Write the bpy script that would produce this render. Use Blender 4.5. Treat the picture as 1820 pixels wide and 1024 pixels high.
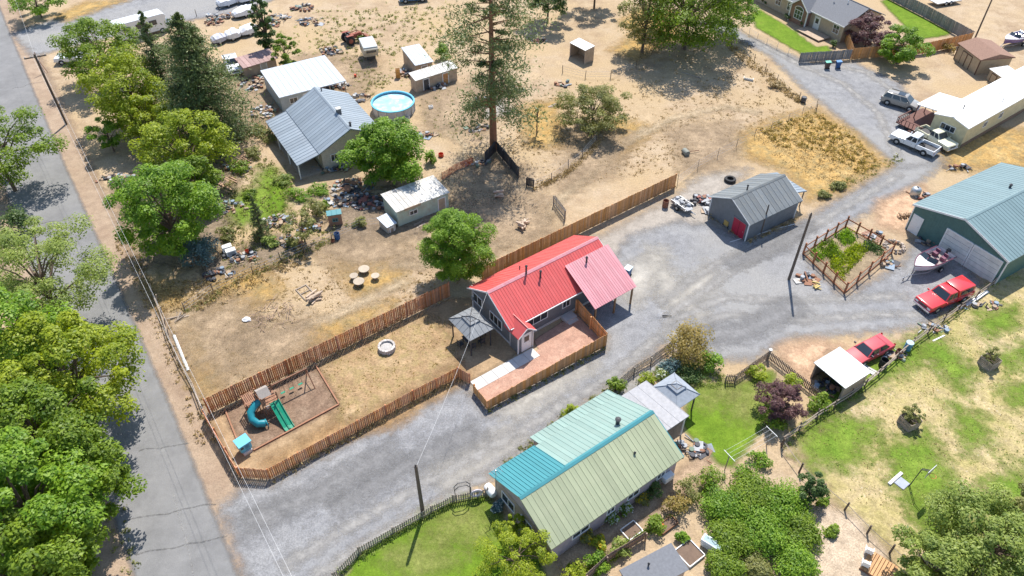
import bpy, bmesh, math, random
import numpy as np
from mathutils import Vector, Matrix
for o in list(bpy.data.objects): bpy.data.objects.remove(o)
R = math.radians
S = bpy.context.scene
COL = S.collection
rnd = random.Random(7)

# ---------------------------------------------------------------- camera, sky, sun, exposure
CAM_H, FPX, PITCH = 50.0, 1330.0, R(43)
cam = bpy.data.cameras.new('camera')
cam.sensor_width = 36.0
cam.lens = FPX / 1820 * 36
cam.clip_start = 0.5
cam.clip_end = 3000
co = bpy.data.objects.new('camera', cam)
COL.objects.link(co)
co.location = (0, 0, CAM_H)
co.rotation_euler = (R(90) - PITCH, 0, 0)
S.camera = co
SUN_EL, SUN_AZ = R(57), R(79)          # azimuth counted from +X
W = bpy.data.worlds.new('World')
S.world = W
W.use_nodes = True
nt = W.node_tree
sky = nt.nodes.new('ShaderNodeTexSky')
sky.sky_type = 'NISHITA'
sky.sun_disc = False
sky.sun_elevation = SUN_EL
sky.sun_rotation = R(90) - SUN_AZ
sky.dust_density = 0.6
bg = nt.nodes['Background']
bg.inputs[1].default_value = 0.15
nt.links.new(sky.outputs[0], bg.inputs[0])
sl = bpy.data.lights.new('sun', 'SUN')
sl.energy = 5.0
sl.angle = R(0.6)
sl.color = (1.0, 0.95, 0.87)
so = bpy.data.objects.new('sun', sl)
COL.objects.link(so)
sd = Vector((math.cos(SUN_EL) * math.cos(SUN_AZ), math.cos(SUN_EL) * math.sin(SUN_AZ), math.sin(SUN_EL)))
so.rotation_euler = sd.to_track_quat('Z', 'Y').to_euler()
so.location = (20, 60, 80)
S.view_settings.view_transform = 'Standard'
S.view_settings.look = 'None'
S.view_settings.gamma = 1
S.view_settings.exposure = 0.5
S.render.engine = 'CYCLES'
S.cycles.transparent_max_bounces = 16

# ---------------------------------------------------------------- survey: photo point -> metres on the ground (or on the level z)
_c, _s = math.cos(PITCH), math.sin(PITCH)
def G(x, y, z=0.0):
    u = (x - 910) / FPX
    v = (512 - y) / FPX
    dz = -_s + v * _c
    t = (CAM_H - z) / -dz
    return Vector((u * t, (_c + v * _s) * t, z))
def px_m(x, y, z=0.0):                    # photo pixels per metre there
    p = G(x, y, z)
    return FPX / (p.y * _c - (p.z - CAM_H) * _s)
def ang(a, b):
    p, q = G(*a), G(*b)
    return math.atan2(q.y - p.y, q.x - p.x)

# ---------------------------------------------------------------- materials
MATS = {}
def _new(name):
    m = bpy.data.materials.new(name)
    m.use_nodes = True
    n = m.node_tree
    n.nodes.clear()
    return m, n
def nd(n, t, **kw):
    x = n.nodes.new(t)
    for k, v in kw.items():
        setattr(x, k, v)
    return x
def ramp(n, fac, stops):
    r = nd(n, 'ShaderNodeValToRGB')
    e = r.color_ramp.elements
    while len(e) < len(stops): e.new(0.5)
    for i, (p, c) in enumerate(stops):
        e[i].position = p
        e[i].color = (c[0], c[1], c[2], 1)
    n.links.new(fac, r.inputs[0])
    return r.outputs[0]
def noise(n, vec, scale, detail=4, rough=0.6):
    x = nd(n, 'ShaderNodeTexNoise')
    x.inputs['Scale'].default_value = scale
    x.inputs['Detail'].default_value = detail
    x.inputs['Roughness'].default_value = rough
    n.links.new(vec, x.inputs['Vector'])
    return x.outputs['Fac']
def mixc(n, fac, a, b, mode='MIX'):
    x = nd(n, 'ShaderNodeMix', data_type='RGBA', blend_type=mode)
    if isinstance(fac, float): x.inputs[0].default_value = fac
    else: n.links.new(fac, x.inputs[0])
    for i, v in ((6, a), (7, b)):
        if isinstance(v, tuple): x.inputs[i].default_value = (*v, 1)
        else: n.links.new(v, x.inputs[i])
    return x.outputs[2]
def math_(n, op, a, b=0.0):
    x = nd(n, 'ShaderNodeMath', operation=op)
    for i, v in ((0, a), (1, b)):
        if isinstance(v, (int, float)): x.inputs[i].default_value = v
        else: n.links.new(v, x.inputs[i])
    return x.outputs[0]
def mapr(n, v, a, b, c=0.0, d=1.0):
    x = nd(n, 'ShaderNodeMapRange')
    n.links.new(v, x.inputs[0])
    for i, q in enumerate((a, b, c, d)): x.inputs[1 + i].default_value = q
    return x.outputs[0]
def M(name, col, rough=0.6, metal=0.0, var=0.18, scale=3.0, bump=0.0, bscale=20.0, rand=0.0, coat=0.0, spec=0.4, wear_glint=None, wear_glint_amt=0.5, streak=None, hue=0.0):
    """general surface: base colour with grain, object-to-object spread, optional patches of wear or painted glint"""
    if name in MATS: return MATS[name]
    m, n = _new(name)
    tc = nd(n, 'ShaderNodeTexCoord').outputs['Object']
    f = noise(n, tc, scale, 5)
    lo = tuple(max(0, c * (1 - var)) for c in col)
    hi = tuple(min(1, c * (1 + var)) for c in col)
    c = ramp(n, f, [(0.25, lo), (0.75, hi)])
    if wear_glint:
        w = mapr(n, noise(n, tc, scale * 0.6 + 0.3, 6, 0.7), 0.5, 0.68)
        w = math_(n, 'MULTIPLY', w, wear_glint_amt)
        c = mixc(n, w, c, wear_glint)
    if streak:                                  # rain streaks and fading running down the slope
        mp = nd(n, 'ShaderNodeMapping')
        mp.inputs['Scale'].default_value = (7, 0.35, 1)
        n.links.new(tc, mp.inputs[0])
        oj = nd(n, 'ShaderNodeObjectInfo')
        ad = nd(n, 'ShaderNodeVectorMath', operation='ADD')
        cb = nd(n, 'ShaderNodeCombineXYZ')
        n.links.new(math_(n, 'MULTIPLY', oj.outputs['Random'], 90.0), cb.inputs[0])
        n.links.new(mp.outputs[0], ad.inputs[0]); n.links.new(cb.outputs[0], ad.inputs[1])
        c = mixc(n, math_(n, 'MULTIPLY', mapr(n, noise(n, ad.outputs[0], 1.0, 5, 0.7), 0.42, 0.7), 0.6), c, streak)
    if rand:
        oi = nd(n, 'ShaderNodeObjectInfo')
        h = nd(n, 'ShaderNodeHueSaturation')
        n.links.new(c, h.inputs['Color'])
        n.links.new(mapr(n, oi.outputs['Random'], 0, 1, 1 - rand, 1 + rand), h.inputs['Value'])
        if hue:
            q = math_(n, 'FRACT', math_(n, 'MULTIPLY', oi.outputs['Random'], 37.0))
            n.links.new(mapr(n, q, 0, 1, 1 - hue, 1.05), h.inputs['Saturation'])
        c = h.outputs[0]
    b = nd(n, 'ShaderNodeBsdfPrincipled')
    n.links.new(c, b.inputs['Base Color'])
    b.inputs['Roughness'].default_value = rough
    b.inputs['Metallic'].default_value = metal
    b.inputs['Specular IOR Level'].default_value = spec
    b.inputs['Coat Weight'].default_value = coat
    b.inputs['Coat Roughness'].default_value = 0.08
    if bump:
        bp = nd(n, 'ShaderNodeBump')
        bp.inputs['Strength'].default_value = bump
        bp.inputs['Distance'].default_value = 0.03
        n.links.new(noise(n, tc, bscale, 3), bp.inputs['Height'])
        n.links.new(bp.outputs[0], b.inputs['Normal'])
    o = nd(n, 'ShaderNodeOutputMaterial')
    n.links.new(b.outputs[0], o.inputs[0])
    MATS[name] = m
    return m
def M_siding(name, col, step=0.18, vertical=False, rough=0.6):
    """lap or ribbed siding: relief from a stepped profile along one axis"""
    if name in MATS: return MATS[name]
    m, n = _new(name)
    tc = nd(n, 'ShaderNodeTexCoord').outputs['Object']
    sp = nd(n, 'ShaderNodeSeparateXYZ')
    n.links.new(tc, sp.inputs[0])
    v = math_(n, 'ADD', sp.outputs[0], sp.outputs[1]) if vertical else sp.outputs[2]
    fr = math_(n, 'FRACT', math_(n, 'DIVIDE', v, step))
    f = noise(n, tc, 2.0, 6)
    c = ramp(n, f, [(0.3, tuple(x * 0.85 for x in col)), (0.7, tuple(min(1, x * 1.12) for x in col))])
    b = nd(n, 'ShaderNodeBsdfPrincipled')
    n.links.new(c, b.inputs['Base Color'])
    b.inputs['Roughness'].default_value = rough
    bp = nd(n, 'ShaderNodeBump')
    bp.inputs['Strength'].default_value = 0.9
    bp.inputs['Distance'].default_value = 0.03
    n.links.new(fr, bp.inputs['Height'])
    n.links.new(bp.outputs[0], b.inputs['Normal'])
    o = nd(n, 'ShaderNodeOutputMaterial')
    n.links.new(b.outputs[0], o.inputs[0])
    MATS[name] = m
    return m
def M_ground(name, stops, scale=0.15, grain=8.0, gamt=0.5, speck=None, speckamt=0.5, soft=0.0, amp=0.6, bump=0.6, big=None, second=None, edge_scale=0.9, bigscale=0.06):
    """ground surface in metres; with soft>0 the sheet thins out to nothing along its rim"""
    if name in MATS: return MATS[name]
    m, n = _new(name)
    pos = nd(n, 'ShaderNodeNewGeometry').outputs['Position']
    c = ramp(n, noise(n, pos, scale, 7, 0.68), stops)
    md = nd(n, 'ShaderNodeVectorMath', operation='SCALE')
    n.links.new(c, md.inputs[0])
    n.links.new(mapr(n, noise(n, pos, 1.1, 4, 0.7), 0.3, 0.7, 1 - gamt * 0.5, 1 + gamt * 0.5), md.inputs['Scale'])
    c = md.outputs[0]
    if second:
        c = mixc(n, mapr(n, noise(n, pos, scale * 2.7, 5, 0.7), 0.46, 0.62), c, second)
    if big:
        c = mixc(n, mapr(n, noise(n, pos, bigscale, 3, 0.6), 0.48, 0.62), c, big)
    g = mapr(n, noise(n, pos, grain, 4, 0.75), 0.25, 0.75, 1 - gamt, 1 + gamt)
    gv = nd(n, 'ShaderNodeVectorMath', operation='SCALE')
    n.links.new(c, gv.inputs[0])
    n.links.new(g, gv.inputs['Scale'])
    c = gv.outputs[0]
    if speck:
        vo = nd(n, 'ShaderNodeTexVoronoi')
        vo.inputs['Scale'].default_value = 2.2
        n.links.new(pos, vo.inputs['Vector'])
        k = math_(n, 'MULTIPLY', mapr(n, vo.outputs['Distance'], 0.22, 0.1), mapr(n, noise(n, pos, 0.5, 3), 0.45, 0.65))
        c = mixc(n, math_(n, 'MULTIPLY', k, speckamt), c, speck)
    b = nd(n, 'ShaderNodeBsdfPrincipled')
    n.links.new(c, b.inputs['Base Color'])
    b.inputs['Roughness'].default_value = 0.95
    b.inputs['Specular IOR Level'].default_value = 0.15
    bp = nd(n, 'ShaderNodeBump')
    bp.inputs['Strength'].default_value = bump
    bp.inputs['Distance'].default_value = 0.08
    n.links.new(noise(n, pos, grain * 0.7, 5, 0.75), bp.inputs['Height'])
    n.links.new(bp.outputs[0], b.inputs['Normal'])
    o = nd(n, 'ShaderNodeOutputMaterial')
    if soft > 0:
        at = nd(n, 'ShaderNodeAttribute')
        at.attribute_name = 'edge'
        q = math_(n, 'MULTIPLY', math_(n, 'SUBTRACT', noise(n, pos, edge_scale, 6, 0.75), 0.5), amp * 4)
        a = mapr(n, math_(n, 'ADD', at.outputs['Fac'], q), -soft, soft)
        tr = nd(n, 'ShaderNodeBsdfTransparent')
        mx = nd(n, 'ShaderNodeMixShader')
        n.links.new(a, mx.inputs[0])
        n.links.new(tr.outputs[0], mx.inputs[1])
        n.links.new(b.outputs[0], mx.inputs[2])
        n.links.new(mx.outputs[0], o.inputs[0])
    else:
        n.links.new(b.outputs[0], o.inputs[0])
    m['soft'] = soft + amp * 2.2 if soft > 0 else 0.0
    MATS[name] = m
    return m
def M_leaf(name, a, b, trans=0.4, rough=0.5):
    """leaf: colour runs from a to b with the tint stored per leaf"""
    if name in MATS: return MATS[name]
    m, n = _new(name)
    at = nd(n, 'ShaderNodeAttribute')
    at.attribute_name = 'tint'
    c = mixc(n, at.outputs['Fac'], a, b)
    p = nd(n, 'ShaderNodeBsdfPrincipled')
    n.links.new(c, p.inputs['Base Color'])
    p.inputs['Roughness'].default_value = rough
    p.inputs['Specular IOR Level'].default_value = 0.3
    t = nd(n, 'ShaderNodeBsdfTranslucent')
    hs = nd(n, 'ShaderNodeHueSaturation')
    hs.inputs['Value'].default_value = 1.5
    hs.inputs['Saturation'].default_value = 1.1
    n.links.new(c, hs.inputs['Color'])
    n.links.new(hs.outputs[0], t.inputs[0])
    mx = nd(n, 'ShaderNodeMixShader')
    mx.inputs[0].default_value = trans
    n.links.new(p.outputs[0], mx.inputs[1])
    n.links.new(t.outputs[0], mx.inputs[2])
    o = nd(n, 'ShaderNodeOutputMaterial')
    n.links.new(mx.outputs[0], o.inputs[0])
    MATS[name] = m
    return m
GLASS = M('window_glass', (0.03, 0.04, 0.05), 0.06, var=0.1, spec=0.8)
WHITE = M('white_paint', (0.75, 0.75, 0.74), 0.5, var=0.06, scale=4)
BLACK = M('black_rubber', (0.025, 0.025, 0.027), 0.8)
DARK = M('dark_metal', (0.06, 0.06, 0.065), 0.5)
STEEL = M('galvanised_steel', (0.5, 0.52, 0.54), 0.4, 0.7, wear_glint=(0.3, 0.25, 0.2))
CHROME = M('chrome', (0.7, 0.7, 0.72), 0.15, 0.9)
POLE = M('weathered_pole', (0.13, 0.1, 0.08), 0.9, bump=0.4, bscale=8)
BARK = M('bark', (0.14, 0.1, 0.075), 0.95, bump=0.6, bscale=14)
PBARK = M('pine_bark', (0.24, 0.12, 0.07), 0.95, bump=0.7, bscale=10)
WOOD = M('grey_timber', (0.32, 0.26, 0.21), 0.85, rand=0.25, scale=6, bump=0.3)
TIMBER = M('brown_timber', (0.2, 0.1, 0.055), 0.8, rand=0.2, scale=6)
CEDAR = M('golden_cedar', (0.56, 0.27, 0.095), 0.75, hue=0.15, rand=0.24, scale=4, var=0.25, bump=0.2)
REDWOOD = M('red_brown_board', (0.48, 0.19, 0.075), 0.8, hue=0.2, rand=0.32, scale=4, var=0.3, bump=0.2)
RUST = M('rusty_steel', (0.24, 0.1, 0.06), 0.85, var=0.4, scale=4, wear_glint=(0.35, 0.28, 0.24))
CONC = M('pale_concrete', (0.5, 0.49, 0.47), 0.9, var=0.1, scale=2, rand=0.08, bump=0.2, bscale=30)
CANVAS = M('white_tarp', (0.72, 0.72, 0.74), 0.6, var=0.1, scale=2)
TAIL = M('red_lens', (0.4, 0.02, 0.02), 0.2)
LENS = M('clear_lens', (0.7, 0.72, 0.72), 0.1)

# ---------------------------------------------------------------- mesh builder
class MB:
    def __init__(s):
        s.v = []; s.f = []; s.m = []; s.mi = 0
    def face(s, idx):
        s.f.append(tuple(idx)); s.m.append(s.mi)
    def add(s, vs, fs):
        o = len(s.v)
        s.v += [tuple(p) for p in vs]
        for q in fs: s.face([o + i for i in q])
        return s
    def box(s, c, d, rz=0.0, ry=0.0, rx=0.0):
        x, y, z = d[0] / 2, d[1] / 2, d[2] / 2
        vs = [(-x, -y, -z), (x, -y, -z), (x, y, -z), (-x, y, -z), (-x, -y, z), (x, -y, z), (x, y, z), (-x, y, z)]
        if rz or ry or rx:
            mm = Matrix.Rotation(rz, 3, 'Z') @ Matrix.Rotation(ry, 3, 'Y') @ Matrix.Rotation(rx, 3, 'X')
            vs = [tuple(mm @ Vector(p)) for p in vs]
        vs = [(p[0] + c[0], p[1] + c[1], p[2] + c[2]) for p in vs]
        return s.add(vs, [(0, 3, 2, 1), (4, 5, 6, 7), (0, 1, 5, 4), (1, 2, 6, 5), (2, 3, 7, 6), (3, 0, 4, 7)])
    def prism(s, poly, z0, z1):
        n = len(poly)
        vs = [(p[0], p[1], z0) for p in poly] + [(p[0], p[1], z1) for p in poly]
        return s.add(vs, [tuple(range(n))[::-1], tuple(range(n, 2 * n))] + [(i, (i + 1) % n, n + (i + 1) % n, n + i) for i in range(n)])
    def xz(s, prof, y0, y1, in0=1.0):          # profile (x,z) run across y
        n = len(prof)
        vs = [(p[0], y0, p[1]) for p in prof] + [(p[0], y1, p[1]) for p in prof]
        return s.add(vs, [tuple(range(n)), tuple(range(n, 2 * n))[::-1]] + [(i, n + i, n + (i + 1) % n, (i + 1) % n) for i in range(n)])
    def yz(s, prof, x0, x1):                   # profile (y,z) run along x
        n = len(prof)
        vs = [(x0, p[0], p[1]) for p in prof] + [(x1, p[0], p[1]) for p in prof]
        return s.add(vs, [tuple(range(n))[::-1], tuple(range(n, 2 * n))] + [(i, (i + 1) % n, n + (i + 1) % n, n + i) for i in range(n)])
    def hexa(s, b, t):                         # 4 bottom + 4 top corners
        return s.add(list(b) + list(t), [(0, 3, 2, 1), (4, 5, 6, 7), (0, 1, 5, 4), (1, 2, 6, 5), (2, 3, 7, 6), (3, 0, 4, 7)])
    def slab(s, a, b, c, d, t):                # four corners counter-clockwise from above, thickness below
        a, b, c, d = map(Vector, (a, b, c, d))
        nn = (b - a).cross(d - a).normalized() * t
        return s.hexa([a - nn, b - nn, c - nn, d - nn], [a, b, c, d])
    def tube(s, pts, r, n=6):
        pts = [Vector(p) for p in pts]
        rs = r if isinstance(r, (list, tuple)) else [r] * len(pts)
        o = len(s.v)
        for i, p in enumerate(pts):
            d = (pts[min(i + 1, len(pts) - 1)] - pts[max(i - 1, 0)]).normalized()
            a = d.cross(Vector((0, 0, 1)))
            if a.length < 0.05: a = d.cross(Vector((1, 0, 0)))
            a.normalize(); b = d.cross(a)
            for k in range(n):
                q = p + (a * math.cos(2 * math.pi * k / n) + b * math.sin(2 * math.pi * k / n)) * rs[i]
                s.v.append(tuple(q))
        for i in range(len(pts) - 1):
            for k in range(n):
                s.face((o + i * n + k, o + (i + 1) * n + k, o + (i + 1) * n + (k + 1) % n, o + i * n + (k + 1) % n))
        s.face([o + k for k in range(n)])
        s.face([o + (len(pts) - 1) * n + k for k in range(n)][::-1])
        return s
    def lathe(s, prof, c=(0, 0, 0), n=16, axis='z', cap=True):   # profile of (radius, height)
        o = len(s.v)
        for r, h in prof:
            for k in range(n):
                a = 2 * math.pi * k / n
                x, y = r * math.cos(a), r * math.sin(a)
                p = (x, y, h) if axis == 'z' else ((x, h, y) if axis == 'y' else (h, x, y))
                s.v.append((p[0] + c[0], p[1] + c[1], p[2] + c[2]))
        for i in range(len(prof) - 1):
            for k in range(n):
                s.face((o + i * n + k, o + i * n + (k + 1) % n, o + (i + 1) * n + (k + 1) % n, o + (i + 1) * n + k))
        if cap:
            s.face([o + k for k in range(n)][::-1])
            s.face([o + (len(prof) - 1) * n + k for k in range(n)])
        return s
    def blob(s, c, r, seg=8, ring=6, jit=0.0, rg=rnd):
        prof = []
        o = len(s.v)
        for i in range(1, ring):
            t = math.pi * i / ring
            for k in range(seg):
                a = 2 * math.pi * k / seg
                j = 1 + rg.uniform(-jit, jit)
                s.v.append((c[0] + r[0] * j * math.sin(t) * math.cos(a), c[1] + r[1] * j * math.sin(t) * math.sin(a), c[2] - r[2] * j * math.cos(t)))
        for i in range(ring - 2):
            for k in range(seg):
                s.face((o + i * seg + k, o + i * seg + (k + 1) % seg, o + (i + 1) * seg + (k + 1) % seg, o + (i + 1) * seg + k))
        s.face([o + k for k in range(seg)][::-1])
        s.face([o + (ring - 2) * seg + k for k in range(seg)])
        return s
    def build(s, name, mat, parent=None, smooth=False, bevel=0.0, loc=None, rz=0.0):
        me = bpy.data.meshes.new(name)
        me.from_pydata(s.v, [], s.f)
        mats = mat if isinstance(mat, (list, tuple)) else [mat]
        for q in mats: me.materials.append(q)
        if len(mats) > 1: me.polygons.foreach_set('material_index', s.m)
        bm = bmesh.new(); bm.from_mesh(me)
        bmesh.ops.recalc_face_normals(bm, faces=bm.faces)
        if bevel:
            es = [e for e in bm.edges if len(e.link_faces) == 2 and e.calc_face_angle(0) > 0.4]
            bmesh.ops.bevel(bm, geom=es, offset=bevel, segments=2, affect='EDGES', profile=0.5, clamp_overlap=True)
        bm.to_mesh(me); bm.free()
        if smooth:
            me.polygons.foreach_set('use_smooth', [True] * len(me.polygons))
            try: me.set_sharp_from_angle(angle=R(40))
            except Exception: pass
        return link(name, me, parent, loc, rz)
def link(name, me, parent=None, loc=None, rz=0.0):
    o = bpy.data.objects.new(name, me)
    COL.objects.link(o)
    if parent: o.parent = parent
    if loc is not None: o.location = loc
    if rz: o.rotation_euler = (0, 0, rz)
    return o
def tag(o, label, cat, group=None, kind=None):
    o['label'] = label; o['category'] = cat
    if group: o['group'] = group
    if kind: o['kind'] = kind
    return o
def thing(name, label, cat, loc, rz=0.0, group=None):
    o = bpy.data.objects.new(name, None)
    COL.objects.link(o)
    o.empty_display_size = 0.3
    o.location = (loc[0], loc[1], loc[2] if len(loc) > 2 else 0)
    o.rotation_euler = (0, 0, rz)
    return tag(o, label, cat, group)
def clone(o, parent=None):
    c = o.copy(); COL.objects.link(c); c.parent = parent
    for ch in o.children: clone(ch, c)
    return c

# ---------------------------------------------------------------- the ground and what is laid on it
LAYER = [0]
def patch(name, pts, z, mat, res=0.6, px=True):
    """sheet cut to an outline; attribute 'edge' holds the metres to its rim (soft rims thin out)"""
    P = np.array([tuple(G(*p))[:2] if px else p for p in pts], float)
    LAYER[0] += 1
    z = 0.004 + LAYER[0] * 0.0013           # every sheet a hair above the one before
    mg = mat.get('soft', 0.0) if mat.get('soft') else 0.0
    if mg == 0:
        me = bpy.data.meshes.new(name)
        bm = bmesh.new()
        f = bm.faces.new([bm.verts.new((p[0], p[1], z)) for p in P])
        f.normal_update()
        if f.normal.z < 0: f.normal_flip()
        bm.to_mesh(me); bm.free()
        me.materials.append(mat)
    else:
        lo, hi = P.min(0) - mg, P.max(0) + mg
        nx, ny = [max(2, int(math.ceil(k)) + 1) for k in (hi - lo) / res]
        X, Y = np.meshgrid(lo[0] + np.arange(nx) * res, lo[1] + np.arange(ny) * res)
        X, Y = X.ravel(), Y.ravel()
        d = np.full(X.shape, 1e9); ins = np.zeros(X.shape, bool)
        for i in range(len(P)):
            a, b = P[i], P[(i + 1) % len(P)]
            e = b - a
            t = np.clip(((X - a[0]) * e[0] + (Y - a[1]) * e[1]) / (e @ e), 0, 1)
            d = np.minimum(d, np.hypot(X - a[0] - t * e[0], Y - a[1] - t * e[1]))
            cr = ((a[1] > Y) != (b[1] > Y))
            with np.errstate(divide='ignore', invalid='ignore'):
                ins ^= cr & (X < (b[0] - a[0]) * (Y - a[1]) / (b[1] - a[1] + 1e-12) + a[0])
        sd_ = np.where(ins, d, -d)
        I = np.arange(nx * ny).reshape(ny, nx)
        Q = np.stack([I[:-1, :-1], I[:-1, 1:], I[1:, 1:], I[1:, :-1]], -1).reshape(-1, 4)
        Q = Q[(sd_[Q] > -mg).any(1)]
        used = np.unique(Q)
        rm = np.zeros(nx * ny, int); rm[used] = np.arange(len(used))
        me = bpy.data.meshes.new(name)
        me.from_pydata(np.stack([X[used], Y[used], np.full(len(used), z)], -1).tolist(), [], rm[Q].tolist())
        at = me.attributes.new('edge', 'FLOAT', 'POINT')
        at.data.foreach_set('value', sd_[used].astype(np.float32))
        me.materials.append(mat)
    o = link(name, me)
    o['kind'] = 'structure'
    return o

DIRT = M_ground('dry_earth', [(0.2, (0.215, 0.15, 0.1)), (0.42, (0.33, 0.24, 0.155)), (0.58, (0.4, 0.3, 0.19)), (0.8, (0.47, 0.355, 0.225))],
                scale=0.13, grain=5, gamt=0.3, speck=(0.14, 0.14, 0.07), speckamt=0.35, big=(0.4, 0.295, 0.175), second=(0.41, 0.315, 0.215))
ASPHALT = M_ground('bleached_asphalt', [(0.25, (0.16, 0.158, 0.158)), (0.5, (0.2, 0.198, 0.198)), (0.75, (0.24, 0.236, 0.233))], scale=0.35, grain=14, gamt=0.16,
                   soft=0.25, amp=0.15, bump=0.25, big=(0.235, 0.23, 0.227))
GRAVEL = M_ground('grey_gravel', [(0.2, (0.195, 0.194, 0.2)), (0.5, (0.24, 0.239, 0.245)), (0.68, (0.285, 0.281, 0.28)), (0.85, (0.4, 0.37, 0.33))], scale=0.2, grain=9, gamt=0.42,
                  soft=0.8, amp=0.7, bump=0.7, big=(0.275, 0.268, 0.26))
PALE = M_ground('pale_worn_track', [(0.3, (0.34, 0.32, 0.29)), (0.7, (0.44, 0.41, 0.36))], scale=0.5, grain=9, gamt=0.25, soft=1.2, amp=0.9)
REDGRAVEL = M_ground('red_gravel', [(0.3, (0.36, 0.205, 0.15)), (0.7, (0.47, 0.3, 0.225))], scale=0.8, grain=10, gamt=0.35, soft=0.08, amp=0.05)
CHIPS = M_ground('wood_chips', [(0.3, (0.4, 0.25, 0.16)), (0.7, (0.55, 0.38, 0.25))], scale=0.9, grain=9, gamt=0.4, soft=0.9, amp=0.7)
BARKDUST = M_ground('bark_dust', [(0.3, (0.15, 0.095, 0.065)), (0.55, (0.235, 0.16, 0.11)), (0.8, (0.34, 0.255, 0.18))], scale=0.5, grain=8, gamt=0.4, soft=0.4, amp=0.4)
YARD = M_ground('brown_earth', [(0.3, (0.26, 0.175, 0.1)), (0.6, (0.37, 0.26, 0.155)), (0.8, (0.42, 0.31, 0.19))], scale=0.3, grain=7, gamt=0.3, soft=0.3, amp=0.2)
STRAW = M_ground('dead_lawn', [(0.25, (0.26, 0.165, 0.09)), (0.5, (0.345, 0.235, 0.13)), (0.75, (0.41, 0.3, 0.175))], scale=0.4, grain=6, gamt=0.45, soft=0.8, amp=0.8, speck=(0.14, 0.16, 0.05), speckamt=0.5, bump=1.0, second=(0.31, 0.23, 0.11))
GOLD = M_ground('golden_dry_grass', [(0.25, (0.3, 0.19, 0.075)), (0.5, (0.43, 0.275, 0.1)), (0.75, (0.48, 0.34, 0.16))], scale=0.35, grain=5, gamt=0.4, soft=1.4, amp=1.2, bump=1.0, second=(0.3, 0.22, 0.1))
LAWN = M_ground('green_lawn', [(0.3, (0.09, 0.165, 0.012)), (0.6, (0.14, 0.22, 0.02)), (0.8, (0.22, 0.25, 0.045))], scale=0.35, grain=9, gamt=0.35, soft=0.35, amp=0.3, bump=0.9)
SPARSE = M_ground('thin_green_grass', [(0.3, (0.11, 0.19, 0.02)), (0.6, (0.17, 0.24, 0.035)), (0.8, (0.28, 0.28, 0.09))], scale=0.5, grain=7, gamt=0.45, soft=1.2, amp=1.3, bump=0.9)
PASTURE = M_ground('dry_pasture', [(0.25, (0.24, 0.235, 0.08)), (0.42, (0.36, 0.3, 0.13)), (0.6, (0.43, 0.34, 0.19)), (0.8, (0.46, 0.37, 0.24))], scale=0.25, grain=6, gamt=0.4, soft=0.8, amp=0.7, bump=0.9, speck=(0.55, 0.5, 0.42), speckamt=0.6)
DARKSOIL = M_ground('dark_litter', [(0.3, (0.16, 0.12, 0.085)), (0.7, (0.26, 0.2, 0.14))], scale=0.6, grain=6, gamt=0.5, soft=1.2, amp=1.2, speck=(0.5, 0.46, 0.4), speckamt=0.5)
SHOULDER = M_ground('road_shoulder', [(0.3, (0.27, 0.19, 0.135)), (0.7, (0.38, 0.29, 0.21))], scale=0.3, grain=8, gamt=0.3, soft=0.7, amp=0.5)

gm = MB().add([(-900, -300, 0), (900, -300, 0), (900, 1500, 0), (-900, 1500, 0)], [(0, 1, 2, 3)])
g = gm.build('ground', DIRT); g['kind'] = 'structure'
def off(p, q, t):
    a, b = G(*p), G(*q)
    d = (b - a) * t
    return (a.x + d.x, a.y + d.y)
r1, r0 = off((330, 764), (15, 38), 1.9), off((15, 38), (416, 1024), 1.4)
l1, l0 = off((216, 921), (15, 335), 3.3), off((15, 335), (241, 1024), 1.5)
g2 = [tuple(G(*p))[:2] for p in [(310, 740), (198, 480), (96, 250)]]
sh = 3.0
patch('road_shoulder', [(r0[0] + sh, r0[1]), (g2[0][0] + sh, g2[0][1]), (g2[1][0] + sh, g2[1][1]), (g2[2][0] + sh, g2[2][1]), (r1[0] + sh, r1[1]), (l1[0] - 3, l1[1]), (l0[0] - 3, l0[1])], 0.004, SHOULDER, 0.8, px=False)
patch('road', [r0, g2[0], g2[1], g2[2], r1, l1, l0], 0.008, ASPHALT, 0.7, px=False)
TAR = M_ground('road_crack', [(0.3, (0.135, 0.132, 0.13)), (0.7, (0.17, 0.167, 0.164))], scale=0.7, soft=0.06, amp=0.06, edge_scale=3.0)
rc = random.Random(4)
def wander(a, b, n, j):
    return [(a[0] + (b[0] - a[0]) * k / n + rc.uniform(-j, j), a[1] + (b[1] - a[1]) * k / n + rc.uniform(-j, j)) for k in range(n + 1)]
def strip(pts, w):
    P_ = [G(*p) for p in pts]
    l_, r_ = [], []
    for i, p in enumerate(P_):
        d = (P_[min(i + 1, len(P_) - 1)] - P_[max(i - 1, 0)]).normalized()
        nn = Vector((-d.y, d.x, 0)) * w / 2
        l_.append(tuple(p + nn)[:2]); r_.append(tuple(p - nn)[:2])
    return l_ + r_[::-1]
for a, b in (((230, 925), (385, 895)), ((240, 985), (405, 955)), ((245, 800), (335, 790)), ((215, 560), (245, 550)), ((20, 160), (90, 140)), ((180, 500), (205, 495)), ((60, 400), (165, 385)), ((150, 620), (255, 600))):
    patch('road_crack', strip(wander(a, b, 7, 2.5), .05), 0, TAR, 0.12, px=False)
patch('road_crack', strip(wander((310, 880), (345, 1024), 9, 1.5), .06), 0, M_ground('pale_seam', [(0.3, (0.3, 0.295, 0.29)), (0.7, (0.36, 0.35, 0.34))], scale=0.7, soft=0.06, amp=0.08, edge_scale=3.0), 0.12, px=False)
patch('side_lane', [(60, 100), (20, 60), (110, 30), (230, -4), (330, -30), (560, -40), (480, 2), (400, 26), (300, 42), (130, 82)], 0.012, GRAVEL, 0.8)
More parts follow.
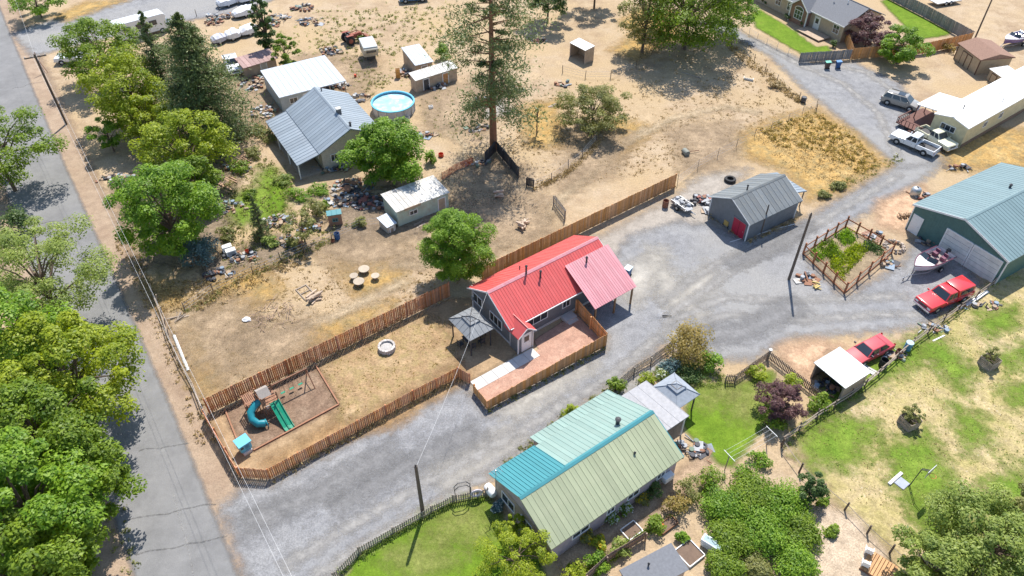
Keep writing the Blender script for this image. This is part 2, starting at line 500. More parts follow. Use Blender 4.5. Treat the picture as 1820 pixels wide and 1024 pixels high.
DRIVE = [(395, 905), (440, 862), (482, 860), (640, 772), (740, 716), (832, 684), (842, 700), (866, 734), (1078, 620), (1075, 596), (1030, 552), (1050, 540), (1085, 470), (1120, 420), (1200, 395), (1260, 400), (1335, 432),
         (1425, 395), (1500, 350), (1600, 290), (1690, 280), (1640, 320), (1570, 360), (1500, 400), (1430, 460), (1500, 532), (1600, 470), (1625, 430), (1680, 440), (1760, 520), (1680, 570), (1560, 590), (1400, 600), (1340, 640), (1280, 640), (1180, 610), (1090, 680), (1000, 745), (880, 840), (800, 880), (640, 975), (580, 1040), (470, 1130), (440, 1030)]
patch('packed_yard', [(1035, 470), (1060, 425), (1130, 385), (1205, 345), (1245, 312), (1330, 300), (1300, 335), (1262, 385), (1335, 440), (1200, 470), (1090, 500)], 0, M_ground('packed_grey_earth', [(0.3, (0.29, 0.255, 0.22)), (0.7, (0.37, 0.33, 0.285))], scale=0.4, grain=9, gamt=0.35, soft=0.9, amp=0.8), 0.5)
patch('gravel_driveway', DRIVE, 0.012, GRAVEL, 0.5)
patch('gravel_lane', [(1318, 58), (1380, 88), (1440, 112), (1520, 112), (1600, 150), (1640, 215), (1690, 262), (1700, 285), (1600, 300), (1540, 250), (1470, 190), (1420, 150), (1370, 100), (1300, 66), (1230, 40), (1290, 36)], 0.016, GRAVEL, 0.6)
for q in ([(880, 730), (1040, 640), (1060, 650), (930, 740)], [(1120, 470), (1180, 440), (1190, 480), (1130, 540), (1100, 520)], [(1195, 520), (1260, 470), (1270, 520), (1200, 550)], [(760, 840), (900, 760), (930, 780), (800, 870)], [(1150, 440), (1200, 500), (1260, 560), (1240, 580), (1180, 540)], [(990, 760), (1120, 670), (1140, 690), (1010, 775)]):
    patch('worn_track', q, 0.020, PALE, 0.6)
RUT = M_ground('wheel_track', [(0.3, (0.275, 0.265, 0.255)), (0.7, (0.34, 0.325, 0.305))], scale=0.7, grain=9, gamt=0.25, soft=0.5, amp=0.55)
DAMP = M_ground('dark_gravel', [(0.3, (0.19, 0.187, 0.187)), (0.7, (0.235, 0.23, 0.228))], scale=0.7, grain=9, gamt=0.3, soft=1.0, amp=0.8)
for q, w_ in (([(500, 1010), (640, 925), (800, 835), (960, 745), (1080, 672), (1170, 600), (1230, 560)], 0.7), ([(560, 1024), (680, 950), (830, 868), (980, 775), (1100, 700), (1180, 640)], 0.7), ([(1180, 600), (1290, 560), (1420, 570), (1560, 560), (1640, 560)], 0.7), ([(1180, 575), (1290, 530), (1400, 535), (1540, 530), (1610, 525)], 0.7), ([(1190, 560), (1290, 490), (1400, 430), (1500, 370), (1600, 310)], 0.7), ([(1170, 540), (1270, 470), (1380, 415)], 0.6), ([(1600, 290), (1560, 200), (1500, 150), (1420, 115), (1340, 72)], 0.8), ([(1630, 270), (1600, 170), (1540, 130), (1460, 110)], 0.8)):
    patch('wheel_track', strip(q, w_), 0, RUT, 0.35, px=False)
for q, w_ in (([(600, 900), (720, 830), (850, 765)], 1.4), ([(1230, 600), (1320, 590), (1420, 540)], 2.0), ([(1300, 470), (1380, 440), (1440, 400)], 1.2), ([(440, 930), (560, 880), (700, 800)], 1.6)):
    patch('dark_gravel', strip(q, w_), 0, DAMP, 0.4, px=False)
patch('dirt_apron', [(1560, 360), (1640, 330), (1650, 380), (1600, 410), (1560, 400)], 0.020, CHIPS, 0.6)
patch('wood_chip_apron', [(1385, 618), (1440, 605), (1490, 615), (1450, 650), (1440, 680), (1395, 640)], 0.020, CHIPS, 0.5)
patch('front_yard', [(372, 745), (425, 846), (480, 850), (640, 764), (736, 710), (815, 672), (836, 681), (930, 622), (900, 590), (840, 530), (800, 532)], 0.024, YARD, 0.5)
patch('brown_earth', [(700, 760), (640, 770), (500, 830), (470, 825), (600, 745), (740, 690), (815, 640), (830, 670)], 0.028, M_ground('worn_brown_earth', [(0.3, (0.27, 0.165, 0.08)), (0.7, (0.38, 0.25, 0.13))], scale=0.5, soft=0.8, amp=0.6), 0.5)
patch('dead_lawn', [(565, 660), (610, 625), (700, 580), (760, 560), (800, 590), (810, 640), (740, 690), (610, 755), (590, 720)], 0.028, STRAW, 0.5)
patch('bark_play_area', [(400, 730), (561, 652), (603, 720), (451, 801), (430, 797)], 0.028, BARKDUST, 0.4)
patch('red_gravel_patio', [(848, 692), (905, 650), (958, 622), (948, 606), (1022, 558), (1076, 612), (866, 727)], 0.032, REDGRAVEL, 0.3)
patch('lawn', [(610, 1030), (640, 985), (700, 948), (760, 915), (800, 893), (860, 880), (900, 930), (960, 1000), (980, 1060), (700, 1100), (560, 1080)], 0.020, LAWN, 0.4)
patch('lawn', [(1228, 690), (1290, 680), (1300, 690), (1370, 660), (1385, 700), (1350, 770), (1300, 830), (1278, 826), (1220, 770), (1215, 745)], 0.020, LAWN, 0.4)
patch('lawn', [(1335, 26), (1350, 18), (1400, 48), (1450, 84), (1470, 82), (1478, 92), (1424, 96), (1345, 50)], 0.020, LAWN, 0.5)
patch('lawn', [(1565, 2), (1580, 0), (1690, 58), (1680, 64), (1630, 70)], 0.020, LAWN, 0.5)
for q in ([(770, 925), (830, 905), (880, 935), (820, 960)], [(700, 990), (760, 960), (800, 990), (740, 1020)], [(1300, 700), (1360, 680), (1365, 730), (1310, 740)], [(1240, 700), (1290, 685), (1290, 705), (1250, 715)]):
    patch('worn_lawn', q, 0, M_ground('worn_lawn', [(0.3, (0.18, 0.22, 0.045)), (0.7, (0.27, 0.27, 0.09))], scale=0.6, soft=1.6, amp=1.2), 0.4)
patch('thin_lawn', [(390, 350), (455, 335), (465, 300), (490, 300), (510, 350), (500, 385), (440, 400), (385, 390)], 0.020, SPARSE, 0.5)
patch('thin_lawn', [(480, 330), (505, 335), (505, 375), (480, 385)], 0.024, LAWN, 0.4)
patch('dark_litter', [(590, 380), (700, 330), (790, 350), (820, 380), (740, 420), (690, 430), (600, 440)], 0.012, DARKSOIL, 0.5)
patch('dark_litter', [(200, 330), (330, 280), (420, 300), (400, 420), (330, 480), (260, 470)], 0.012, DARKSOIL, 0.5)
patch('dark_litter', [(360, 460), (500, 420), (560, 440), (460, 490), (370, 520)], 0.016, DARKSOIL, 0.5)
patch('dry_field', [(1315, 240), (1385, 212), (1450, 195), (1520, 240), (1572, 290), (1490, 340), (1440, 356), (1418, 330), (1395, 302), (1325, 278)], 0.012, GOLD, 0.6)
for q in ([(1090, 90), (1180, 20), (1210, 60), (1130, 110)], [(1100, 40), (1150, 10), (1200, 20), (1150, 70)], [(100, 30), (150, 5), (230, 0), (180, 15), (120, 38)], [(340, 580), (400, 540), (430, 590), (380, 700), (350, 680)],
          [(600, 470), (700, 440), (720, 500), (640, 530)], [(380, 500), (460, 480), (500, 520), (420, 560)], [(1020, 260), (1100, 210), (1160, 230), (1080, 290)], [(500, 590), (620, 560), (700, 540), (600, 600), (520, 640)], [(260, 500), (320, 510), (330, 545), (290, 545)], [(1660, 240), (1830, 230), (1830, 300), (1690, 300)], [(930, 190), (990, 180), (1000, 260), (940, 260)]):
    patch('straw_patch', q, 0.008, GOLD, 0.7)
PATH = M_ground('trodden_path', [(0.3, (0.4, 0.31, 0.2)), (0.7, (0.47, 0.37, 0.25))], scale=0.5, soft=0.7, amp=0.6)
for q, w_ in (([(960, 400), (1000, 350), (1060, 300), (1110, 250), (1150, 230)], 1.0), ([(700, 470), (800, 470), (900, 430), (960, 395)], .9), ([(400, 620), (480, 600), (600, 560), (720, 500)], .8), ([(760, 200), (800, 240), (830, 260), (800, 330), (860, 370)], .8), ([(1100, 260), (1200, 210), (1290, 190), (1350, 200)], .8), ([(560, 350), (620, 330), (680, 345)], 1.0)):
    patch('trodden_path', strip(q, w_), 0, PATH, 0.4, px=False)
BROWN = M_ground('grey_brown_earth', [(0.3, (0.26, 0.19, 0.125)), (0.7, (0.37, 0.275, 0.18))], scale=0.4, soft=2.2, amp=1.6)
for q in ([(330, 560), (430, 530), (450, 600), (400, 680), (350, 640)], [(420, 600), (540, 570), (560, 620), (470, 660)], [(560, 440), (700, 420), (740, 460), (640, 480)], [(830, 360), (960, 350), (980, 420), (880, 440)], [(860, 290), (930, 300), (900, 350), (820, 350)], [(1020, 240), (1110, 240), (1090, 300), (1010, 330)], [(1200, 230), (1300, 220), (1290, 290), (1220, 300)], [(540, 100), (660, 110), (640, 170), (560, 140)], [(760, 160), (850, 150), (860, 230), (770, 230)], [(420, 140), (470, 130), (480, 220), (430, 210)]):
    patch('bare_earth', q, 0.01, BROWN, 0.7)
patch('pasture', [(1400, 800), (1500, 715), (1620, 612), (1750, 505), (1850, 430), (2000, 600), (2100, 1100), (1560, 1040), (1590, 980), (1510, 930), (1440, 830)], 0.012, PASTURE, 0.7)
for q in ([(1480, 660), (1640, 600), (1660, 640), (1560, 680), (1500, 720), (1450, 760)], [(1630, 620), (1670, 600), (1730, 660), (1710, 700)], [(1690, 720), (1740, 740), (1760, 790), (1720, 800)], [(1570, 800), (1650, 770), (1700, 870), (1640, 930), (1600, 880)], [(1420, 770), (1500, 740), (1560, 760), (1520, 830), (1440, 830)], [(1730, 560), (1800, 545), (1810, 580), (1750, 600)], [(1760, 640), (1830, 610), (1830, 640), (1790, 660)], [(1780, 690), (1830, 680), (1840, 720), (1800, 720)], [(1750, 860), (1830, 830), (1850, 930), (1780, 960)], [(1620, 900), (1700, 880), (1720, 940), (1650, 960)]):
    patch('thin_green_grass', q, 0.020, SPARSE, 0.6)
patch('sandy_path', [(1380, 1040), (1400, 980), (1470, 900), (1520, 920), (1570, 980), (1560, 1060), (1380, 1080)], 0.024, M_ground('pale_sand', [(0.3, (0.4, 0.31, 0.22)), (0.7, (0.5, 0.4, 0.3))], scale=0.5, soft=0.6, amp=0.5), 0.5)
patch('garden_path', [(985, 990), (1030, 960), (1130, 890), (1230, 820), (1260, 800), (1255, 850), (1120, 940), (1060, 990), (1000, 1020)], 0.016, M_ground('garden_earth', [(0.3, (0.3, 0.21, 0.14)), (0.7, (0.42, 0.31, 0.21))], scale=0.6, soft=0.5, amp=0.4), 0.5)
patch('garden_soil', [(1430, 452), (1502, 410), (1582, 448), (1500, 520)], 0.024, M_ground('garden_soil', [(0.3, (0.2, 0.15, 0.1)), (0.7, (0.32, 0.25, 0.16))], scale=0.8, soft=0.2, amp=0.2), 0.4)
patch('puddle_stain', [(865, 180), (890, 178), (900, 200), (870, 210)], 0.012, PALE, 0.5)

# ---------------------------------------------------------------- buildings
def place(o, origin, u, v):                 # local x along u, local y along v
    u, v = Vector(u).normalized(), Vector(v).normalized()
    w = u.cross(v)
    o.matrix_local = Matrix(((u.x, v.x, w.x, origin[0]), (u.y, v.y, w.y, origin[1]), (u.z, v.z, w.z, origin[2]), (0, 0, 0, 1)))
def panels(parent, e0, u, v, L, Sl, w, mat, rib=0.024, lift=0.012):
    """metal roofing sheets side by side: each is one sheet with a raised seam; lift clears the deck"""
    n = max(1, round(L / w)); w = L / n
    mb = MB()
    mb.add([(0.0, 0, 0), (w * 0.985, 0, 0), (w * 0.985, Sl, 0), (0.0, Sl, 0)], [(0, 1, 2, 3)])
    mb.add([(0.0, 0, 0), (0.0, 0, rib), (0.035, 0, rib), (0.055, 0, 0), (0.0, Sl, 0), (0.0, Sl, rib), (0.035, Sl, rib), (0.055, Sl, 0)], [(0, 1, 5, 4), (1, 2, 6, 5), (2, 3, 7, 6), (0, 3, 2, 1), (4, 5, 6, 7)])
    first = None
    u, v = Vector(u).normalized(), Vector(v).normalized()
    nn = u.cross(v)
    for i in range(n):
        if first is None: o = first = mb.build('roof_panel', mat, parent)
        else: o = link('roof_panel', first.data, parent)
        place(o, Vector(e0) + u * (w * i) + nn * lift, u, v)
def shed_roof(t, a, b, c, d, th, mat, deckmat=None, w=0.45, ribbed=True, name='roof', rib=0.035):
    """single slope: a,b are the eave ends, c,d the upper ends (a-b-c-d counter-clockwise from above)"""
    o = MB().slab(a, b, c, d, th).build(name, deckmat or mat, t)
    if ribbed:
        a, b, d = Vector(a), Vector(b), Vector(d)
        panels(o, a, b - a, d - a, (b - a).length, (d - a).length, w, mat, rib)
    return o
def gable_roof(t, L, Wd, he, hr, mat, deckmat=None, th=0.12, w=0.45, ribbed=True, cap=None, x0=None, back=None):
    x0 = -L / 2 if x0 is None else x0
    x1 = x0 + L
    mb = MB()
    prof = [(-Wd / 2, he), (0, hr), (Wd / 2, he), (Wd / 2, he - th), (0, hr - th), (-Wd / 2, he - th)]
    mb.add([(x0, p[0], p[1]) for p in prof] + [(x1, p[0], p[1]) for p in prof],
           [(0, 1, 4, 5), (1, 2, 3, 4), (6, 11, 10, 7), (7, 10, 9, 8), (0, 6, 7, 1), (1, 7, 8, 2), (2, 8, 9, 3), (3, 9, 10, 4), (4, 10, 11, 5), (5, 11, 6, 0)])
    o = mb.build('roof', deckmat or mat, t)
    sl = math.hypot(Wd / 2, hr - he)
    if ribbed:
        panels(o, (x0, -Wd / 2, he), (1, 0, 0), (0, Wd / 2, hr - he), L, sl, w, mat)
        panels(o, (x1, Wd / 2, he), (-1, 0, 0), (0, -Wd / 2, hr - he), L, sl, w, back or mat)
    s_ = (hr - he) / (Wd / 2)
    k = 0.2
    MB().yz([(-k, hr - k * s_ + 0.055), (0, hr + 0.06), (k, hr - k * s_ + 0.055), (k, hr - k * s_ + 0.035), (0, hr + 0.04), (-k, hr - k * s_ + 0.035)], x0 - 0.01, x1 + 0.01).build('ridge_cap', cap or mat, o)
    return o
def gable_walls(t, L, Wd, he, hr, oh_e, oh_s, mat, th=0.12, x0=None):
    """solid wall volume under a gable roof whose edges overhang by oh_e (ends) and oh_s (sides)"""
    x0 = -L / 2 if x0 is None else x0
    hw = Wd / 2 - oh_s
    sl = (hr - he) / (Wd / 2)
    zz = he + oh_s * sl - th - 0.01
    return MB().yz([(-hw, 0), (hw, 0), (hw, zz), (0, hr - th - 0.01), (-hw, zz)], x0 + oh_e, x0 + L - oh_e).build('wall', mat, t)
def fascia(t, L, Wd, he, hr, mat, x0=None, wd=0.16):
    """barge boards on both gable ends and gutter boards on both eaves"""
    x0 = -L / 2 if x0 is None else x0
    for x, s in ((x0, -1), (x0 + L, 1)):
        for y in (-1, 1):
            a = (x, y * Wd / 2, he + 0.02); b = (x, 0, hr + 0.02)
            pr = [(a[1], a[2]), (b[1], b[2]), (b[1], b[2] - wd), (a[1], a[2] - wd)]
            MB().yz(pr, x + s * 0.003, x + s * 0.04).build('barge_board', mat, t)
def window(t, x, y, z, w, h, face, cols=2, rows=1, frame=None, name='window', pane=None, fw=0.07):
    """framed window centred at (x,y,z) on a wall whose outward normal points along angle face"""
    mb = MB()
    for sx in (-1, 1): mb.box((sx * (w / 2 - fw / 2), -0.03, 0), (fw, 0.06, h))
    for sz in (-1, 1): mb.box((0, -0.031, sz * (h / 2 - fw / 2)), (w - 2 * fw, 0.058, fw))
    o = mb.build(name, frame or WHITE, t, loc=(x, y, z), rz=face + R(90))
    MB().box((0, -0.012, 0), (w - 2 * fw, 0.02, h - 2 * fw)).build('pane', pane or GLASS, o)
    if cols * rows > 1:
        mb = MB()
        for i in range(1, cols): mb.box((-w / 2 + w * i / cols, -0.034, 0), (0.05, 0.03, h - 2 * fw))
        for i in range(1, rows): mb.box((0, -0.032, -h / 2 + h * i / rows), (w - 2 * fw, 0.028, 0.04))
        mb.build('mullion', frame or WHITE, o)
    return o
def door(t, x, y, w, h, face, mat, z=0.0, panels_=True, frame=None, glass=False):
    o = MB().box((0, -0.02, h / 2), (w, 0.05, h)).build('door', mat, t, loc=(x, y, z), rz=face + R(90))
    mb = MB()
    for sx in (-1, 1): mb.box((sx * (w / 2 + 0.05), -0.03, h / 2 + 0.05), (0.1, 0.06, h + 0.1))
    mb.box((0, -0.031, h + 0.05), (w, 0.058, 0.1))
    mb.build('door_frame', frame or WHITE, o)
    if glass: MB().box((0, -0.048, h * 0.72), (w * 0.6, 0.01, h * 0.35)).build('pane', GLASS, o)
    elif panels_:
        mb = MB()
        for i in range(2):
            for j in range(2): mb.box((w * (i - 0.5) * 0.46, -0.05, h * (0.27 + 0.46 * j)), (w * 0.36, 0.014, h * 0.36))
        mb.build('door_leaf_panel', mat, o)
    MB().blob((w * 0.38, -0.07, h * 0.47), (0.04, 0.04, 0.04), 6, 5).build('handle', STEEL, o)
    return o
def corner_boards(t, xs, ys, h, mat=None, w=0.1):
    for x in xs:
        for y in ys:
            MB().box((x + (0.02 if x > 0 else -0.02), y + (0.02 if y > 0 else -0.02), h / 2), (w, w, h)).build('corner_board', mat or WHITE, t)
def pipe(t, x, y, z, h, r=0.09, mat=None, cap=True, name='vent_pipe'):
    mb = MB().lathe([(r, 0), (r, h)], (x, y, z), 10)
    if cap: mb.lathe([(r * 1.5, h), (r * 1.5, h + 0.05), (r * 0.4, h + 0.16)], (x, y, z), 10)
    return mb.build(name, mat or DARK, t, smooth=True)

GREYSIDE = M_siding('blue_grey_siding', (0.17, 0.185, 0.205), 0.17)
REDROOF = M('red_metal_roof', (0.58, 0.085, 0.078), 0.42, 0.0, var=0.1, scale=1.2, rand=0.08, spec=0.6, streak=(0.56, 0.13, 0.12))
PINKROOF = M('faded_red_metal_roof', (0.52, 0.2, 0.225), 0.36, 0.0, var=0.1, scale=0.8, rand=0.1, spec=0.7, streak=(0.6, 0.34, 0.36))
SHEDROOF = M('weathered_shake_roof', (0.15, 0.17, 0.185), 0.75, var=0.2, scale=1.6, rand=0.14, wear_glint=(0.27, 0.245, 0.2), wear_glint_amt=0.5, streak=(0.22, 0.22, 0.2))
SLATE = M('asphalt_shingle', (0.17, 0.175, 0.19), 0.9, var=0.2, scale=7, bump=0.6, bscale=9)
GREENROOF = M('pale_green_metal_roof', (0.32, 0.35, 0.225), 0.5, var=0.12, scale=0.6, rand=0.09, wear_glint=(0.38, 0.38, 0.26), wear_glint_amt=0.5, streak=(0.27, 0.31, 0.2))
SAGEROOF = M('sage_metal_roof', (0.23, 0.335, 0.3), 0.5, var=0.1, scale=0.6, rand=0.08, streak=(0.28, 0.35, 0.3))
TEALROOF = M('teal_metal_roof', (0.055, 0.235, 0.265), 0.5, var=0.08, scale=1, rand=0.05)
BLUEROOF = M('blue_grey_metal_roof', (0.225, 0.27, 0.315), 0.5, var=0.1, scale=0.5, rand=0.09, wear_glint=(0.33, 0.36, 0.39), wear_glint_amt=0.4, streak=(0.29, 0.32, 0.35))
PALEROOF = M('pale_corrugated_roof', (0.42, 0.47, 0.53), 0.5, var=0.1, scale=0.7, rand=0.08, wear_glint=(0.34, 0.37, 0.4), wear_glint_amt=0.5, streak=(0.5, 0.52, 0.53))
RUSTROOF = M('patched_tin_roof', (0.52, 0.51, 0.48), 0.6, var=0.2, scale=1.0, rand=0.2, wear_glint=(0.26, 0.19, 0.14), wear_glint_amt=0.8)
GARROOF = M('grey_green_metal_roof', (0.15, 0.225, 0.24), 0.5, var=0.08, scale=0.6, rand=0.06, streak=(0.19, 0.27, 0.285))
GARWALL = M_siding('dark_green_metal_siding', (0.07, 0.155, 0.145), 0.3, vertical=True)
LILAC = M_siding('lilac_siding', (0.42, 0.36, 0.4), 0.15)
TAUPE = M_siding('taupe_siding', (0.36, 0.29, 0.25), 0.15)
CREAM = M_siding('cream_siding', (0.6, 0.55, 0.36), 0.2)
TAN = M_siding('tan_siding', (0.42, 0.34, 0.24), 0.2)
MANUF = M_siding('beige_siding', (0.46, 0.38, 0.29), 0.2)
OLDWALL = M_siding('grimy_white_siding', (0.5, 0.47, 0.42), 0.2)
MINT = M('faded_mint_board', (0.42, 0.5, 0.42), 0.8, var=0.2, scale=1.5, wear_glint=(0.4, 0.33, 0.25), wear_glint_amt=0.7)
PLY = M('weathered_plywood', (0.42, 0.32, 0.23), 0.85, var=0.25, scale=1.5)
WHITEROOF = M('white_membrane_roof', (0.74, 0.74, 0.72), 0.55, var=0.05, scale=0.6)

LA = R(36.5)
# --- house with the red metal roof
HX, HY = 3.02, 52.05
t = thing('house', 'blue-grey house with bright red metal roof and small gabled entry', 'house', (HX, HY, 0), LA)
gable_walls(t, 12.94, 6.73, 2.6, 4.56, 0.35, 0.4, GREYSIDE)
gable_roof(t, 12.94, 6.73, 2.6, 4.56, REDROOF, w=0.3, cap=PINKROOF)
fascia(t, 12.94, 6.73, 2.6, 4.56, WHITE)
corner_boards(t, (-6.12, 6.12), (-2.965, 2.965), 2.55)
MB().box((0, 0, 0.14), (12.3, 5.99, 0.28)).build('foundation', CONC, t)
XW, YF = -6.12, -2.965
window(t, XW, 2.15, 1.75, 1.5, 1.15, R(180), 2)
window(t, XW, -0.75, 1.4, 1.9, 1.15, R(180), 3)
window(t, -3.15, YF, 1.65, 2.5, 1.1, R(-90), 3)
window(t, 0.3, YF, 1.6, 0.95, 0.95, R(-90), 2)
st = MB().box((0.3, YF - 0.5, 0.15), (1.3, 0.9, 0.3)).box((0.3, YF - 1.1, 0.07), (1.1, 0.4, 0.14)).build('step', CONC, t)
# entry: gable at right angles to the main roof
pr_w, py1, px0, pe, pp = 1.9, -4.55, -5.42, 2.3, 3.1
MB().xz([(px0 - 0.8, 0), (px0 + 0.8, 0), (px0 + 0.8, 2.25), (px0, 2.95), (px0 - 0.8, 2.25)], -4.25, -2.96).build('entry_wall', GREYSIDE, t)
er = MB()
er.add([(px0 - 1.0, py1, pe - .03), (px0, py1, pp), (px0 + 1.0, py1, pe - .03), (px0 - 1.0, -2.4, pe - .03), (px0, -1.55, pp), (px0 + 1.0, -2.4, pe - .03),
        (px0 - 1.0, py1, pe - .13), (px0, py1, pp - .1), (px0 + 1.0, py1, pe - .13), (px0 - 1.0, -2.4, pe - .13), (px0, -1.55, pp - .1), (px0 + 1.0, -2.4, pe - .13)],
       [(0, 1, 4, 3), (1, 2, 5, 4), (6, 9, 10, 7), (7, 10, 11, 8), (0, 6, 7, 1), (1, 7, 8, 2), (0, 3, 9, 6), (2, 8, 11, 5), (3, 4, 10, 9), (4, 5, 11, 10)])
er = er.build('entry_roof', REDROOF, t)
MB().tube([(px0, py1 - .02, pp + .02), (px0, -1.6, pp + .02)], 0.05, 6).build('ridge_cap', REDROOF, er)
for s in (-1, 1):
    a, b = (px0 + s * 1.0, pe), (px0, pp + .02)
    MB().xz([a, b, (b[0], b[1] - .14), (a[0], a[1] - .14)], py1 - .04, py1 - .004).build('barge_board', WHITE, t)
    MB().box((px0 + s * 0.81, -4.26, 1.12), (0.1, 0.1, 2.24)).build('corner_board', WHITE, t)
door(t, px0 + 0.1, -4.25, 0.9, 2.0, R(-90), WHITE, z=0.05, panels_=False, glass=True)
for x in (-6.3, 6.3):
    MB().tube([(x * .985, YF - .08, 2.5), (x * .985, YF - .08, .1)], .04, 5).build('downpipe', WHITE, t)
MB().box((0, -3.4, 2.52), (12.8, .1, .1)).build('gutter', WHITE, t)
mt_ = MB().box((XW - .08, 2.95, 1.4), (.14, .3, .45)).build('meter_box', STEEL, t)
MB().tube([(XW - .06, 2.95, 1.6), (XW - .06, 2.95, 3.0)], .03, 5).build('conduit', STEEL, mt_)
for x, y, h in ((-2.24, -0.11, 0.95), (-1.17, -0.86, 0.75), (3.74, -1.61, 0.85), (-1.77, 1.48, 0.3)):
    pipe(t, x, y, 4.56 - abs(y) * 0.5825 - 0.05, h + .05, 0.09 if h > .5 else 0.05)
# carport lean-to, same building
cr = [(1.4, -5.7, 2.3), (6.55, -5.7, 2.3), (7.0, -1.0, 4.16 - .02), (2.05, -1.0, 4.16 - .02)]
cr[2] = (6.95, -1.0, 3.98 + .14); cr[3] = (1.8, -1.0, 3.98 + .14)
shed_roof(t, *cr, 0.1, PINKROOF, w=0.26, name='carport_roof', rib=0.028)
for x, y, zt in ((1.75, -5.45, 2.25), (6.3, -5.45, 2.25), (4.15, -5.45, 2.25)):
    MB().box((x, y, zt / 2), (0.14, 0.14, zt)).build('carport_post', M('stained_post', (0.28, 0.16, 0.08), 0.7), t)
MB().box((4.0, -5.45, 2.15), (4.8, 0.08, 0.18)).build('carport_beam', M('stained_post', (0.28, 0.16, 0.08)), t)
# concrete walk, slab by slab
wk = thing('concrete_walk', 'pale concrete walk of square slabs leading to the entry door', 'path', G(892, 660), LA)
w0, w1 = G(842, 687), G(953, 626)
ln = (w1 - w0).length
dr = (w1 - w0).normalized()
for i in range(6):
    p = w0 + dr * (ln * (i + 0.5) / 6)
    q = MB().box((0, 0, 0.03), (ln / 6 - 0.03, 1.15, 0.1)).build('slab', CONC, wk)
    rel = Matrix.Rotation(-LA, 3, 'Z') @ Vector((p.x - wk.location.x, p.y - wk.location.y, 0))
    q.location = (rel.x, rel.y, 0.0); q.rotation_euler.z = math.atan2(dr.y, dr.x) - LA
# --- gazebos
def gazebo(label, c, w, d, rz, he, hp, mat, mat2, rib=True):
    t = thing('gazebo', label, 'gazebo', c, rz)
    for sx in (-1, 1):
        for sy in (-1, 1):
            MB().box((sx * (w / 2 - .25), sy * (d / 2 - .25), he / 2), (0.1, 0.1, he)).build('post', DARK, t)
    def tier(name, w, d, z0, z1, k, m):
        mb = MB().hexa([(-w / 2, -d / 2, z0 - .06), (w / 2, -d / 2, z0 - .06), (w / 2, d / 2, z0 - .06), (-w / 2, d / 2, z0 - .06)],
                       [(-w / 2, -d / 2, z0), (w / 2, -d / 2, z0), (w / 2, d / 2, z0), (-w / 2, d / 2, z0)])
        mb.hexa([(-w / 2, -d / 2, z0), (w / 2, -d / 2, z0), (w / 2, d / 2, z0), (-w / 2, d / 2, z0)], [(-w / 2 * k, -d / 2 * k, z1), (w / 2 * k, -d / 2 * k, z1), (w / 2 * k, d / 2 * k, z1), (-w / 2 * k, d / 2 * k, z1)])
        o = mb.build(name, m, t)
        hb = MB()
        for sx in (-1, 1):
            for sy in (-1, 1):
                hb.tube([(sx * w / 2, sy * d / 2, z0 + .02), (sx * w / 2 * k, sy * d / 2 * k, z1 + .02)], 0.035, 5)
        hb.build('hip', DARK if rib else m, o)
        if rib:
            for ax in (0, 1):
                for s in (-1, 1):
                    L = w if ax == 0 else d
                    n = int(L / 0.5)
                    for i in range(1, n):
                        q = -L / 2 + L * i / n
                        tt = min(1 - abs(q) / (L / 2), 1 - k) / (1 - k) if k < 1 else 1
                        D = d if ax == 0 else w
                        e = s * D / 2; f_ = s * D / 2 * (1 - (1 - k) * tt)
                        a = (q, e, z0 + .01) if ax == 0 else (e, q, z0 + .01)
                        b = (q, f_, z0 + .01 + (z1 - z0) * tt) if ax == 0 else (f_, q, z0 + .01 + (z1 - z0) * tt)
                        MB().tube([a, b], 0.022, 4).build('roof_rib', m, o)
        return o
    tier('roof', w, d, he, he + (hp - he) * 0.72, 0.3, mat)
    tier('vent_roof', w * 0.4, d * 0.4, he + (hp - he) * 0.8, hp + 0.1, 0.05, mat2)
    MB().box((0, 0, he + (hp - he) * 0.74), (w * 0.26, d * 0.26, 0.35)).build('vent_collar', DARK, t)
    return t
gc = [G(*p, 2.3) for p in ((798.4, 566), (841.5, 544.7), (876, 583), (832.7, 608))]
c = sum(gc, Vector()) / 4
GZ = M('charcoal_metal_roof', (0.22, 0.23, 0.24), 0.5, var=0.12)
gazebo('dark metal gazebo with two-tier roof beside the red-roofed house', (c.x, c.y, 0), (gc[1] - gc[0]).length, (gc[0] - gc[3]).length, LA, 2.3, 3.1, GZ, GZ)
tb = thing('patio_table', 'dark outdoor dining table under the metal gazebo', 'table', (c.x, c.y, 0), LA)
MB().box((0, 0, 0.72), (1.6, 0.9, 0.05)).build('tabletop', DARK, tb, bevel=0.01)
for sx in (-1, 1):
    for sy in (-1, 1): MB().box((sx * .7, sy * .38, .35), (.06, .06, .7)).build('leg', DARK, tb)
for k, (dx, dy, ra) in enumerate(((-.5, -.85, 90), (.5, -.85, 90), (-1.2, 0, 0), (1.2, 0, 180))):
    rel = Matrix.Rotation(LA, 3, 'Z') @ Vector((dx, dy, 0))
    ch = thing('patio_chair', ['dark patio chair under the gazebo, front side nearer the road', 'dark patio chair under the gazebo, front side nearer the entry', 'dark patio chair under the gazebo at the table end by the fire pit', 'dark patio chair under the gazebo at the table end by the house wall'][k], 'chair', (c.x + rel.x, c.y + rel.y, 0), LA + R(ra), 'patio chairs')
    MB().box((0, 0, .43), (.48, .48, .05)).build('seat', DARK, ch)
    MB().box((-.23, 0, .7), (.04, .46, .5), ry=-.12).build('backrest', DARK, ch)
    for sx in (-1, 1):
        for sy in (-1, 1): MB().box((sx * .2, sy * .2, .21), (.04, .04, .42)).build('leg', DARK, ch)
gc = [G(*p, 2.2) for p in ((1167, 690), (1195, 666), (1235, 700), (1205, 725))]
c2 = sum(gc, Vector()) / 4
